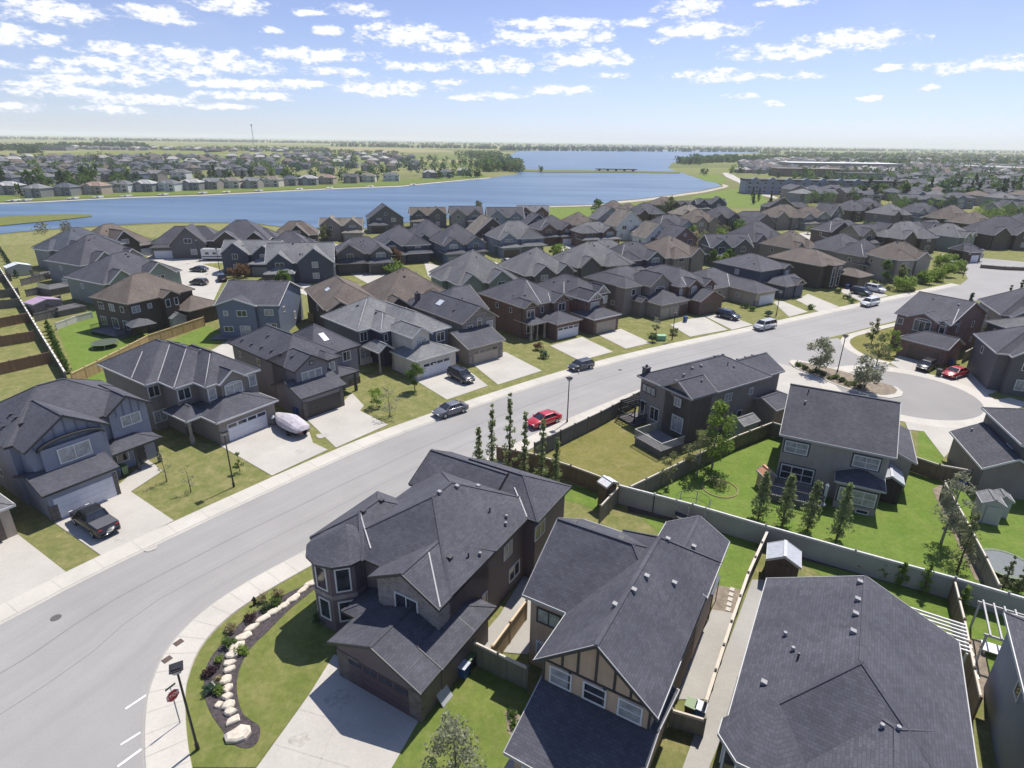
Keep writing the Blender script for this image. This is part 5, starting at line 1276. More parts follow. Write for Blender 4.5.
# ------------------------------------------------------------------ trees
BARK = m_plain('bark', (.10, .08, .065), .95, var=.4, scale=5)
BIRCH = m_plain('pale_bark', (.26, .24, .21), .9, var=.3, scale=5)
LEAF = dict(poplar=m_leaf('leaf_poplar', (.24, .29, .13)), green=m_leaf('leaf_green', (0.105, 0.175, 0.042)), lime=m_leaf('leaf_lime', (0.210, 0.294, 0.063)), dark=m_leaf('leaf_dark', (0.049, 0.084, 0.035)), olive=m_leaf('leaf_olive', (0.182, 0.203, 0.098)), silver=m_leaf('leaf_silver', (0.266, 0.280, 0.196)), blueg=m_leaf('leaf_blue_green', (0.070, 0.119, 0.077)), rust=m_leaf('leaf_rust', (.17, .10, .06)), straw=m_leaf('leaf_straw', (.36, .31, .18)), plumleaf=m_leaf('leaf_plum', (.07, .04, .05)))
def leaf(mb, c, s, r, flat=0.0):
    n = Vector((r.gauss(0, 1), r.gauss(0, 1), r.gauss(0, 1) + flat)).normalized()
    u = n.orthogonal().normalized(); a = r.uniform(0, 6.28)
    v = n.cross(u); u, v = u * cos(a) + v * sin(a), v * cos(a) - u * sin(a)
    k = s * r.uniform(.6, 1.3)
    mb.face([c - u * k, c - v * k * .55, c + u * k, c + v * k * .55])
def crown_points(kind, H, W, n, r, clumps=18):
    """clump centres inside the crown, then leaves round each"""
    cl = []
    for k in range(clumps):
        if kind == 'round':
            t = r.uniform(-1, 1); ph = k * 2.4 + r.uniform(-.5, .5); rad = math.sqrt(1 - t * t) * r.uniform(.45, .95)
            c = Vector((cos(ph) * rad * W / 2, sin(ph) * rad * W / 2, H * (.62 + .33 * t))); cr = W * r.uniform(.13, .24)
        elif kind == 'column':
            t = (k + r.random()) / clumps; ph = k * 2.4; rad = (W / 2) * (1 - t ** 1.6) * r.uniform(.2, .8) * (1 if t > .12 else .5)
            c = Vector((cos(ph) * rad, sin(ph) * rad, H * (.10 + .88 * t))); cr = W * r.uniform(.13, .36) * (1.1 - t * .6)
        elif kind == 'spruce':
            t = (k + r.random()) / clumps; ph = k * 2.4; rad = (W / 2) * (1 - t) * r.uniform(.5, 1)
            c = Vector((cos(ph) * rad, sin(ph) * rad, H * (.08 + .9 * t))); cr = W * .22 * (1.1 - t * .8)
        elif kind == 'oval':
            t = r.uniform(-1, 1); ph = k * 2.4; rad = math.sqrt(1 - t * t) * r.uniform(.3, .95) * (1 - .25 * t)
            c = Vector((cos(ph) * rad * W / 2, sin(ph) * rad * W / 2, H * (.60 + .38 * t))); cr = W * r.uniform(.13, .22)
        else:   # shrub
            ph = k * 2.4; rad = r.uniform(.1, .8)
            c = Vector((cos(ph) * rad * W / 2, sin(ph) * rad * W / 2, H * r.uniform(.25, .75))); cr = W * r.uniform(.16, .3)
        cl.append((c, cr))
    pts = []
    for i in range(n):
        c, cr = cl[r.randrange(len(cl))]
        d = Vector((r.gauss(0, 1), r.gauss(0, 1), r.gauss(0, .8))).normalized() * cr * (r.random() ** .45)
        pts.append(c + d)
    return pts, cl
TREE = {}
def tree_mesh(kind, H, W, n, s, seed, clumps=18):
    key = (kind, H, W, n, s, seed)
    if key in TREE: return TREE[key]
    r = random.Random(seed); cm = MB(); P, cl = crown_points(kind, H, W, n, r, clumps)
    for p in P: leaf(cm, p, s, r, .3)
    tm = MB(); tr = max(.03, H * .014)
    if kind != 'shrub':
        top = H * (.8 if kind in ('round', 'oval') else .95)
        pts = [(r.uniform(-.02, .02) * H * k / 4, r.uniform(-.02, .02) * H * k / 4, top * k / 4 - (.15 if k == 0 else 0)) for k in range(5)]
        tm.tube(pts, [tr * 1.25, tr, tr * .8, tr * .5, tr * .2], 7)
        for c, cr in cl[::2]:
            z0 = min(c.z * .75, top * .8); f = z0 / top * 4; i = min(3, int(f)); a = Vector(pts[i]).lerp(Vector(pts[i + 1]), f - i)
            tm.tube([a, a.lerp(c, .5) + Vector((0, 0, -.02 * H)), c], [tr * .4, tr * .28, tr * .12], 5)
    else:
        for c, cr in cl[::3]: tm.tube([(0, 0, 0), c * .5, c], [.03, .02, .01], 4)
    TREE[key] = (cm, tm, kind); return TREE[key]
TM = {}
def tree(label, px, py, H, W, kind='round', lf='green', n=1500, s=.16, seed=1, group=None, clumps=18, bark=None, name='tree', z=0.0, world=None):
    key = (kind, H, W, n, s, seed, lf, bark.name if bark else '', clumps)
    q = Vector((world[0], world[1], z)) if world else gp(px, py)
    rz = R.uniform(0, 6.28)
    if key in TM:
        o = copy_tree(TM[key])
    else:
        cm, tm, _ = tree_mesh(kind, H, W, n, s, seed, clumps)
        o = bpy.data.objects.new(name, None); COL.objects.link(o)
        cm.build('crown', [LEAF[lf]], o)
        tm.build('trunk' if kind != 'shrub' else 'stem', [bark or BARK], o)
        TM[key] = o
    o.location = (q.x, q.y, z); o.rotation_euler = (0, 0, rz)
    o['label'] = label; o['category'] = 'shrub' if kind == 'shrub' else 'tree'
    if group: o['group'] = group
    elif 'group' in o: del o['group']
    return o
# six columnar aspens behind the turret house
asp = [(479, 470, 5.2, 'shortest thin aspen at the left end of the six behind the turret house'), (492, 477, 8.2, 'tall thin aspen, second from the left behind the turret house'), (509, 478, 9.5, 'tallest thin aspen of the six behind the turret house'), (524, 484, 8.0, 'thin aspen with a bent tip in front of the fence corner'),
       (541, 489, 7.8, 'bushy-based aspen right of the bent-tipped one'), (555, 493, 6.2, 'last aspen at the right end of the six by the brown fence')]
for i, (x, y, h, lb) in enumerate(asp): tree(lb, x, y, h, 1.45, 'column', 'poplar', 1150, .12, 20 + i, 'aspens behind the turret house', 22)
# four poplars behind the house with the green yard
for i, (x, y, h, lb) in enumerate([(758, 519, 5.0, 'leftmost of the four poplars behind the grey wall'), (782, 526, 5.4, 'second poplar from the left behind the grey wall'), (807, 531, 5.2, 'third poplar from the left behind the grey wall'), (836, 541, 5.8, 'rightmost and tallest of the four poplars behind the grey wall')]):
    tree(lb, x, y, h, 2.0, 'column', 'poplar', 1700, .12, 40 + i, 'poplars behind the grey wall', 24)
tree('bright green young tree by the fence between the dry and green yards', 712, 468, 7.2, 4.0, 'oval', 'lime', 2600, .15, 50, 'yard trees', 22, BIRCH)
tree('smaller young tree just left of the bright green tree', 697, 476, 5.2, 2.8, 'oval', 'olive', 900, .13, 51, 'yard trees', 14, BIRCH)
tree('faint sapling against the wooden fence near the grey wall end', 668, 488, 4.0, 2.0, 'oval', 'olive', 420, .12, 52, 'yard trees', 10, BIRCH)
tree('slender tree with silvery leaves at the back right of the green yard', 941, 543, 7.0, 3.0, 'oval', 'silver', 1500, .12, 53, 'yard trees', 18, BIRCH)
tree('sparse tree over the gravel strip along the yard fence', 957, 572, 5.6, 2.2, 'column', 'olive', 900, .11, 54, 'yard trees', 18)
for i, (x, y, h, lb) in enumerate([(1002, 590, 3.2, 'young poplar inside the trampoline yard, left of its net'), (1018, 592, 3.0, 'young poplar at the right edge in the trampoline yard'), (857, 570, 1.8, 'leftmost small sapling in the bed along the wall'), (880, 578, 2.0, 'second small sapling in the bed along the wall'), (899, 586, 2.4, 'third small sapling in the bed along the wall'), (922, 594, 3.0, 'fourth and tallest sapling in the bed along the wall'), (961, 608, 2.0, 'small sapling right of the brown fence in the next bed')]):
    tree(lb, x, y, h, 1.1, 'column', 'lime' if i > 1 else 'olive', 520, .10, 60 + i, 'saplings in the beds by the wall', 12)
tree('round silver-leaved tree at the left end of the street island', 818, 373, 5.2, 4.2, 'round', 'silver', 1500, .2, 70, 'street island trees', 20, BIRCH)
tree('round greener tree at the right end of the street island', 862, 390, 5.2, 4.2, 'round', 'silver', 1400, .2, 71, 'street island trees', 20, BIRCH)
tree('slim young tree on the grass corner nearest the street', 871, 344, 4.6, 2.2, 'oval', 'olive', 700, .15, 72, 'grass corner trees', 12)
tree('fuller young tree on the grass corner near the island', 876, 366, 5.2, 3.2, 'oval', 'olive', 1100, .15, 73, 'grass corner trees', 14)
tree('loose young tree at the right of the grass corner by the brick house drive', 889, 356, 4.4, 3.0, 'oval', 'lime', 800, .15, 74, 'grass corner trees', 12)
tree('small green street tree with a round crown on the lawn by the silver car', 415, 391, 4.0, 2.4, 'round', 'green', 1500, .13, 75, 'front lawn trees', 16)
tree('sparse bare-looking tree in the middle of the lawn by the boat and silver car', 390, 417, 4.2, 3.0, 'oval', 'silver', 380, .10, 76, 'front lawn trees', 14)
tree('yellow-green shrub tree beside the sparse tree on the same lawn', 377, 407, 2.6, 2.4, 'oval', 'lime', 700, .12, 77, 'front lawn trees', 12)
tree('leafless sapling nearest the porch on the patchy lawn', 167, 482, 3.4, 2.0, 'oval', 'silver', 160, .08, 78, 'front lawn trees', 10)
tree('second leafless sapling in the middle of the patchy lawn', 191, 492, 3.0, 1.8, 'oval', 'silver', 120, .08, 79, 'front lawn trees', 10)
tree('small green sapling right of the lamp post on the patchy lawn', 240, 472, 2.2, 1.2, 'oval', 'green', 300, .09, 80, 'front lawn trees', 8)
tree('grey-green leafy tree cut by the bottom edge beside the corner house drive', 456, 785, 4.7, 3.4, 'oval', 'silver', 1900, .10, 81, 'front lawn trees', 20)
for i, (x, y, lb) in enumerate([(544, 358, 'round shrub on the lawn in front of the porch columns house'), (538, 350, 'rust-leaved shrub on the same lawn'), (652, 342, 'dark shrub on the lawn with the green box'), (656, 333, 'small silver tree over the green box on the lawn'), (674, 335, 'sapling right of the green box')]):
    tree(lb, x, y, 1.4 if i != 3 else 3.0, 1.8, 'shrub' if i != 3 else 'oval', ['blueg', 'rust', 'dark', 'silver', 'olive'][i], 350, .14, 90 + i, 'front lawn shrubs', 9, name='shrub' if i != 3 else 'tree')
for i, (x, y) in enumerate([(745, 308), (752, 311), (768, 316), (753, 303), (847, 299), (852, 303), (862, 297), (858, 291), (838, 293), (810, 309)]):
    tree(['dark low shrub', 'round green shrub', 'blue-green shrub', 'olive shrub'][i % 4] + ' on the lawn ' + ['left of the bungalow door', 'before the bungalow wall', 'nearest the silver wagon', 'by the bungalow bay', 'left of the white wagon', 'nearest the white wagon', 'beside the parked dark car', 'by the tall white entry', 'at the navy house drive', 'between two drives'][i], x, y, 1.3, 1.8, 'shrub', ['dark', 'green', 'blueg', 'olive'][i % 4], 260, .16, 100 + i % 4, 'shrubs on the front lawns', 9, name='shrub')
for i in range(11):
    t = i / 10; tree('low green shrub in the planting row along the street island', 798 + 62 * t, 367 + 21 * t + (i % 3), .9, 1.3, 'shrub', ['green', 'dark', 'olive'][i % 3], 220, .13, 240 + i % 3, 'shrubs on the street island', 8, name='shrub')
for i, (x, y) in enumerate([(512, 716), (514, 726), (518, 735)]):
    tree('green garden plant in the pale-edged bed beside the half-timbered house, ' + ['farthest from the street', 'in its middle', 'nearest its curved kerb'][i], x, y, .5, .7, 'shrub', 'green', 200, .07, 244, 'plants by the half-timbered house', 8, name='shrub')
q = gp(616, 171.6); bo = empty('causeway_bridge', (q.x, q.y, 0), radians(1), 'low dark bridge in the middle of the causeway across the lake', 'bridge')
m = MB(); m.box(-24, 24, -4, 4, 2.2, 3.2); m.build('bridge_deck', [DARKT], bo)
for k in range(5): m = MB(); m.box(-20 + k * 10 - .8, -20 + k * 10 + .8, -3.5, 3.5, 0, 2.2); m.build('pier', [DARKT], bo)
# bright hedge of the corner lot and the big round shrub beside it
for i, (x, y, h, w) in enumerate([(903, 291, 4.0, 5.2), (925, 284, 3.6, 4.2), (936, 281, 3.8, 4.6), (947, 277, 3.8, 4.6), (957, 272, 3.4, 4.2), (940, 266, 3.6, 4.4), (950, 262, 3.0, 3.6)]):
    tree(['big round bright green shrub left of the hedge below the corner house', 'leftmost bush of the bright hedge', 'second bush of the bright hedge', 'third bush of the bright hedge', 'bush at the street end of the bright hedge', 'bush behind the middle of the bright hedge', 'bush at the far end of the bright hedge'][i], x, y, h, w, 'shrub', 'lime', 1300, .26, 110 + i, 'bright hedge on the corner lot', 14, name='shrub')
for i, (x, y) in enumerate([(874, 284), (880, 288), (888, 290), (912, 292)]):
    tree('low brownish shrub in the corner lot bed, ' + ['at its left tip', 'second from its left tip', 'left of the big round shrub', 'right of the big round shrub'][i], x, y, 1.3, 1.8, 'shrub', 'olive', 250, .16, 101, 'low shrubs in the corner lot bed', 9, name='shrub')
for i, (x, y, h) in enumerate([(964, 322, 6), (972, 331, 4.5), (990, 333, 7), (997, 331, 9), (1005, 335, 10.5), (985, 338, 5)]):
    tree(['lone grey-green poplar left of the tall group behind the brick house', 'short conifer-like tree behind the brick house roof', 'thin poplar left of the two tallest', 'second tallest poplar behind the brick house', 'tallest poplar behind the brick house by the street', 'low bushy poplar under the tall ones'][i], x, y, h, 1.8, 'column', 'blueg' if i < 2 else 'olive', 1100, .16, 120 + i, 'poplars behind the brick house', 20)
# garden hedge by the long pale fence on the left
for i in range(14):
    t = i / 13; x = 49 + t * 19; y = 331 + t * 43
    tree('bushy cedar in the hedge row beside the long pale fence' + '', x, y, 1.9, 1.3, 'column', 'green', 420, .13, 130 + i % 3, 'cedar hedge by the long pale fence', 12)
for i in range(8):
    t = i / 7; tree('small cedar by the upper end of the long pale fence', 2 + t * 15, 254 + t * 24, 2.0, 1.5, 'column', 'blueg', 300, .16, 133 + i % 2, 'cedars at the upper end of the pale fence', 12)
# trees between the houses of the middle distance
MT = [(690, 238, 'lime', 5, 5), (695, 243, 'straw', 4, 4.5), (703, 246, 'olive', 5, 5), (697, 231, 'green', 7, 4), (718, 243, 'lime', 5, 5), (722, 238, 'olive', 5, 5), (741, 236, 'green', 6, 6), (738, 232, 'green', 5, 5), (712, 267, 'green', 5, 3), (722, 268, 'lime', 5, 3), (729, 266, 'green', 5, 3.4), (735, 268, 'olive', 4, 3),
      (560, 262, 'lime', 5, 5), (556, 258, 'green', 4, 4), (394, 272, 'lime', 3, 6), (400, 276, 'green', 2.4, 5), (396, 264, 'rust', 5, 4), (325, 240, 'olive', 5, 5), (284, 288, 'green', 4, 4), (240, 276, 'rust', 3, 5), (184, 252, 'olive', 4, 4), (158, 252, 'green', 4, 3), (598, 221, 'green', 9, 6), (596, 216, 'blueg', 8, 5), (663, 217, 'dark', 8, 7), (671, 214, 'green', 9, 5), (650, 216, 'dark', 5, 9), (478, 208, 'olive', 4, 4),
      (870, 236, 'olive', 5, 6), (861, 234, 'green', 5, 5), (812, 233, 'olive', 3, 6), (820, 236, 'lime', 2.4, 6), (962, 242, 'green', 5, 6), (958, 250, 'olive', 4, 5), (848, 262, 'green', 7, 3), (884, 282, 'green', 6, 3), (900, 283, 'olive', 5, 3), (904, 213, 'green', 7, 8), (911, 216, 'dark', 9, 6), (900, 209, 'green', 8, 7), (892, 204, 'green', 7, 8), (932, 208, 'lime', 6, 9), (940, 207, 'green', 7, 8), (948, 210, 'dark', 8, 7), (954, 204, 'dark', 8, 8),
      (981, 222, 'lime', 7, 10), (989, 226, 'green', 8, 8), (995, 224, 'lime', 7, 9), (1003, 222, 'green', 8, 8), (985, 214, 'green', 8, 8), (1015, 219, 'green', 7, 8), (1000, 212, 'dark', 9, 6), (1019, 228, 'lime', 6, 8), (770, 203, 'dark', 6, 2.4), (758, 200, 'dark', 8, 2.4), (752, 198, 'dark', 8, 2.4), (753, 203, 'dark', 6, 2.4), (776, 188, 'dark', 12, 6), (811, 203, 'green', 7, 9), (820, 205, 'dark', 8, 8), (828, 203, 'green', 7, 8), (879, 196, 'green', 6, 8), (862, 196, 'dark', 9, 5), (856, 197, 'green', 8, 7)]
def near_word(x, y):
    refs = [(690, 240, 'the light brown hip roof'), (740, 236, 'the open-gabled dark house'), (722, 266, 'the navy house rear wall'), (558, 260, 'the broad grey bungalow'), (396, 272, 'the arched-window house drive'), (325, 240, 'the tan-roofed lakeside house'), (260, 280, 'the blue-grey house'), (170, 252, 'the left court lawn'), (598, 221, 'the lakeside lawn end'), (660, 215, 'the beach row houses'), (478, 208, 'the pale blue lakeside house'), (866, 236, 'the arched-entry house'), (816, 234, 'the pale court'), (960, 246, 'the red car drive'), (880, 278, 'the brown-roofed corner house'), (905, 210, 'the dark triangular gable'), (943, 207, 'the pale blue gable'), (995, 220, 'the white-lined big roof'), (760, 200, 'the park path'), (776, 188, 'the blue apartments'), (820, 204, 'the long dark low roof'), (866, 196, 'the second apartment building')]
    return min(refs, key=lambda t: (t[0] - x) ** 2 + 4 * (t[1] - y) ** 2)[2]
CN = dict(lime='light yellow-green', straw='straw-coloured', olive='olive green', green='mid green', dark='dark green', blueg='blue-green', rust='rusty brown')
for i, (x, y, lf_, h, w) in enumerate(MT):
    kd = 'column' if w < 2.6 else ('oval' if w < h else 'round')
    sz = 'tall' if h >= 8 else ('medium' if h >= 6 else ('low' if h >= 4 else 'very low'))
    wd = 'narrow' if w < 4 else ('broad' if w > 6 else 'rounded')
    tree(f'{sz} {wd} {CN[lf_]} tree near {near_word(x, y)}', x, y + 1.5, h, w, kd, lf_, 700, .30, 150 + i % 5, 'garden trees of the middle distance', 14)
# copies for the far shore and the far estates
r2 = random.Random(11)
cnt = 0
TC = []
def far_tree(x, y, label, grp, big=1.0): TC.append((x, y, label, grp, big))
def far_tree_(x, y, label, grp, big=1.0):
    global cnt
    kd, lf_, h, w = r2.choice([('oval', 'dark', 9, 6), ('round', 'green', 8, 8), ('spruce', 'dark', 11, 4.5), ('round', 'blueg', 8, 7), ('oval', 'green', 10, 6), ('round', 'olive', 6, 6)])
    o = tree(label, x, y, h, w, kd, lf_, 260, .75, 170 + len(kd), grp, 12)
    k = r2.uniform(.8, 1.25) * big; o.scale = (k, k, k); cnt += 1
for i in range(260):
    x = r2.uniform(-5, 480); t = r2.random(); y0 = 192 - x * .038; far_tree(x, y0 - 33 * t * (1 - x / 900), 'garden tree among the houses across the lake', 'trees among the houses across the lake')
for i in range(85):
    x = r2.uniform(0, 480); far_tree(x, 197.5 - x * .042 + r2.uniform(-1, 0), 'waterside tree below the first row across the lake', 'trees on the far shore', .75)
for i in range(330):
    y = r2.uniform(164, 204); x = r2.uniform(790 + max(0, y - 185) * 3, 1040); far_tree(x, y, 'street or garden tree in the estates towards the right horizon', 'trees of the right-hand estates', 1.0)
for i in range(22):
    x = r2.uniform(700, 800); y = 184 - (x - 700) * .02 + r2.uniform(-14, 0)
    if x < 765 and y > 176: continue
    far_tree(x, y, 'tree beside the lakeside road and car parks beyond the park', 'trees by the lakeside road', .9)
far_tree(541, 172, 'lone dark tree on the causeway', 'causeway trees', .9); far_tree(519, 173, 'dark tree at the shore end of the causeway', 'causeway trees', .9)
TC.sort(key=lambda t: -(t[1] - 134 - t[0] * 15 / 1024) * t[4])
n_tree = len([o for o in bpy.data.objects if o.get('category') == 'tree'])
NT = 296 - n_tree
for t in TC[:NT]: far_tree_(*t)
mb = MB()
for t in TC[NT:]:
    q = gp(t[0], t[1]); H_ = r2.uniform(7, 11) * t[4]; W_ = H_ * .55
    for j in range(60):
        c = q + Vector((r2.gauss(0, W_ * .3), r2.gauss(0, W_ * .3), H_ * r2.uniform(.15, 1))); leaf(mb, c, 1.1, r2, .2); mb.m[-1] = 0
k_ = r2
for i in range(len(mb.m)): mb.m[i] = (i // 60) % 3
stuff('distant_trees', mb, [LEAF['dark'], LEAF['green'], LEAF['blueg']], 'distant garden trees scattered among the far house rows', 'trees')
print('far trees', cnt, n_tree)
# woods that read as one mass
def wood(name, label, polys, n, s, mats, h=(7, 14), seed=0):
    r = random.Random(seed); mb = MB()
    for (x0, x1, ya, yb) in polys:
        k = int(n * (x1 - x0) / sum(p[1] - p[0] for p in polys))
        for i in range(k):
            x = r.uniform(x0, x1); t = (x - x0) / (x1 - x0); y = ya + (yb - ya) * t
            sp = (y - (134 + x * 15 / 1024)) * .07
            q = gp(x, y - r.uniform(0, sp)); H_ = r.uniform(*h); W_ = H_ * r.uniform(.5, .8); m = r.randrange(len(mats))
            for j in range(26):
                c = q + Vector((r.gauss(0, W_ * .32), r.gauss(0, W_ * .32), H_ * r.uniform(.1, 1) )); c.z = max(.5, c.z)
                i0 = len(mb.f); leaf(mb, c, s * H_ / 10, r, .2); mb.m[i0] = m
    return stuff(name, mb, mats, label, 'trees')
LD, LG, LB, LO = LEAF['dark'], LEAF['green'], LEAF['blueg'], LEAF['olive']
wood('woodland', 'dark woodland belt beyond the left far houses', [(60, 150, 148, 150), (95, 145, 145, 147), (0, 70, 151, 150), (20, 40, 154, 153)], 420, 2.2, [LD, LB, LD, LG], seed=1)
wood('woodland', 'long green tree belt behind the far-shore houses and fields', [(160, 330, 150.5, 152), (210, 330, 149, 151), (300, 400, 153, 156)], 330, 2.0, [LG, LO, LB], (6, 10), seed=2)
wood('woodland', 'wooded point running out towards the causeway', [(470, 510, 158, 160), (480, 520, 164, 168), (474, 492, 168, 172), (455, 500, 156, 157), (485, 522, 172, 172.5)], 260, 1.8, [LG, LB, LG, LO], (7, 12), seed=3)
wood('woodland', 'distant tree line along the far end of the lake', [(500, 780, 150.6, 152.6), (520, 900, 149, 151.5), (330, 520, 146.5, 149.5)], 900, 3.4, [LD, LB, LG], (8, 13), seed=4)
wood('woodland', 'dark trees on the headland right of the lake', [(676, 780, 164.5, 161), (690, 860, 160, 160), (700, 760, 163, 163), (680, 700, 165, 165)], 420, 1.9, [LD, LG, LB], (8, 12), seed=5)
wood('woodland', 'mixed trees across the right distance below the horizon', [(780, 1040, 160, 163), (790, 1040, 157, 160), (830, 1040, 165, 168), (860, 900, 166, 168), (760, 1040, 154.5, 157)], 1100, 2.2, [LD, LG, LB, LO], (7, 12), seed=6)
wood('woodland', 'thin blue line of trees on the left horizon', [(0, 520, 139.2, 146.2), (0, 520, 137.8, 144.6), (120, 400, 140.6, 144.6)], 900, 5.0, [LB, LG], (6, 12), seed=7)
wood('woodland', 'thin blue line of trees on the right horizon', [(520, 1040, 146.4, 153.4), (520, 1040, 144.6, 152.0)], 800, 5.0, [LB, LG], (6, 12), seed=8)
wood('scrub', 'low scrub in the meadow by the lake inlet', [(38, 50, 236.2, 235.6), (60, 70, 234.6, 234.2)], 14, 1.5, [LO, m_leaf('leaf_grey', (.16, .13, .13))], (2, 3.4), seed=9)

# ------------------------------------------------------------------ fences and walls
def fence(label, pts, h, mat, cap=None, name='fence', postmat=None, capw=.12, step=2.4, z=0.0, th=.05, cat='fence'):
    P = [gp(*p) for p in pts]
    o = empty(name, (P[0].x, P[0].y, z), 0, label, cat)
    for a, b in zip(P, P[1:]):
        d = b - a; L = d.length; ang = atan2(d.y, d.x)
        n = max(1, round(L / step))
        pb = MB(); pb.box(.05, L - .05, -th / 2, th / 2, .04, h)
        p = pb.build('board_panel', [mat], o, loc=(a.x - P[0].x, a.y - P[0].y, 0)); p.rotation_euler = (0, 0, ang)
        cb_ = MB(); cb_.box(0, L, -capw / 2, capw / 2, h, h + .045); cb_.box(.06, L - .06, -th / 2 - .04, th / 2 + .04, h - .12, h)
        c_ = cb_.build('rail', [cap or mat], o, loc=(a.x - P[0].x, a.y - P[0].y, 0)); c_.rotation_euler = (0, 0, ang)
        for k in range(n + 1):
            q = a.lerp(b, k / n)
            key = ('post', round(h, 2), (postmat or mat).name)
            if key not in CACHE:
                m = MB(); m.box(-.06, .06, -.06, .06, 0, h + .12); m.box(-.08, .08, -.08, .08, h + .12, h + .16); CACHE[key] = m.mesh('post', [postmat or mat])
            link('post', CACHE[key], o, (q.x - P[0].x, q.y - P[0].y, 0), ang)
    return o
FB = m_wood('fence_brown', (.20, .14, .095)); FG = m_wood('fence_grey', (.15, .145, .14)); FY = m_wood('fence_yellow', (.42, .29, .14)); FO = m_wood('fence_olive', (.19, .175, .135)); FGL = m_wood('fence_weathered', (.24, .22, .19)); FR = m_wood('fence_redbrown', (.30, .175, .10))
PALE = m_plain('pale_rail', (.52, .47, .40), .8, var=.1)
WALLM = m_plain('precast_wall', (.30, .31, .31), .85, var=.12, scale=.4)
fence('dark grey board fence along the street beside the dry lawn', [(534, 459), (560, 446), (600, 426), (642, 403)], 1.9, FG, None)
fence('brown board fence with pale top across the back of the dry lawn', [(497, 462), (534, 470), (570, 482), (601, 494)], 1.9, FB, PALE)
fence('weathered fence with pale top between the dry lawn and the green yard', [(628, 503), (690, 472), (735, 450), (770, 436)], 1.8, FO, PALE)
fence('short fence closing the gap beside the low side garage', [(770, 436), (783, 440)], 1.8, FO, PALE)
wl_ = [(617, 503), (690, 523), (762, 545), (850, 571), (948, 599), (1000, 615), (1050, 630)]
fence('long pale grey precast wall between the green yard and the front houses', wl_, 2.0, WALLM, m_plain('wall_cap', (.55, .55, .54), .8), 'boundary_wall', WALLM, .16, 4.5, th=.12, cat='wall')
fence('brown fence with a pale top behind the middle house, running to the play hut', [(599, 524), (617, 504)], 1.9, FO, PALE)
fence('narrow fence with knocked pale top between the middle house and the broad hip-roofed house', [(765, 545), (745, 590), (728, 640), (712, 690), (702, 722)], 1.6, FG, PALE, capw=.2)
fence('brown fence with pale top right of the broad hip-roofed house', [(948, 600), (957, 640), (966, 690), (972, 720)], 1.8, FB, PALE)
fence('fence with a yellow-white top between the green yard and the trampoline yard', [(940, 497), (960, 535), (980, 575), (993, 604)], 1.7, FGL, PALE)
fence('brown fence joining the green-yard house garage and the low-winged house', [(909, 471), (935, 480), (967, 486)], 1.8, FB, PALE)
fence('new yellow wood fence panel between the turret house and the middle house', [(492, 668), (526, 620)], 1.8, m_wood('fence_newwood', (.45, .33, .19)), m_plain('new_rail', (.55, .44, .30), .8))
fence('weathered green-grey gate fence between the turret house and the middle house', [(474, 664), (498, 676), (527, 690)], 1.9, m_wood('fence_greygreen', (.20, .195, .15)), PALE)
fence('long new yellow wood fence behind the white-valleyed house', [(74, 385), (100, 372), (150, 345), (205, 326)], 1.7, FY, m_plain('yellow_rail', (.50, .38, .2), .8))
fence('yellow wood fence between the violet-grey house and the brown-roofed one', [(309, 322), (322, 324), (331, 331)], 1.7, FY, None)
fence('long pale-topped fence running away along the back yards on the left', [(-6, 262), (20, 303), (45, 345), (68, 383)], 1.6, FO, m_plain('white_rail', (.62, .60, .56), .8), capw=.22)
for i, (a, b, lb) in enumerate([((-30, 382), (52, 363), 'nearest'), ((-30, 352), (36, 341), 'second'), ((-30, 334), (30, 322), 'third'), ((-30, 312), (23, 307), 'fourth'), ((-30, 302), (20, 296), 'fifth'), ((-30, 287), (12, 281), 'sixth')]):
    fence(f'red-brown yard divider fence at the left edge, {lb} from the tudor-trimmed house', [a, b], 1.7, FR if i < 3 else FO, None)
for i, (a, b) in enumerate([((27, 297), (60, 290)), ((22, 286), (50, 279)), ((32, 310), (62, 303)), ((36, 322), (60, 316))]):
    fence('grey yard divider behind the slate-roofed houses on the left, ' + ['beside the blue decks', 'farthest up the slope', 'below the blue decks', 'by the lilac-roofed hut'][i], [a, b], 1.5, FG, None)
fence('pale low fence between the green yard with the gazebo and the hut yard', [(57, 330), (78, 322), (93, 318)], 1.2, m_plain('pale_fence', (.45, .44, .42), .8), None)
fence('low stone and timber fence along the cross street below the big slate roof', [(980, 268), (1004, 270), (1030, 271)], 1.0, FB, PALE)
fence('brown fence at the street corner of the red brick house', [(896, 337), (905, 330)], 1.7, FR, None)
fence('tan fence between the red brick house and the dark garage', [(962, 362), (973, 356), (985, 348)], 1.7, FGL, PALE)
fence('bin enclosure gate of pale slats between the middle and broad houses', [(669, 727), (702, 737)], 1.4, FO, PALE)

# ------------------------------------------------------------------ cars
RUB = m_plain('tyre_rubber', (.02, .02, .02), .9, var=.1); RIM = m_plain('rim_alloy', (.38, .38, .40), .35, metal=.6, var=.1)
CGL = m_glass('car_glass', (.02, .024, .03), .05); LAMPG = m_plain('headlamp', (.65, .65, .66), .15, var=.05); TAILR = m_plain('tail_lamp', (.35, .02, .02), .25, var=.1); PLATE = m_plain('plate', (.6, .6, .6), .5, var=.05)
def paint(name, col):
    if name in MATS: return MATS[name]
    m, nt, b = _new(name); b.inputs['Base Color'].default_value = c4(col); b.inputs['Roughness'].default_value = .3; b.inputs['Coat Weight'].default_value = .8; b.inputs['Coat Roughness'].default_value = .06
    n = ramp(nt, noise(nt, 3, 3), .3, .7); nt.links.new(mix(nt, n, [x * .9 for x in col], [min(1, x * 1.08) for x in col]), b.inputs['Base Color'])
    MATS[name] = m; return m
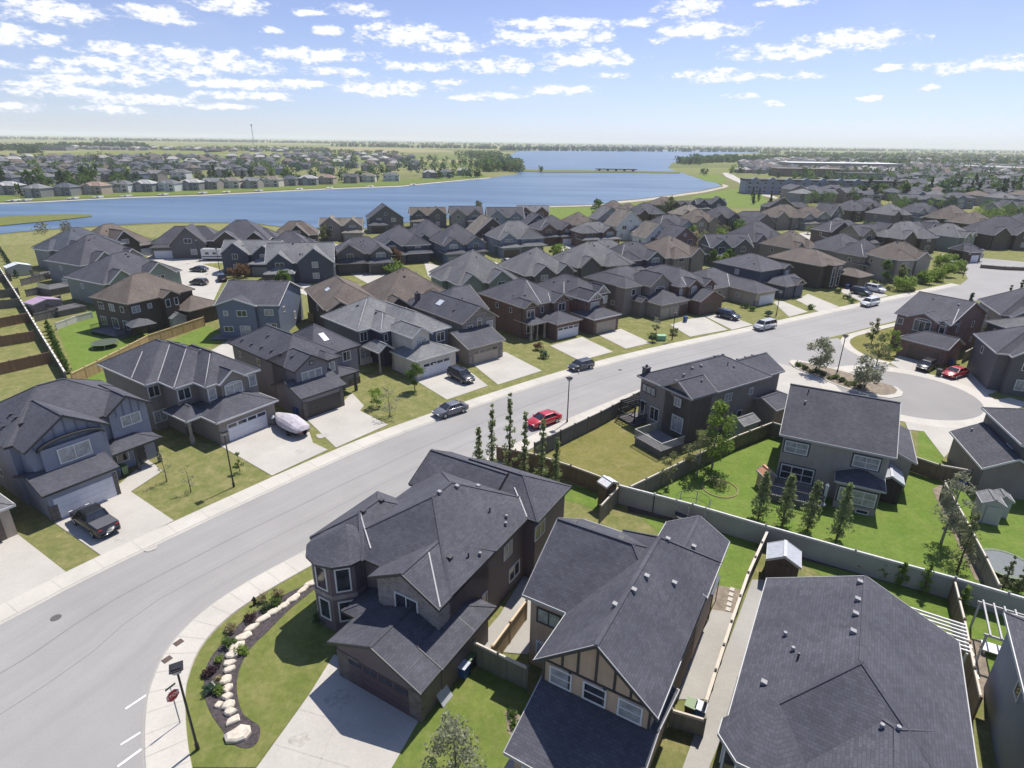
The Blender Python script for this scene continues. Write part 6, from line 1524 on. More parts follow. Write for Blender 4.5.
PNT = {k: paint('paint_' + k, v) for k, v in dict(black=(.014, .014, .016), grey=(.12, .125, .14), red=(.42, .018, .03), silver=(.42, .43, .45), white=(.62, .63, .65), navy=(.02, .027, .05), crimson=(.38, .03, .035), charcoal=(.035, .037, .042)).items()}
SHP = {  # length, width, hood z, belt z, roof z, greenhouse x: (rear base, rear top, front top, front base), bed
 'sedan': (4.6, 1.8, .92, .98, 1.43, (-1.75, -1.0, .35, 1.15)),
 'suv': (4.7, 1.88, 1.05, 1.10, 1.70, (-2.2, -1.95, .55, 1.15)),
 'hatch': (4.2, 1.76, .95, 1.0, 1.50, (-1.95, -1.55, .5, 1.15)),
 'van': (4.9, 1.92, 1.05, 1.10, 1.75, (-2.35, -2.1, .9, 1.6)),
 'pickup': (5.6, 1.95, 1.12, 1.15, 1.80, (-.95, -.7, .75, 1.35))}
CARM = {}
def car(label, px, py, head, kind, col, group='vehicles on the street and drives', name=None, z=.07):
    q = gp(px, py, 0.4); L, W, hz_, bz, rz_, (g0, g1, g2, g3) = SHP[kind]
    nm = name or {'sedan': 'parked_car', 'suv': 'suv', 'hatch': 'hatchback', 'van': 'station_wagon', 'pickup': 'pickup_truck'}[kind]
    key = (kind, col)
    if key in CARM:
        o = copy_tree(CARM[key])
    else:
        o = bpy.data.objects.new(nm, None); COL.objects.link(o); CARM[key] = o
        b = MB(); hw = W / 2
        rear = bz + (.02 if kind != 'sedan' else -.02)
        st = [(-L / 2, .45, .62, .80), (-L / 2 + .06, .32, rear - .1, .90), (-L / 2 + .25, .26, rear, .97), (g0, .24, bz, 1.0), (0, .23, bz, 1.0), (g3 - .1, .24, bz - .01, 1.0), (g3 + .35, .24, hz_, .985), (L / 2 - .35, .26, hz_ - .12, .95), (L / 2 - .08, .32, hz_ - .26, .86), (L / 2, .42, .60, .74)]
        rings = []
        for x, zl, zt, wf in st:
            w = hw * wf; zm = zl + (zt - zl) * .5
            rings.append([(x, -w * .93, zl), (x, -w, zl + .12), (x, -w, zm), (x, -w * .97, zt - .06), (x, -w * .86, zt), (x, 0, zt + .025), (x, w * .86, zt), (x, w * .97, zt - .06), (x, w, zm), (x, w, zl + .12), (x, w * .93, zl)])
        i0 = len(b.v)
        for r_ in rings: b.v += r_
        n = 11
        for a in range(len(rings) - 1):
            for k in range(n):
                k2 = (k + 1) % n; b.f.append((i0 + a * n + k, i0 + (a + 1) * n + k, i0 + (a + 1) * n + k2, i0 + a * n + k2)[::-1]); b.m.append(0); b.uv.append(None)
        b.f.append(tuple(i0 + k for k in range(n))); b.m.append(0); b.uv.append(None); b.f.append(tuple(i0 + (len(rings) - 1) * n + k for k in range(n))[::-1]); b.m.append(0); b.uv.append(None)
        b.build('body', [PNT[col]], o, smooth=True)
        # greenhouse: glass volume, roof skin and pillars
        wb, wt = hw * .88, hw * .70
        G = [(g0, -wb, bz), (g3, -wb, bz), (g3, wb, bz), (g0, wb, bz), (g1, -wt, rz_ - .05), (g2, -wt, rz_ - .05), (g2, wt, rz_ - .05), (g1, wt, rz_ - .05)]
        gl = MB(); gl.v = [tuple(p) for p in G]
        for f in ((0, 1, 5, 4), (1, 2, 6, 5), (2, 3, 7, 6), (3, 0, 4, 7), (4, 5, 6, 7)): gl.f.append(f); gl.m.append(0); gl.uv.append(None)
        gl.build('window', [CGL], o)
        rf2 = MB(); e = .03
        T4 = [Vector((g1 - .05, -wt - e, rz_ - .045)), Vector((g2 + .03, -wt - e, rz_ - .045)), Vector((g2 + .03, wt + e, rz_ - .045)), Vector((g1 - .05, wt + e, rz_ - .045))]
        M4 = [Vector((g1 + .12, -wt * .8, rz_ + .0)), Vector((g2 - .15, -wt * .8, rz_ + .0)), Vector((g2 - .15, wt * .8, rz_ + .0)), Vector((g1 + .12, wt * .8, rz_ + .0))]
        rf2.face(M4); 
        for k in range(4): rf2.face([T4[k], T4[(k + 1) % 4], M4[(k + 1) % 4], M4[k]])
        rf2.face(T4[::-1])
        for s_ in (-1, 1):
            rf2.beam((g0, s_ * wb, bz - .02), (g1, s_ * wt, rz_ - .04), .10, .09); rf2.beam((g3, s_ * wb, bz - .02), (g2, s_ * wt, rz_ - .04), .07, .07)
            xm = (g0 + g3) / 2 - .1; rf2.beam((xm, s_ * (wb + .01), bz - .02), (xm - .02, s_ * (wt + .01), rz_ - .04), .09, .03)
            if kind in ('suv', 'van'): rf2.beam((g0 + .9, s_ * (wb + .01), bz), (g1 + .8, s_ * (wt + .01), rz_ - .04), .08, .03)
        rf2.build('car_roof', [PNT[col]], o)
        if kind == 'pickup':
            bd = MB(); bd.box(-L / 2 + .12, g0 - .12, -hw * .84, hw * .84, bz + .03, bz + .075); bd.build('bed_cover', [m_plain('bed_cover', (.075, .078, .09), .7)], o)
        wr = .34 if kind != 'pickup' else .40
        for sx_ in (-1, 1):
            for sy_ in (-1, 1):
                t = MB(); t.tube([(0, -.11, 0), (0, .11, 0)], wr, 18); tw = t.build('wheel', [RUB], o, loc=(sx_ * L * .29, sy_ * (hw - .10), wr))
                t = MB(); t.tube([(0, -.125, 0), (0, .125, 0)], wr * .62, 12); t.build('rim', [RIM], tw)
                h_ = MB(); h_.box(-.06, .06, -.16, .16, -.07, .07)
                h_.build('headlight' if sx_ > 0 else 'tail_light', [LAMPG if sx_ > 0 else TAILR], o, loc=(sx_ * (L / 2 - .09), sy_ * hw * .68, hz_ - .30 if sx_ > 0 else rear - .16))
        for sy_ in (-1, 1):
            m = MB(); m.box(-.06, .06, -.1, .1, -.06, .07); m.build('wing_mirror', [PNT[col]], o, loc=(g3 - .25, sy_ * (hw + .05), bz + .05))
        p = MB(); p.box(-.01, .01, -.25, .25, -.06, .06); p.build('number_plate', [PLATE], o, loc=(-L / 2 - .01, 0, .62))
    o.location = (q.x, q.y, z); o.rotation_euler = (0, 0, radians(head))
    o['label'] = label; o['category'] = 'pickup' if kind == 'pickup' else 'car'; o['group'] = group
    return o
car('black pickup truck with a flat bed cover on the drive of the tudor-trimmed house', 95, 523, 147, 'pickup', 'black')
car('grey sedan parked at the kerb by the lawn with the small green tree', 450.5, 411, 219, 'sedan', 'grey')
car('red sedan parked at the near kerb beside the lamp post', 544, 421, 218, 'sedan', 'red')
car('black SUV on the drive of the house with the cream arched bay', 461, 377.5, 312, 'suv', 'black')
car('dark hatchback on the street left of the middle lamp post', 581, 367, 215, 'hatch', 'charcoal')
car('dark pickup on the drive of the gabled brick garage', 728, 316.5, 310, 'suv', 'navy')
car('silver wagon parked on the street below the bungalow', 764.5, 327, 212, 'van', 'silver')
car('white wagon on the street in front of two parked cars', 869.5, 304, 213, 'van', 'white')
car('dark blue sedan on the drive left of the white car', 861, 293, 300, 'suv', 'navy')
car('white SUV on the drive right of the dark blue car', 875, 290, 300, 'suv', 'white')
car('black hatchback on the drive of the red brick house', 926, 367, 218, 'hatch', 'black')
car('red sedan on the wide drive of the dark grey house', 955, 374, 208, 'sedan', 'crimson')
car('small red car in front of the white-doored pyramid-roofed garage', 966, 256.5, 190, 'hatch', 'red')
car('dark blue car on the left court nearer the motorhome', 199, 270, 170, 'sedan', 'navy')
car('dark car on the left court nearer the brown-roofed garage', 199, 283, 170, 'hatch', 'charcoal')
car('black SUV on the short drive behind the blue-grey house', 222, 279, 120, 'suv', 'black')
car('black pickup parked before the dark chalet-like house', 186, 256, 5, 'pickup', 'black')
car('small red car beside the dark chalet-like house', 213, 249, 100, 'hatch', 'crimson')
car('white car in the drive of the middle court by the pale hip roof', 507, 262, 120, 'sedan', 'silver')

# motorhome
q = gp(221, 260); mh = empty('motorhome', (q.x, q.y, .05), radians(4), 'long white motorhome with a dark stripe parked by the left court', 'motorhome')
b = MB(); b.box(-4.6, 3.6, -1.25, 1.25, .55, 3.1); b.face([(3.6, -1.25, .55), (4.5, -1.2, .6), (4.4, -1.2, 1.5), (3.6, -1.25, 3.1)]); b.face([(3.6, 1.25, 3.1), (4.4, 1.2, 1.5), (4.5, 1.2, .6), (3.6, 1.25, .55)]); b.face([(4.5, -1.2, .6), (4.5, 1.2, .6), (4.4, 1.2, 1.5), (4.4, -1.2, 1.5)]); b.build('body', [PNT['white']], mh)
g = MB(); g.face([(4.42, -1.1, 1.5), (4.42, 1.1, 1.5), (3.66, 1.15, 2.9), (3.66, -1.15, 2.9)]); g.build('windscreen', [CGL], mh)
s_ = MB(); s_.box(-4.5, 3.5, -1.27, -1.255, 1.0, 1.25); s_.build('stripe', [DARKT], mh)
for x in (-3, -1, 1): g = MB(); g.box(x - .5, x + .5, -1.275, -1.26, 1.7, 2.3); g.build('window', [CGL], mh)
for x in (-3, 3):
    for y in (-1.1, 1.1): t = MB(); t.tube([(0, -.12, 0), (0, .12, 0)], .42, 14); t.build('wheel', [RUB], mh, loc=(x, y, .42))

# boat under a pale cover on its trailer
q = gp(292, 431); bt = empty('covered_boat', (q.x, q.y, .07), radians(140), 'boat under a pale lilac-white cover on a trailer in the drive', 'boat')
cv = MB(); st = [(-2.9, .35, .95, 1.05), (-2.6, .95, .85, 1.45), (-1.5, 1.15, .8, 1.75), (0, 1.2, .8, 2.0), (1.2, 1.1, .85, 1.8), (2.2, .75, .95, 1.55), (3.0, .3, 1.15, 1.4), (3.25, .06, 1.25, 1.32)]
n = 9; rg = []
for x, w, zl, zt in st: rg.append([(x, w * cos(pi * k / (n - 1)), zl + (zt - zl) * sin(pi * k / (n - 1)) ** .7 + (.03 * sin(x * 5 + k * 2) if 0 < k < n - 1 else 0)) for k in range(n)])
for a, b_ in zip(rg, rg[1:]):
    for k in range(n - 1): cv.face([a[k], b_[k], b_[k + 1], a[k + 1]])
cv.face(rg[0][::-1]); cv.build('cover', [m_plain('boat_cover', (.42, .39, .43), .85, var=.16, scale=2.5)], bt, smooth=True)
hl = MB()
for (x, w, zl, zt), (x2, w2, zl2, zt2) in zip(st, st[1:]):
    for s2 in (-1, 1): hl.face([(x, s2 * w, zl), (x2, s2 * w2, zl2), (x2, s2 * w2 * .35, .45), (x, s2 * w * .35, .45)][::s2])
    hl.face([(x, -w * .35, .45), (x2, -w2 * .35, .45), (x2, w2 * .35, .45), (x, w * .35, .45)])
hl.build('hull', [m_plain('boat_hull', (.16, .09, .10), .4)], bt)
tr_ = MB(); tr_.beam((-2.4, -.8, .4), (2.4, -.5, .4), .1, .1); tr_.beam((-2.4, .8, .4), (2.4, .5, .4), .1, .1); tr_.beam((2.4, -.5, .4), (4.1, 0, .4), .1, .1); tr_.beam((2.4, .5, .4), (4.1, 0, .4), .1, .1); tr_.beam((-1, -.8, .4), (-1, .8, .4), .1, .1); tr_.build('trailer_frame', [BLACK], bt)
for y in (-1.0, 1.0): t = MB(); t.tube([(0, -.1, 0), (0, .1, 0)], .3, 14); t.build('wheel', [RUB], bt, loc=(-.9, y, .3))

# ------------------------------------------------------------------ street lamps, sign
LGL = m_plain('lamp_lens', (.30, .30, .32), .3, var=.1)
def lamp(label, px, py, H_=6.2, rz=0, tone=None):
    q = gp(px, py); o = empty('street_lamp', (q.x, q.y, .02), rz, label, 'street lamp', 'street lamps')
    m = MB(); m.tube([(0, 0, 0), (0, 0, .5)], .11, 10); m.tube([(0, 0, .45), (0, 0, H_ - .35)], [.075, .055], 10); m.build('pole', [BLACK], o)
    m = MB(); m.box(-.06, .06, -.06, .06, H_ - .4, H_ - .25); m.build('bracket', [BLACK], o)
    m = MB(); m.v = [(-.15, -.15, H_ - .3), (.15, -.15, H_ - .3), (.15, .15, H_ - .3), (-.15, .15, H_ - .3), (-.29, -.29, H_ + .02), (.29, -.29, H_ + .02), (.29, .29, H_ + .02), (-.29, .29, H_ + .02)]
    for f in ((0, 1, 5, 4), (1, 2, 6, 5), (2, 3, 7, 6), (3, 0, 4, 7), (3, 2, 1, 0)): m.f.append(f); m.m.append(0); m.uv.append(None)
    m.build('lantern', [LGL], o)
    m = MB(); m.box(-.33, .33, -.33, .33, H_ + .02, H_ + .09); m.box(-.22, .22, -.22, .22, H_ + .09, H_ + .15); m.build('lantern_cap', [BLACK], o)
    return o
lamp('near black street lamp with a square lantern on the corner grass by the stop sign', 198, 750, 6.15, .5)
lamp('black street lamp on the patchy lawn by the boat drive', 234, 487, 6.0, .9)
lamp('street lamp beside the red sedan', 567, 423, 5.9, .6)
lamp('street lamp at the mouth of the turning circle', 837, 373, 5.9, .4)
lamp('street lamp on the lawn with the green box', 672, 340, 5.2, .4)
lamp('street lamp before the bungalow lawn', 776, 316, 5.0, .4)
lamp('street lamp between the motorhome and the navy house', 220, 272, 6, .4)
lamp('street lamp at the left court lawn', 200, 262, 6, .4)
lamp('street lamp on the far street corner by the bright hedge', 963, 276, 6, .4)
q = gp(180.5, 724.5); sg = empty('stop_sign', (q.x, q.y, .02), radians(60), 'red octagonal stop sign on a thin post at the corner kerb', 'stop sign')
m = MB(); m.beam((0, 0, 0), (0, 0, 2.7), .055, .055); m.build('post', [METAL], sg)
RED = m_plain('sign_red', (.36, .02, .03), .5, var=.05); SW = m_plain('sign_white', (.7, .7, .7), .5, var=.03)
def octp(r, y): return [(r * cos(pi / 8 + k * pi / 4), y, 2.35 + r * sin(pi / 8 + k * pi / 4)) for k in range(8)]
m = MB(); a = octp(.40, -.045); b = octp(.40, -.03); m.face(a); m.face(b[::-1])
for k in range(8): m.face([a[k], b[k], b[(k + 1) % 8], a[(k + 1) % 8]])
pl = m.build('sign_plate', [SW], sg); m = MB(); m.face(octp(.365, -.049)); m.build('red_face', [RED], pl)
m = MB(); m.face(octp(.39, -.026)[::-1]); m.build('sign_back', [METAL], pl)
tx = bpy.data.curves.new('sign_text', 'FONT'); tx.body = 'STOP'; tx.size = .30; tx.align_x = 'CENTER'; tx.align_y = 'CENTER'; tx.extrude = .002
to = bpy.data.objects.new('lettering_tmp', tx); COL.objects.link(to); dg = bpy.context.evaluated_depsgraph_get(); me = bpy.data.meshes.new_from_object(to.evaluated_get(dg)); bpy.data.objects.remove(to)
me.materials.clear(); me.materials.append(SW); lt = link('lettering', me, pl, (0, -.053, 2.35)); lt.rotation_euler = (pi / 2, 0, 0)
m = MB(); m.box(-.3, .3, -.02, .0, 2.92, 3.05); m.build('street_name_plate', [m_plain('plate_green', (.05, .09, .06), .6)], sg); m = MB(); m.beam((0, 0, 2.7), (0, 0, 3.05), .04, .04); m.build('post_top', [METAL], sg)

# ------------------------------------------------------------------ front bed with boulders
bed = smooth_line([gp(*p) for p in ((300, 588), (285, 595), (262, 608), (240, 624), (222, 644), (208, 664), (204, 690), (210, 712), (222, 730), (232, 744), (248, 749), (258, 742), (260, 728), (250, 720), (242, 712), (237, 690), (240, 670), (250, 650), (268, 632), (290, 610), (312, 592), (320, 584), (318, 578))], 4)
mb = MB(); mb.face([(p.x, p.y, .075) for p in bed]); struct('planting_bed', mb, m_plain('dark_mulch', (.055, .045, .048), .95, var=.6, scale=7))
ROCK = m_plain('sandstone', (.52, .47, .39), .9, var=.25, scale=2.5)
def rock(mb, c, rx, ry, h, rz, r, top=.8):
    n = 8; h *= .55; rx *= 1.12; base = []; mid = []; tp = []
    for k in range(n):
        a = 2 * pi * k / n; w = r.uniform(.72, 1.18)
        x, y = rx * cos(a) * w, ry * sin(a) * w; X, Y = x * cos(rz) - y * sin(rz), x * sin(rz) + y * cos(rz)
        base.append((X * 1.02, Y * 1.02, -.05)); mid.append((X, Y, h * .6)); tp.append((X * top, Y * top, h * r.uniform(.92, 1.05)))
    for L0, L1 in ((base, mid), (mid, tp)):
        for k in range(n): mb.face([L0[k], L0[(k + 1) % n], L1[(k + 1) % n], L1[k]])
    for k in range(n): mb.face([tp[k], tp[(k + 1) % n], (0, 0, h * 1.03)])
rr = random.Random(5)
rocks = [(239, 736, .62, .55, .5), (233, 722, .42, .3, .35), (231, 714, .38, .3, .4), (229, 706, .4, .33, .4), (228, 698, .38, .27, .35), (227.5, 690, .34, .3, .35), (226, 681, .36, .38, .4), (230, 671, .36, .26, .35), (229.5, 664, .36, .28, .3), (232, 656, .38, .3, .35), (237, 648, .5, .36, .35), (244, 638, .6, .34, .35), (252, 629, .55, .34, .35), (263, 620, .55, .32, .35), (274, 613, .6, .3, .35), (284, 607, .5, .28, .3), (293, 600, .6, .3, .35), (303, 591, .6, .26, .3), (313, 584, .7, .3, .35), (219, 706, .25, .25, .25), (216, 684, .22, .28, .3)]
ends = ['lowest round boulder ending the row', 'second boulder up from the lowest end']
for i, (x, y, a, b, h) in enumerate(rocks):
    mb = MB(); q = gp(x, y); rock(mb, None, a, b, h, radians(20 if y > 650 else 50), rr)
    o = mb.build('boulder', [ROCK], None, loc=(q.x, q.y, .07)); o.rotation_euler = (0, 0, rr.uniform(-.2, .2))
    tag(o, 'largest pale round boulder at the lower end of the curved bed' if i == 0 else ('small stray boulder left of the row in the curved bed' if i > 18 else ('flat pale boulder in the upper part of the curved bed row' if i > 10 else 'pale sandstone boulder in the lower part of the curved bed row')), 'boulder', 'boulders of the curved bed')
for i, (x, y, lf_, h, w, lb) in enumerate([(229, 647, 'green', .9, 1.2, 'rounded green shrub in the curved bed left of the boulders'), (220, 662, 'lime', .5, .7, 'small yellow-green shrub in the curved bed'), (242, 653, 'lime', .5, 1.1, 'bright green shrub right of the boulder row'), (231, 632, 'straw', .9, .8, 'straw-coloured ornamental grass in the bed middle'), (266, 612, 'dark', .7, .8, 'dark shrub in the upper bed'), (276, 606, 'green', .8, .9, 'green shrub by the boulders in the upper bed'), (262, 602, 'straw', .9, .8, 'straw-coloured grass left of the dark upper shrub'), (278, 597, 'straw', 1.0, .9, 'straw-coloured grass at the top of the bed'), (210, 692, 'blueg', .6, .9, 'blue-green shrub at the bed\'s lower left'), (208, 676, 'plumleaf', .5, .9, 'purple-leaved shrub at the bed\'s left edge'), (214, 672, 'plumleaf', .5, .8, 'second purple-leaved shrub beside the yellow-green one'), (250, 620, 'plumleaf', .45, 1.0, 'low purple shrub in the middle of the bed'), (219, 694, 'lime', .6, .8, 'light green shrub touching the lower boulders'), (218, 683, 'straw', .7, .5, 'tan grass tuft among the lower boulders')]):
    tree(lb, x, y, h, w, 'shrub', lf_, 420, .07, 200 + i, 'shrubs of the curved bed', 10, name='shrub')
tree('dark green shrub at the foot of the turret', 322, 622, .9, 1.3, 'shrub', 'dark', 400, .08, 220, None, 10, name='shrub')
# hydrant-like dark post by the walk, kerb drains
q = gp(255, 605); m = MB(); m.tube([(0, 0, 0), (0, 0, .55), (0, 0, .7)], [.12, .12, .05], 10); m.tube([(-.2, 0, .4), (.2, 0, .4)], .06, 8); tag(m.build('hydrant', [BLACK], None, loc=(q.x, q.y, .05)), 'dark hydrant on the grass strip by the curved walk', 'hydrant')
for i, (x, y) in enumerate([(167.5, 661), (179, 644)]):
    q = gp(x, y); m = MB(); m.box(-.28, .28, -.22, .22, .13, .15); 
    for k in range(5): m.box(-.24 + k * .11, -.2 + k * .11, -.18, .18, .15, .16)
    o = m.build('storm_drain', [m_plain('drain_iron', (.10, .07, .06), .8)], None, loc=(q.x, q.y, 0)); o.rotation_euler = (0, 0, 1.0); tag(o, 'rusty kerb drain grate, ' + ('nearer the stop sign' if i == 0 else 'farther from the stop sign'), 'drain', 'kerb drains')

for i, (x, y) in enumerate([(56, 618), (366, 432), (620, 370)]):
    q = gp(x, y); m = MB(); m.tube([(0, 0, 0), (0, 0, .012)], .34, 20)
    tag(m.build('manhole_cover', [m_plain('manhole_iron', (.09, .085, .08), .8)], None, loc=(q.x, q.y, .022)), ['manhole cover in the near left part of the street', 'manhole cover in the street below the covered boat', 'manhole cover in the street above the taupe house roof'][i], 'manhole cover', 'manhole covers')
rk = random.Random(4)
for (x0, y0, x1, y1) in ((40, 700, 150, 640), (0, 690, 95, 655), (150, 600, 260, 520), (300, 520, 380, 470), (90, 760, 60, 690), (420, 480, 470, 440), (250, 560, 330, 500)):
    pass

for i, (x, y, r_) in enumerate([(150, 548, .7), (300, 452, .6), (322, 436, .8), (470, 385, .7), (120, 540, .5), (340, 700, .9), (300, 740, .6), (955, 385, .6)]):
    q = gp(x, y); m = MB(); m.face([(q.x + r_ * cos(k * pi / 7) * rk.uniform(.7, 1.2), q.y + r_ * sin(k * pi / 7) * rk.uniform(.5, .9), .0615) for k in range(14)]); struct('oil_stain', m, m_plain('stain', (.37, .35, .32), .9, var=.2, scale=4))
# ------------------------------------------------------------------ bins, sheds, yard things
BINC = dict(blue=m_plain('bin_blue', (.02, .07, .22), .5), green=m_plain('bin_green', (.10, .17, .07), .5), black=m_plain('bin_black', (.02, .02, .022), .5), grey=m_plain('bin_grey', (.2, .2, .2), .5), pale=m_plain('bin_pale', (.40, .44, .50), .5))
def bin_(label, px, py, col, rz, lid=None):
    q = gp(px, py); o = empty('wheeled_bin', (q.x, q.y, .07), radians(rz), label, 'bin', 'wheeled bins')
    m = MB(); m.v = [(-.24, -.26, .06), (.24, -.26, .06), (.24, .26, .06), (-.24, .26, .06), (-.3, -.34, .98), (.3, -.34, .98), (.3, .34, .98), (-.3, .34, .98)]
    for f in ((0, 3, 2, 1), (4, 5, 6, 7), (0, 1, 5, 4), (1, 2, 6, 5), (2, 3, 7, 6), (3, 0, 4, 7)): m.f.append(f); m.m.append(0); m.uv.append(None)
    m.build('tub', [BINC[col]], o); m = MB(); m.box(-.32, .32, -.38, .36, .98, 1.04); m.beam((-.25, .4, .95), (.25, .4, .95), .05, .05); m.build('lid', [BINC[lid or col]], o)
    for s2 in (-1, 1): m = MB(); m.tube([(-.04, 0, 0), (.04, 0, 0)], .11, 10); m.build('wheel', [RUB], o, loc=(s2 * .24, .26, .11))
    return o
for a in [(118, 478, 'blue', 60, None, 'blue bin by the tudor-trimmed porch'), (125, 475, 'green', 60, None, 'green bin beside the blue bin at the tudor-trimmed porch'), (274, 425, 'grey', 55, 'pale', 'grey bin with pale lid at the boat drive garage'), (297, 416, 'blue', 50, None, 'blue bin by the dark garage door near the boat'), (455, 362, 'blue', 45, None, 'blue bin beside the black SUV garage'), (464, 677, 'blue', -30, 'pale', 'blue bin with pale lid at the turret house side gate'), (470, 668, 'black', -30, 'green', 'dark bin with greenish lid beside the blue one at the side gate'), (689, 716, 'black', -30, 'green', 'black bin in the slatted bin enclosure'), (699, 719, 'blue', -30, 'pale', 'blue bin with pale lid in the slatted enclosure'),
          (911, 357, 'blue', -57, None, 'leftmost blue bin at the brick house garage'), (916, 358, 'green', -57, None, 'green-lidded bin at the brick house garage'), (951, 366, 'blue', -57, None, 'blue bin on the grass beside the brick house wall'), (970, 368, 'blue', -84, 'grey', 'blue bin at the left corner of the dark garage'), (973, 371, 'grey', -84, None, 'grey bin in front of the dark garage corner'), (685, 322, 'blue', 33, None, 'blue bin between the stone and brick garages'), (938, 376, 'black', -57, None, 'black bin standing on the grass strip near the red sedan'), (847, 289, 'blue', 33, None, 'blue bin by the brown garage near the white wagon')]:
    bin_(a[5], a[0], a[1], a[2], a[3], a[4])
def shed(label, px, py, W, D, h, head, wallm, roofm, pitch=.55, name='shed', ridge='v'):
    q = gp(px, py); o = empty(name, (q.x, q.y, .03), radians(head), label, 'shed', None)
    e = (-W / 2, W / 2, -D / 2, D / 2); rb, fb, wb = MB(), MB(), MB()
    add_roof(rb, fb, e, h, ridge + '00', pitch, oh=.12); add_walls(wb, e, 0, h, ridge + '00', pitch, .12)
    rb.build('roof', [roofm, roofm, roofm], o); wb.build('wall', [wallm], o); fb.build('trim', [GREYT], o)
    m = MB(); m.box(-.45, .45, -D / 2 + .04, -D / 2 + .1, .1, h - .25); m.build('door', [wallm], o); return o
RM = m_plain('shed_metal', (.40, .42, .46), .45, var=.12); RMS = rf('lgrey'); VN = m_plain('vinyl_beige', (.40, .40, .38), .6, var=.05); VG = m_plain('vinyl_green', (.27, .33, .29), .6)
shed('brown wood shed with a grey striped metal roof behind the broad hip-roofed house', 779, 577, 2.5, 2.2, 2.1, -24, m_wood('shed_wood', (.085, .06, .045)), RM)
shed('green vinyl shed with a pale roof between the side garage and the fence', 742, 434, 3.0, 2.2, 1.8, 33, VG, RMS, ridge='u')
shed('dark shed with ribbed metal roof at the corner of the green-yard house', 884, 496, 2.3, 2.8, 2.3, -27, m_wood('shed_dark', (.05, .04, .038)), RM)
shed('beige vinyl shed beside the low-winged house', 984, 519, 1.9, 2.0, 2.1, -22, VN, RMS)
shed('second pale vinyl shed right of the beige one', 996, 514, 1.5, 1.5, 1.9, -22, VN, RMS)
shed('garden shed with a white roof by the dark gazebo on the left', 178, 327, 2.8, 2.4, 2.0, 58, VN, RMS)
shed('hut with a lilac roof between the slate-roofed houses\' yards', 46, 312, 5.0, 3.6, 2.2, 62, wl('taupe'), m_plain('lilac_roof', (.36, .25, .36), .7), .25)
shed('play hut with a white roof on legs at the fence corner', 606, 506, 1.5, 1.3, 2.6, 35, m_wood('hut_wood', (.12, .08, .05)), m_plain('white_roof', (.62, .62, .62), .6), .5, 'play_hut')
shed('small orange-roofed play hut in the green yard', 764, 487, 1.4, 1.4, 1.6, 10, m_plain('toy_tan', (.42, .30, .22), .7), m_plain('toy_orange', (.50, .24, .14), .7), .8, 'play_hut')
shed('greenhouse-like white hut by the long pale fence at the meadow', 20, 275, 5, 3.6, 2.2, 50, VN, m_plain('white_roof2', (.55, .6, .6), .6), .3)
# covers
def tramp(label, px, py, r_, col, pads, h=.9, net=0):
    q = gp(px, py); o = empty('trampoline', (q.x, q.y, .03), 0, label, 'trampoline', 'trampolines'); n = 28
    m = MB(); m.prism([(r_ * .86 * cos(2 * pi * k / n), r_ * .86 * sin(2 * pi * k / n)) for k in range(n)], h - .03, h); m.build('mat', [col], o)
    m = MB(); 
    for k in range(n):
        a, b = 2 * pi * k / n, 2 * pi * (k + 1) / n; m.beam((r_ * .93 * cos(a), r_ * .93 * sin(a), h), (r_ * .93 * cos(b), r_ * .93 * sin(b), h), r_ * .14, .05)
    m.build('pad', [pads], o)
    for k in range(6):
        a = k * pi / 3; m = MB(); m.tube([(r_ * cos(a), r_ * sin(a), 0), (r_ * cos(a), r_ * sin(a), h + net)], .035, 6); m.build('leg', [METAL], o)
    if net:
        m = MB()
        for z in (h + net, h + net * .5):
            for k in range(n):
                a, b = 2 * pi * k / n, 2 * pi * (k + 1) / n; m.beam((r_ * cos(a), r_ * sin(a), z), (r_ * cos(b), r_ * sin(b), z), .03, .03)
        m.build('net_hoop', [BLACK], o)
    return o
tramp('large round trampoline with a green half cover at the right edge', 1003, 572, 2.0, m_plain('tramp_green', (.10, .12, .13), .6), m_plain('tramp_grey', (.10, .14, .07), .6), .8)
tramp('round trampoline with a net hoop behind the middle house roof', 690, 522, 1.5, m_plain('tramp_dark', (.05, .05, .055), .7), BLACK, .8, 1.6)
tramp('dark round trampoline in the green yard with the gazebo', 106, 347, 2.0, m_plain('tramp_dark2', (.06, .075, .05), .7), m_plain('tramp_green2', (.08, .12, .05), .7), .8)
# gazebo
q = gp(143, 337); gz = empty('gazebo', (q.x, q.y, .03), radians(50), 'dark canopy gazebo near the yellow fence', 'gazebo')
m = MB(); ap = (0, 0, 3.3); cs = [(-2, -2, 2.4), (2, -2, 2.4), (2, 2, 2.4), (-2, 2, 2.4)]
for k in range(4): m.face([cs[k], cs[(k + 1) % 4], ap])
m.face(cs[::-1]); m.build('canopy', [m_plain('canopy', (.07, .075, .085), .8)], gz)
for x in (-1.8, 1.8):
    for y in (-1.8, 1.8): m = MB(); m.box(-.07, .07, -.07, .07, 0, 2.4); m.build('leg', [BLACK], gz, loc=(x, y, 0))
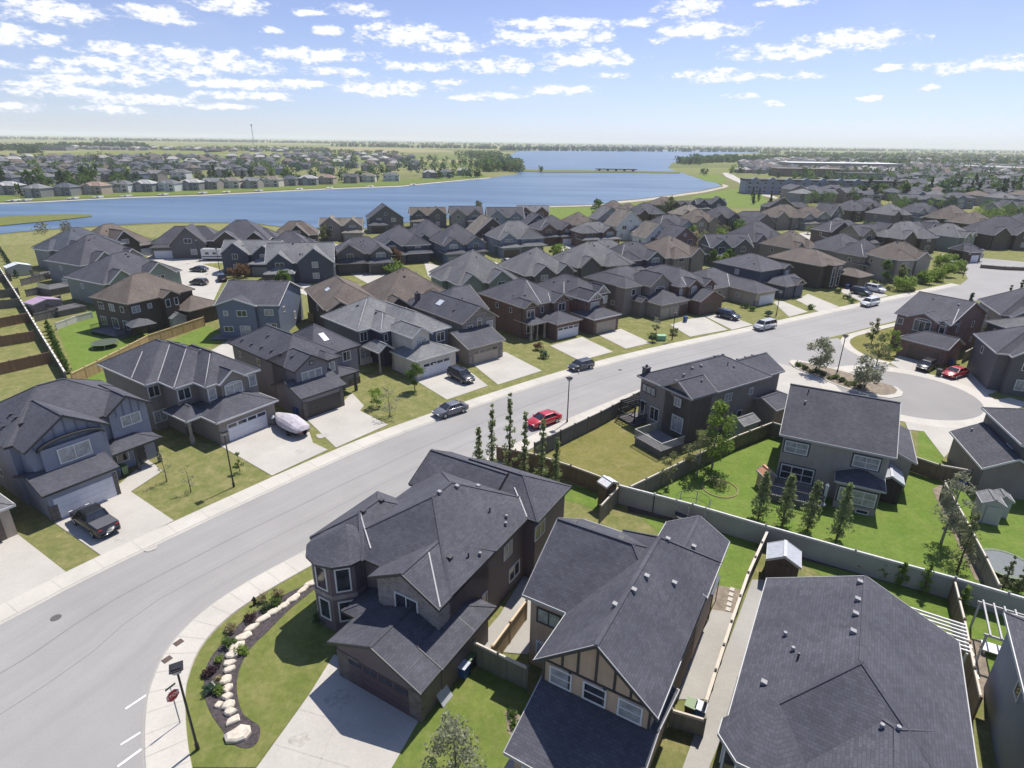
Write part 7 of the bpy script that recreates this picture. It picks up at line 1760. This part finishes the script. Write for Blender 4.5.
# decks
DKW = m_wood('deck_boards', (.16, .155, .165), .14)
def deck(label, px, py, W, D, h, head, mat=None, rail=True, steps=True):
    q = gp(px, py); o = empty('deck', (q.x, q.y, 0), radians(head), label, 'deck', None)
    m = MB(); m.box(-W / 2, W / 2, -D / 2, D / 2, h - .15, h); m.build('platform', [mat or DKW], o)
    m = MB(); m.box(-W / 2 + .1, W / 2 - .1, -D / 2 + .1, -D / 2 + .16, .05, h - .15); m.box(-W / 2 + .1, -W / 2 + .16, -D / 2 + .17, D / 2, .05, h - .15); m.box(W / 2 - .16, W / 2 - .1, -D / 2 + .17, D / 2, .05, h - .15); m.build('skirt', [FG], o)
    if rail:
        m = MB(); m.box(-W / 2, W / 2, -D / 2, -D / 2 + .08, h + .9, h + .97); m.box(-W / 2, -W / 2 + .08, -D / 2 + .09, D / 2, h + .9, h + .97); m.box(W / 2 - .08, W / 2, -D / 2 + .09, D / 2, h + .9, h + .97)
        k = 0
        while k < W: m.box(-W / 2 + k, -W / 2 + k + .04, -D / 2 + .02, -D / 2 + .06, h, h + .9); k += .18
        k = .2
        while k < D: m.box(-W / 2 + .02, -W / 2 + .06, -D / 2 + k, -D / 2 + k + .04, h, h + .9); m.box(W / 2 - .06, W / 2 - .02, -D / 2 + k, -D / 2 + k + .04, h, h + .9); k += .18
        m.build('railing', [VN if 'white' in label else BLACK], o)
    return o
deck('grey deck with a curved white rail behind the taupe stucco house', 658, 447, 4.2, 3.6, .9, -57)
deck('dark pergola deck at the left rear corner of the taupe stucco house', 634, 420, 3.0, 3.0, .3, -57)
deck('deck with dark railing behind the green-yard house, above the poplars', 792, 500, 5.2, 2.6, .8, -27)
deck('square dark blue deck behind the blue-grey sided house', 231, 338, 5.5, 3.0, .3, 1, None, False)
deck('dark deck behind the brown sided house', 113, 335, 7, 3.0, .7, 154)
deck('blue-tinted deck behind the pale green sided house', 68, 313, 5, 4, 1.2, 62)
deck('white-railed deck at the second slate-roofed house', 58, 293, 5, 4.5, 1.5, 64, None, True)
deck('dark deck at the left tip of the slate-roofed cluster', 48, 278, 5, 4, 1.2, 66)
def pergola(label, px, py, W, D, h, head, mat, n=7, legs=True, z=0):
    q = gp(px, py); o = empty('pergola', (q.x, q.y, z), radians(head), label, 'pergola', None)
    m = MB()
    for k in range(n): x = -W / 2 + W * (k + .5) / n; m.box(x - .05, x + .05, -D / 2, D / 2, h, h + .12)
    m.build('slats', [mat], o); m = MB(); m.box(-W / 2, W / 2, -D / 2 + .1, -D / 2 + .2, h - .16, h - .003); m.box(-W / 2, W / 2, D / 2 - .2, D / 2 - .1, h - .16, h - .003); m.build('beam', [mat], o)
    for x in (-1, 1):
        for y in (-1, 1): m = MB(); m.box(-.06, .06, -.06, .06, 0, h - .16); m.build('post', [mat], o, loc=(x * (W / 2 - .15), y * (D / 2 - .15), 0))
    return o
pergola('white slatted pergola beside the broad hip-roofed house', 927, 655, 3.0, 3.4, 2.3, 60, WHITE, 8)
pergola('black and white pergola over the patio at the right edge', 997, 652, 3.0, 3.8, 2.4, -30, GREYT, 5)
q = gp(996, 655)
m = MB(); m.box(-.9, .9, -.5, .5, .35, .42); m.box(-.8, -.7, -.4, -.3, 0, .35); m.box(.7, .8, .3, .4, 0, .35); m.box(.7, .8, -.4, -.3, 0, .35); m.box(-.8, -.7, .3, .4, 0, .35)
o = m.build('patio_table', [PLATE], None, loc=(q.x, q.y, .05)); o.rotation_euler = (0, 0, radians(-30)); tag(o, 'pale square patio table under the pergola at the right edge', 'table')
pergola('dark pergola over the corner deck of the taupe stucco house', 634, 420, 2.8, 2.8, 2.5, -57, BLACK, 6)
# lawn edging, utility box, garden odds
q = gp(661, 340); m = MB(); m.box(-.7, .7, -.5, .5, 0, .8); m.box(-.75, .75, -.55, .55, .8, .88); tag(m.build('utility_box', [m_plain('box_green', (.20, .42, .26), .5)], None, loc=(q.x, q.y, .03)), 'pale green utility box on the lawn before the three-door garage', 'utility box')
for k, (x, y) in enumerate([(732, 590), (731, 595), (730, 600), (729, 605), (728, 610)]):
    q = gp(x, y); m = MB(); m.box(-.2, .2, -.16, .16, 0, .04); o = m.build('stepping_stone', [WALK], None, loc=(q.x, q.y, .06)); o.rotation_euler = (0, 0, 1); tag(o, 'pale square stepping stone in the gravel bed beside the middle house', 'stepping stone', 'stepping stones beside the middle house')
for k in range(5):
    q = gp(963 + k * 1.6, 645 + k * 7.6); m = MB(); m.box(-.5, .5, -.2, .2, 0, .04); o = m.build('stepping_stone', [WHITE], None, loc=(q.x, q.y, .06)); o.rotation_euler = (0, 0, radians(-20)); tag(o, 'white slab of the path along the brown fence at the right', 'stepping stone', 'white slabs along the brown fence')
# awning over the side steps of the middle house, and satellite clutter on the wall side
q = gp(716, 596, 1.2)
m = MB(); m.box(-.5, .5, -1.2, 1.2, 2.3, 2.36); m.beam((-.5, -1.1, 2.3), (-.5, -1.1, 0), .06, .06); m.beam((.45, -1.1, 2.3), (.45, -1.1, 0), .06, .06); m.beam((.45, 1.1, 2.3), (.45, 1.1, 0), .06, .06); m.beam((-.5, 1.1, 2.3), (-.5, 1.1, 0), .06, .06)
o = m.build('side_canopy', [m_plain('canopy_navy', (.03, .045, .075), .6)], None, loc=(q.x - .6, q.y, 0)); o.rotation_euler = (0, 0, radians(-30)); tag(o, 'small navy canopy at the side door of the middle house', 'canopy')
# picnic table and blue toy heap
q = gp(962, 486); m = MB(); 
for k in range(7): m.tube([(rr.uniform(-.5, .5), rr.uniform(-.4, .4), 0), (rr.uniform(-.5, .5), rr.uniform(-.4, .4), .5)], .14, 7)
tag(m.build('toy_pile', [m_plain('toy_blue', (.02, .10, .42), .5)], None, loc=(q.x, q.y, .03)), 'blue heap of garden toys against the brown fence', 'toys')
q = gp(821, 512); m = MB(); m.tube([(0, 0, 0), (0, 0, .1), (0, 0, .3), (0, 0, 2.1), (0, 0, 2.3)], [.25, .25, .1, .16, .02], 10); tag(m.build('folded_umbrella', [m_plain('umb', (.42, .44, .47), .7)], None, loc=(q.x, q.y, .8)), 'folded pale umbrella on the deck above the poplars', 'umbrella')
q = gp(720, 489); m = MB()
for k in range(20):
    a, b = 2 * pi * k / 20, 2 * pi * (k + 1) / 20; m.beam((1.7 * cos(a), 1.7 * sin(a), .04), (1.7 * cos(b), 1.7 * sin(b), .04), .07, .08)
tag(m.build('bed_edging', [m_plain('edging', (.30, .22, .14), .9)], None, loc=(q.x, q.y, .03)), 'round edging ring around the tree bed in the green yard', 'edging')
q = gp(720, 489); tree('twiggy dark shrub inside the ring of edging in the green yard', 718, 487, 1.2, 2.2, 'shrub', 'olive', 300, .12, 230, None, 10, name='shrub')
# white storage frame and ramp by the turret house wall
q = gp(448, 702); m = MB(); m.box(-.5, .5, -.04, .04, 0, 1.0); o = m.build('leaning_board', [m_plain('board_grey', (.38, .39, .42), .6)], None, loc=(q.x, q.y, .05)); o.rotation_euler = (radians(-35), 0, radians(60)); tag(o, 'pale board leaning flat against the turret house side wall', 'board')
# docks along the far shore
for i, x in enumerate([20, 33, 78, 103, 132, 168, 206, 228, 262, 300, 330, 372, 412]):
    y = 201.3 - x * .040; q = gp(x, y); o = empty('dock', (q.x, q.y, 0), radians(rr.uniform(-10, 10)), 'small pale boat dock on the far shore', 'dock', 'docks on the far shore')
    m = MB(); m.box(-1, 1, -9, 0, .5, .7); m.build('deck_boards', [m_plain('dock_wood', (.42, .40, .36), .8)], o)
    m = MB(); m.v = [(1.5, -8, .3), (3, -8, .3), (3, -4, .3), (1.5, -4, .3), (1.5, -8, 1.1), (3, -8, 1.1), (3, -4, 1.1), (2.2, -2.4, 1.0)]
    for f in ((4, 5, 6, 7), (0, 1, 5, 4), (1, 2, 6, 5), (2, 3, 7, 6), (3, 0, 4, 7)): m.f.append(f); m.m.append(0); m.uv.append(None)
    m.build('moored_boat', [WHITE], o)
# ------------------------------------------------------------------ air, light, camera
SUN_EL, SUN_AZ = radians(60), radians(55)      # azimuth from +X towards +Y
world = bpy.data.worlds.new('World'); scene.world = world; world.use_nodes = True
nt = world.node_tree; bg = nt.nodes['Background']
sky = nt.nodes.new('ShaderNodeTexSky'); sky.sky_type = 'NISHITA'; sky.sun_disc = False
sky.sun_elevation = SUN_EL; sky.sun_rotation = pi / 2 - SUN_AZ
sky.altitude = 1000; sky.air_density = 1.0; sky.dust_density = .6; sky.ozone_density = 1.6
# clouds, placed by direction: (azimuth from +Y to the right, elevation, half width, half height) in degrees
tc = nt.nodes.new('ShaderNodeTexCoord'); dirv = tc.outputs['Generated']
sx = nt.nodes.new('ShaderNodeSeparateXYZ'); nt.links.new(dirv, sx.inputs[0])
def M(op, a, b=None, c=None, clamp=False):
    n = nt.nodes.new('ShaderNodeMath'); n.operation = op; n.use_clamp = clamp
    for i, v in enumerate((a, b, c)):
        if v is None: continue
        if isinstance(v, (int, float)): n.inputs[i].default_value = v
        else: nt.links.new(v, n.inputs[i])
    return n.outputs[0]
az = M('MULTIPLY', M('ARCTAN2', sx.outputs['X'], sx.outputs['Y']), 180 / pi)
el = M('MULTIPLY', M('ARCSINE', sx.outputs['Z']), 180 / pi)
cb = nt.nodes.new('ShaderNodeCombineXYZ'); nt.links.new(az, cb.inputs[0]); nt.links.new(M('MULTIPLY', el, 2.3), cb.inputs[1])
def NZ(scale, detail, off=0.0):
    n = nt.nodes.new('ShaderNodeTexNoise'); n.inputs['Scale'].default_value = scale; n.inputs['Detail'].default_value = detail; n.inputs['Roughness'].default_value = .6
    ad = nt.nodes.new('ShaderNodeVectorMath'); ad.operation = 'ADD'; nt.links.new(cb.outputs[0], ad.inputs[0]); ad.inputs[1].default_value = (off, off * 2, 3)
    nt.links.new(ad.outputs[0], n.inputs['Vector']); return n.outputs['Fac']
n_big = NZ(.75, 8); n_sm = NZ(2.4, 6, 20)
wob = M('ADD', M('MULTIPLY', M('SUBTRACT', n_big, .5), 4.0), M('MULTIPLY', M('SUBTRACT', n_sm, .5), 1.5))
def dirpx(px, py):
    d = _ray(px, py); return math.degrees(atan2(d[0], d[1])), math.degrees(math.asin(d[2] / math.sqrt(d[0] ** 2 + d[1] ** 2 + d[2] ** 2)))
CL = [(110, 64, 60, 6), (90, 80, 60, 6), (215, 106, 40, 4), (120, 110, 40, 4), (30, 84, 30, 4), (270, 30, 14, 3), (470, 98, 20, 3), (610, 76, 20, 3), (660, 40, 12, 3), (930, 88, 12, 2), (870, 98, 14, 2), (770, 104, 12, 2), (20, 36, 46, 10), (45, 10, 52, 12), (150, 12, 42, 8), (233, 6, 36, 8), (168, 20, 24, 5), (305, 12, 20, 4), (357, 10, 28, 6), (180, 56, 85, 10), (235, 68, 45, 6), (160, 72, 62, 9), (318, 55, 50, 8), (410, 36, 50, 12), (448, 47, 32, 6), (385, 88, 48, 8), (335, 72, 30, 5),
      (505, 37, 18, 8), (555, 24, 60, 7), (560, 38, 55, 8), (500, 66, 52, 8), (590, 58, 50, 8), (560, 90, 40, 5), (500, 95, 26, 4), (690, 8, 34, 9), (700, 30, 46, 9), (780, 52, 55, 9), (850, 40, 62, 11), (722, 76, 52, 7), (806, 76, 18, 4), (970, 66, 62, 7), (1010, 60, 30, 6),
      (60, 92, 60, 6), (150, 100, 60, 6), (250, 96, 50, 5), (20, 108, 30, 5), (330, 30, 16, 5), (410, 66, 40, 5), (890, 68, 14, 3), (790, 2, 30, 4), (740, 96, 16, 3), (60, 70, 30, 5), (5, 64, 16, 4), (295, 84, 40, 4), (240, 84, 60, 5), (640, 22, 20, 5), (450, 82, 16, 3)]
dens = None
ae = nt.nodes.new('ShaderNodeCombineXYZ'); nt.links.new(az, ae.inputs[0]); nt.links.new(el, ae.inputs[1])
for (x, y, w, h) in CL:
    a0, e0 = dirpx(x, y); a1, _ = dirpx(x + w, y); _, e1 = dirpx(x, y - h)
    hw = max(.5, abs(a1 - a0)) * 1.22; hh = max(.25, abs(e1 - e0)) * 1.25
    v1 = nt.nodes.new('ShaderNodeVectorMath'); v1.operation = 'MULTIPLY_ADD'; nt.links.new(ae.outputs[0], v1.inputs[0])
    v1.inputs[1].default_value = (1 / hw, 1 / hh, 0); v1.inputs[2].default_value = (-a0 / hw, -e0 / hh, 0)
    v2 = nt.nodes.new('ShaderNodeVectorMath'); v2.operation = 'LENGTH'; nt.links.new(v1.outputs[0], v2.inputs[0])
    r = v2.outputs['Value']
    dens = r if dens is None else M('MINIMUM', dens, r)
dens = M('SUBTRACT', 1.0, M('MULTIPLY', dens, dens))
cover = nt.nodes.new('ShaderNodeMapRange'); cover.interpolation_type = 'SMOOTHSTEP'
nt.links.new(M('ADD', dens, wob), cover.inputs[0]); cover.inputs[1].default_value = .0; cover.inputs[2].default_value = 1.05
tr_ = nt.nodes.new('ShaderNodeValToRGB'); nt.links.new(M('DIVIDE', el, 20.0), tr_.inputs[0])
e_ = tr_.color_ramp.elements; e_[0].position = 0.0; e_[0].color = (.59, .66, .96, 1); e_[1].position = 1.0; e_[1].color = (1.0, .92, .98, 1)
for p_, c_ in ((.12, (.62, .64, .85, 1)), (.35, (.73, .67, .80, 1)), (.72, (.76, .66, .80, 1))):
    q_ = e_.new(p_); q_.color = c_
tint = nt.nodes.new('ShaderNodeMix'); tint.data_type = 'RGBA'; tint.blend_type = 'MULTIPLY'; tint.inputs[0].default_value = 1.0
nt.links.new(sky.outputs[0], tint.inputs[6]); nt.links.new(tr_.outputs[0], tint.inputs[7])
veil = nt.nodes.new('ShaderNodeMapRange'); veil.interpolation_type = 'SMOOTHSTEP'; nt.links.new(NZ(.10, 5, 50), veil.inputs[0]); veil.inputs[1].default_value = .45; veil.inputs[2].default_value = .8
mx0 = nt.nodes.new('ShaderNodeMix'); mx0.data_type = 'RGBA'; nt.links.new(M('MULTIPLY', veil.outputs[0], .16), mx0.inputs[0]); nt.links.new(tint.outputs[2], mx0.inputs[6]); mx0.inputs[7].default_value = (4.6, 4.9, 5.9, 1)
shade = nt.nodes.new('ShaderNodeMix'); shade.data_type = 'RGBA'; nt.links.new(cover.outputs[0], shade.inputs[0]); shade.inputs[6].default_value = (4.7, 5.0, 5.9, 1); shade.inputs[7].default_value = (6.6, 6.7, 6.9, 1)
mx = nt.nodes.new('ShaderNodeMix'); mx.data_type = 'RGBA'
nt.links.new(M('MULTIPLY', cover.outputs[0], .96), mx.inputs[0]); nt.links.new(mx0.outputs[2], mx.inputs[6]); nt.links.new(shade.outputs[2], mx.inputs[7])
nt.links.new(mx.outputs[2], bg.inputs['Color']); bg.inputs['Strength'].default_value = .092
sun = bpy.data.lights.new('sun', 'SUN'); sun.energy = 3.5; sun.angle = radians(.53); sun.color = (1.0, .94, .85)
so = bpy.data.objects.new('sun', sun); COL.objects.link(so)
sv = Vector((cos(SUN_EL) * cos(SUN_AZ), cos(SUN_EL) * sin(SUN_AZ), sin(SUN_EL)))
so.rotation_euler = (-sv).to_track_quat('-Z', 'Y').to_euler(); so.location = sv * 200

hz = MB(); hz.box(-15900, 15900, -58, FAR - 50, -1, 95)
HM_ = bpy.data.materials.new('haze'); HM_.use_nodes = True; hn = HM_.node_tree; hn.nodes.remove(hn.nodes['Principled BSDF'])
pv = hn.nodes.new('ShaderNodeVolumePrincipled'); pv.inputs['Color'].default_value = (.94, .97, 1.0, 1); pv.inputs['Density'].default_value = HAZE_D
hn.links.new(pv.outputs[0], hn.nodes['Material Output'].inputs['Volume'])
if HAZE_D > 0:
    ho_ = hz.build('haze', [HM_]); tag(ho_, 'thin bluish haze over the fields and far houses towards the horizon', 'haze', kind='stuff')

cam = bpy.data.cameras.new('camera'); cam.sensor_fit = 'HORIZONTAL'; cam.sensor_width = 36.0; cam.lens = 36.0 * FPX / 1024
cam.clip_start = .5; cam.clip_end = 60000
co = bpy.data.objects.new('camera', cam); COL.objects.link(co)
cp, sp = cos(PITCH), sin(PITCH)
fwd = Vector((0, cp, -sp)); up0 = Vector((0, sp, cp)); rt0 = Vector((1, 0, 0))
c, s = cos(ROLL), sin(ROLL)
rt = rt0 * c + up0 * s; up = -rt0 * s + up0 * c     # image right / up in the world
co.matrix_world = Matrix(((rt.x, up.x, -fwd.x, 0), (rt.y, up.y, -fwd.y, 0), (rt.z, up.z, -fwd.z, CAM_H), (0, 0, 0, 1)))
scene.camera = co
scene.view_settings.view_transform = 'Standard'; scene.view_settings.look = 'None'
scene.view_settings.exposure = EXPO; scene.view_settings.gamma = 1.0
scene.render.resolution_x = 1024; scene.render.resolution_y = 768
scene.cycles.volume_bounces = 1
cy = scene.cycles
cy.max_bounces = 4; cy.diffuse_bounces = 2; cy.glossy_bounces = 2; cy.transmission_bounces = 2; cy.transparent_max_bounces = 4
cy.caustics_reflective = False; cy.caustics_refractive = False
world.cycles.sampling_method = 'MANUAL'; world.cycles.sample_map_resolution = 256
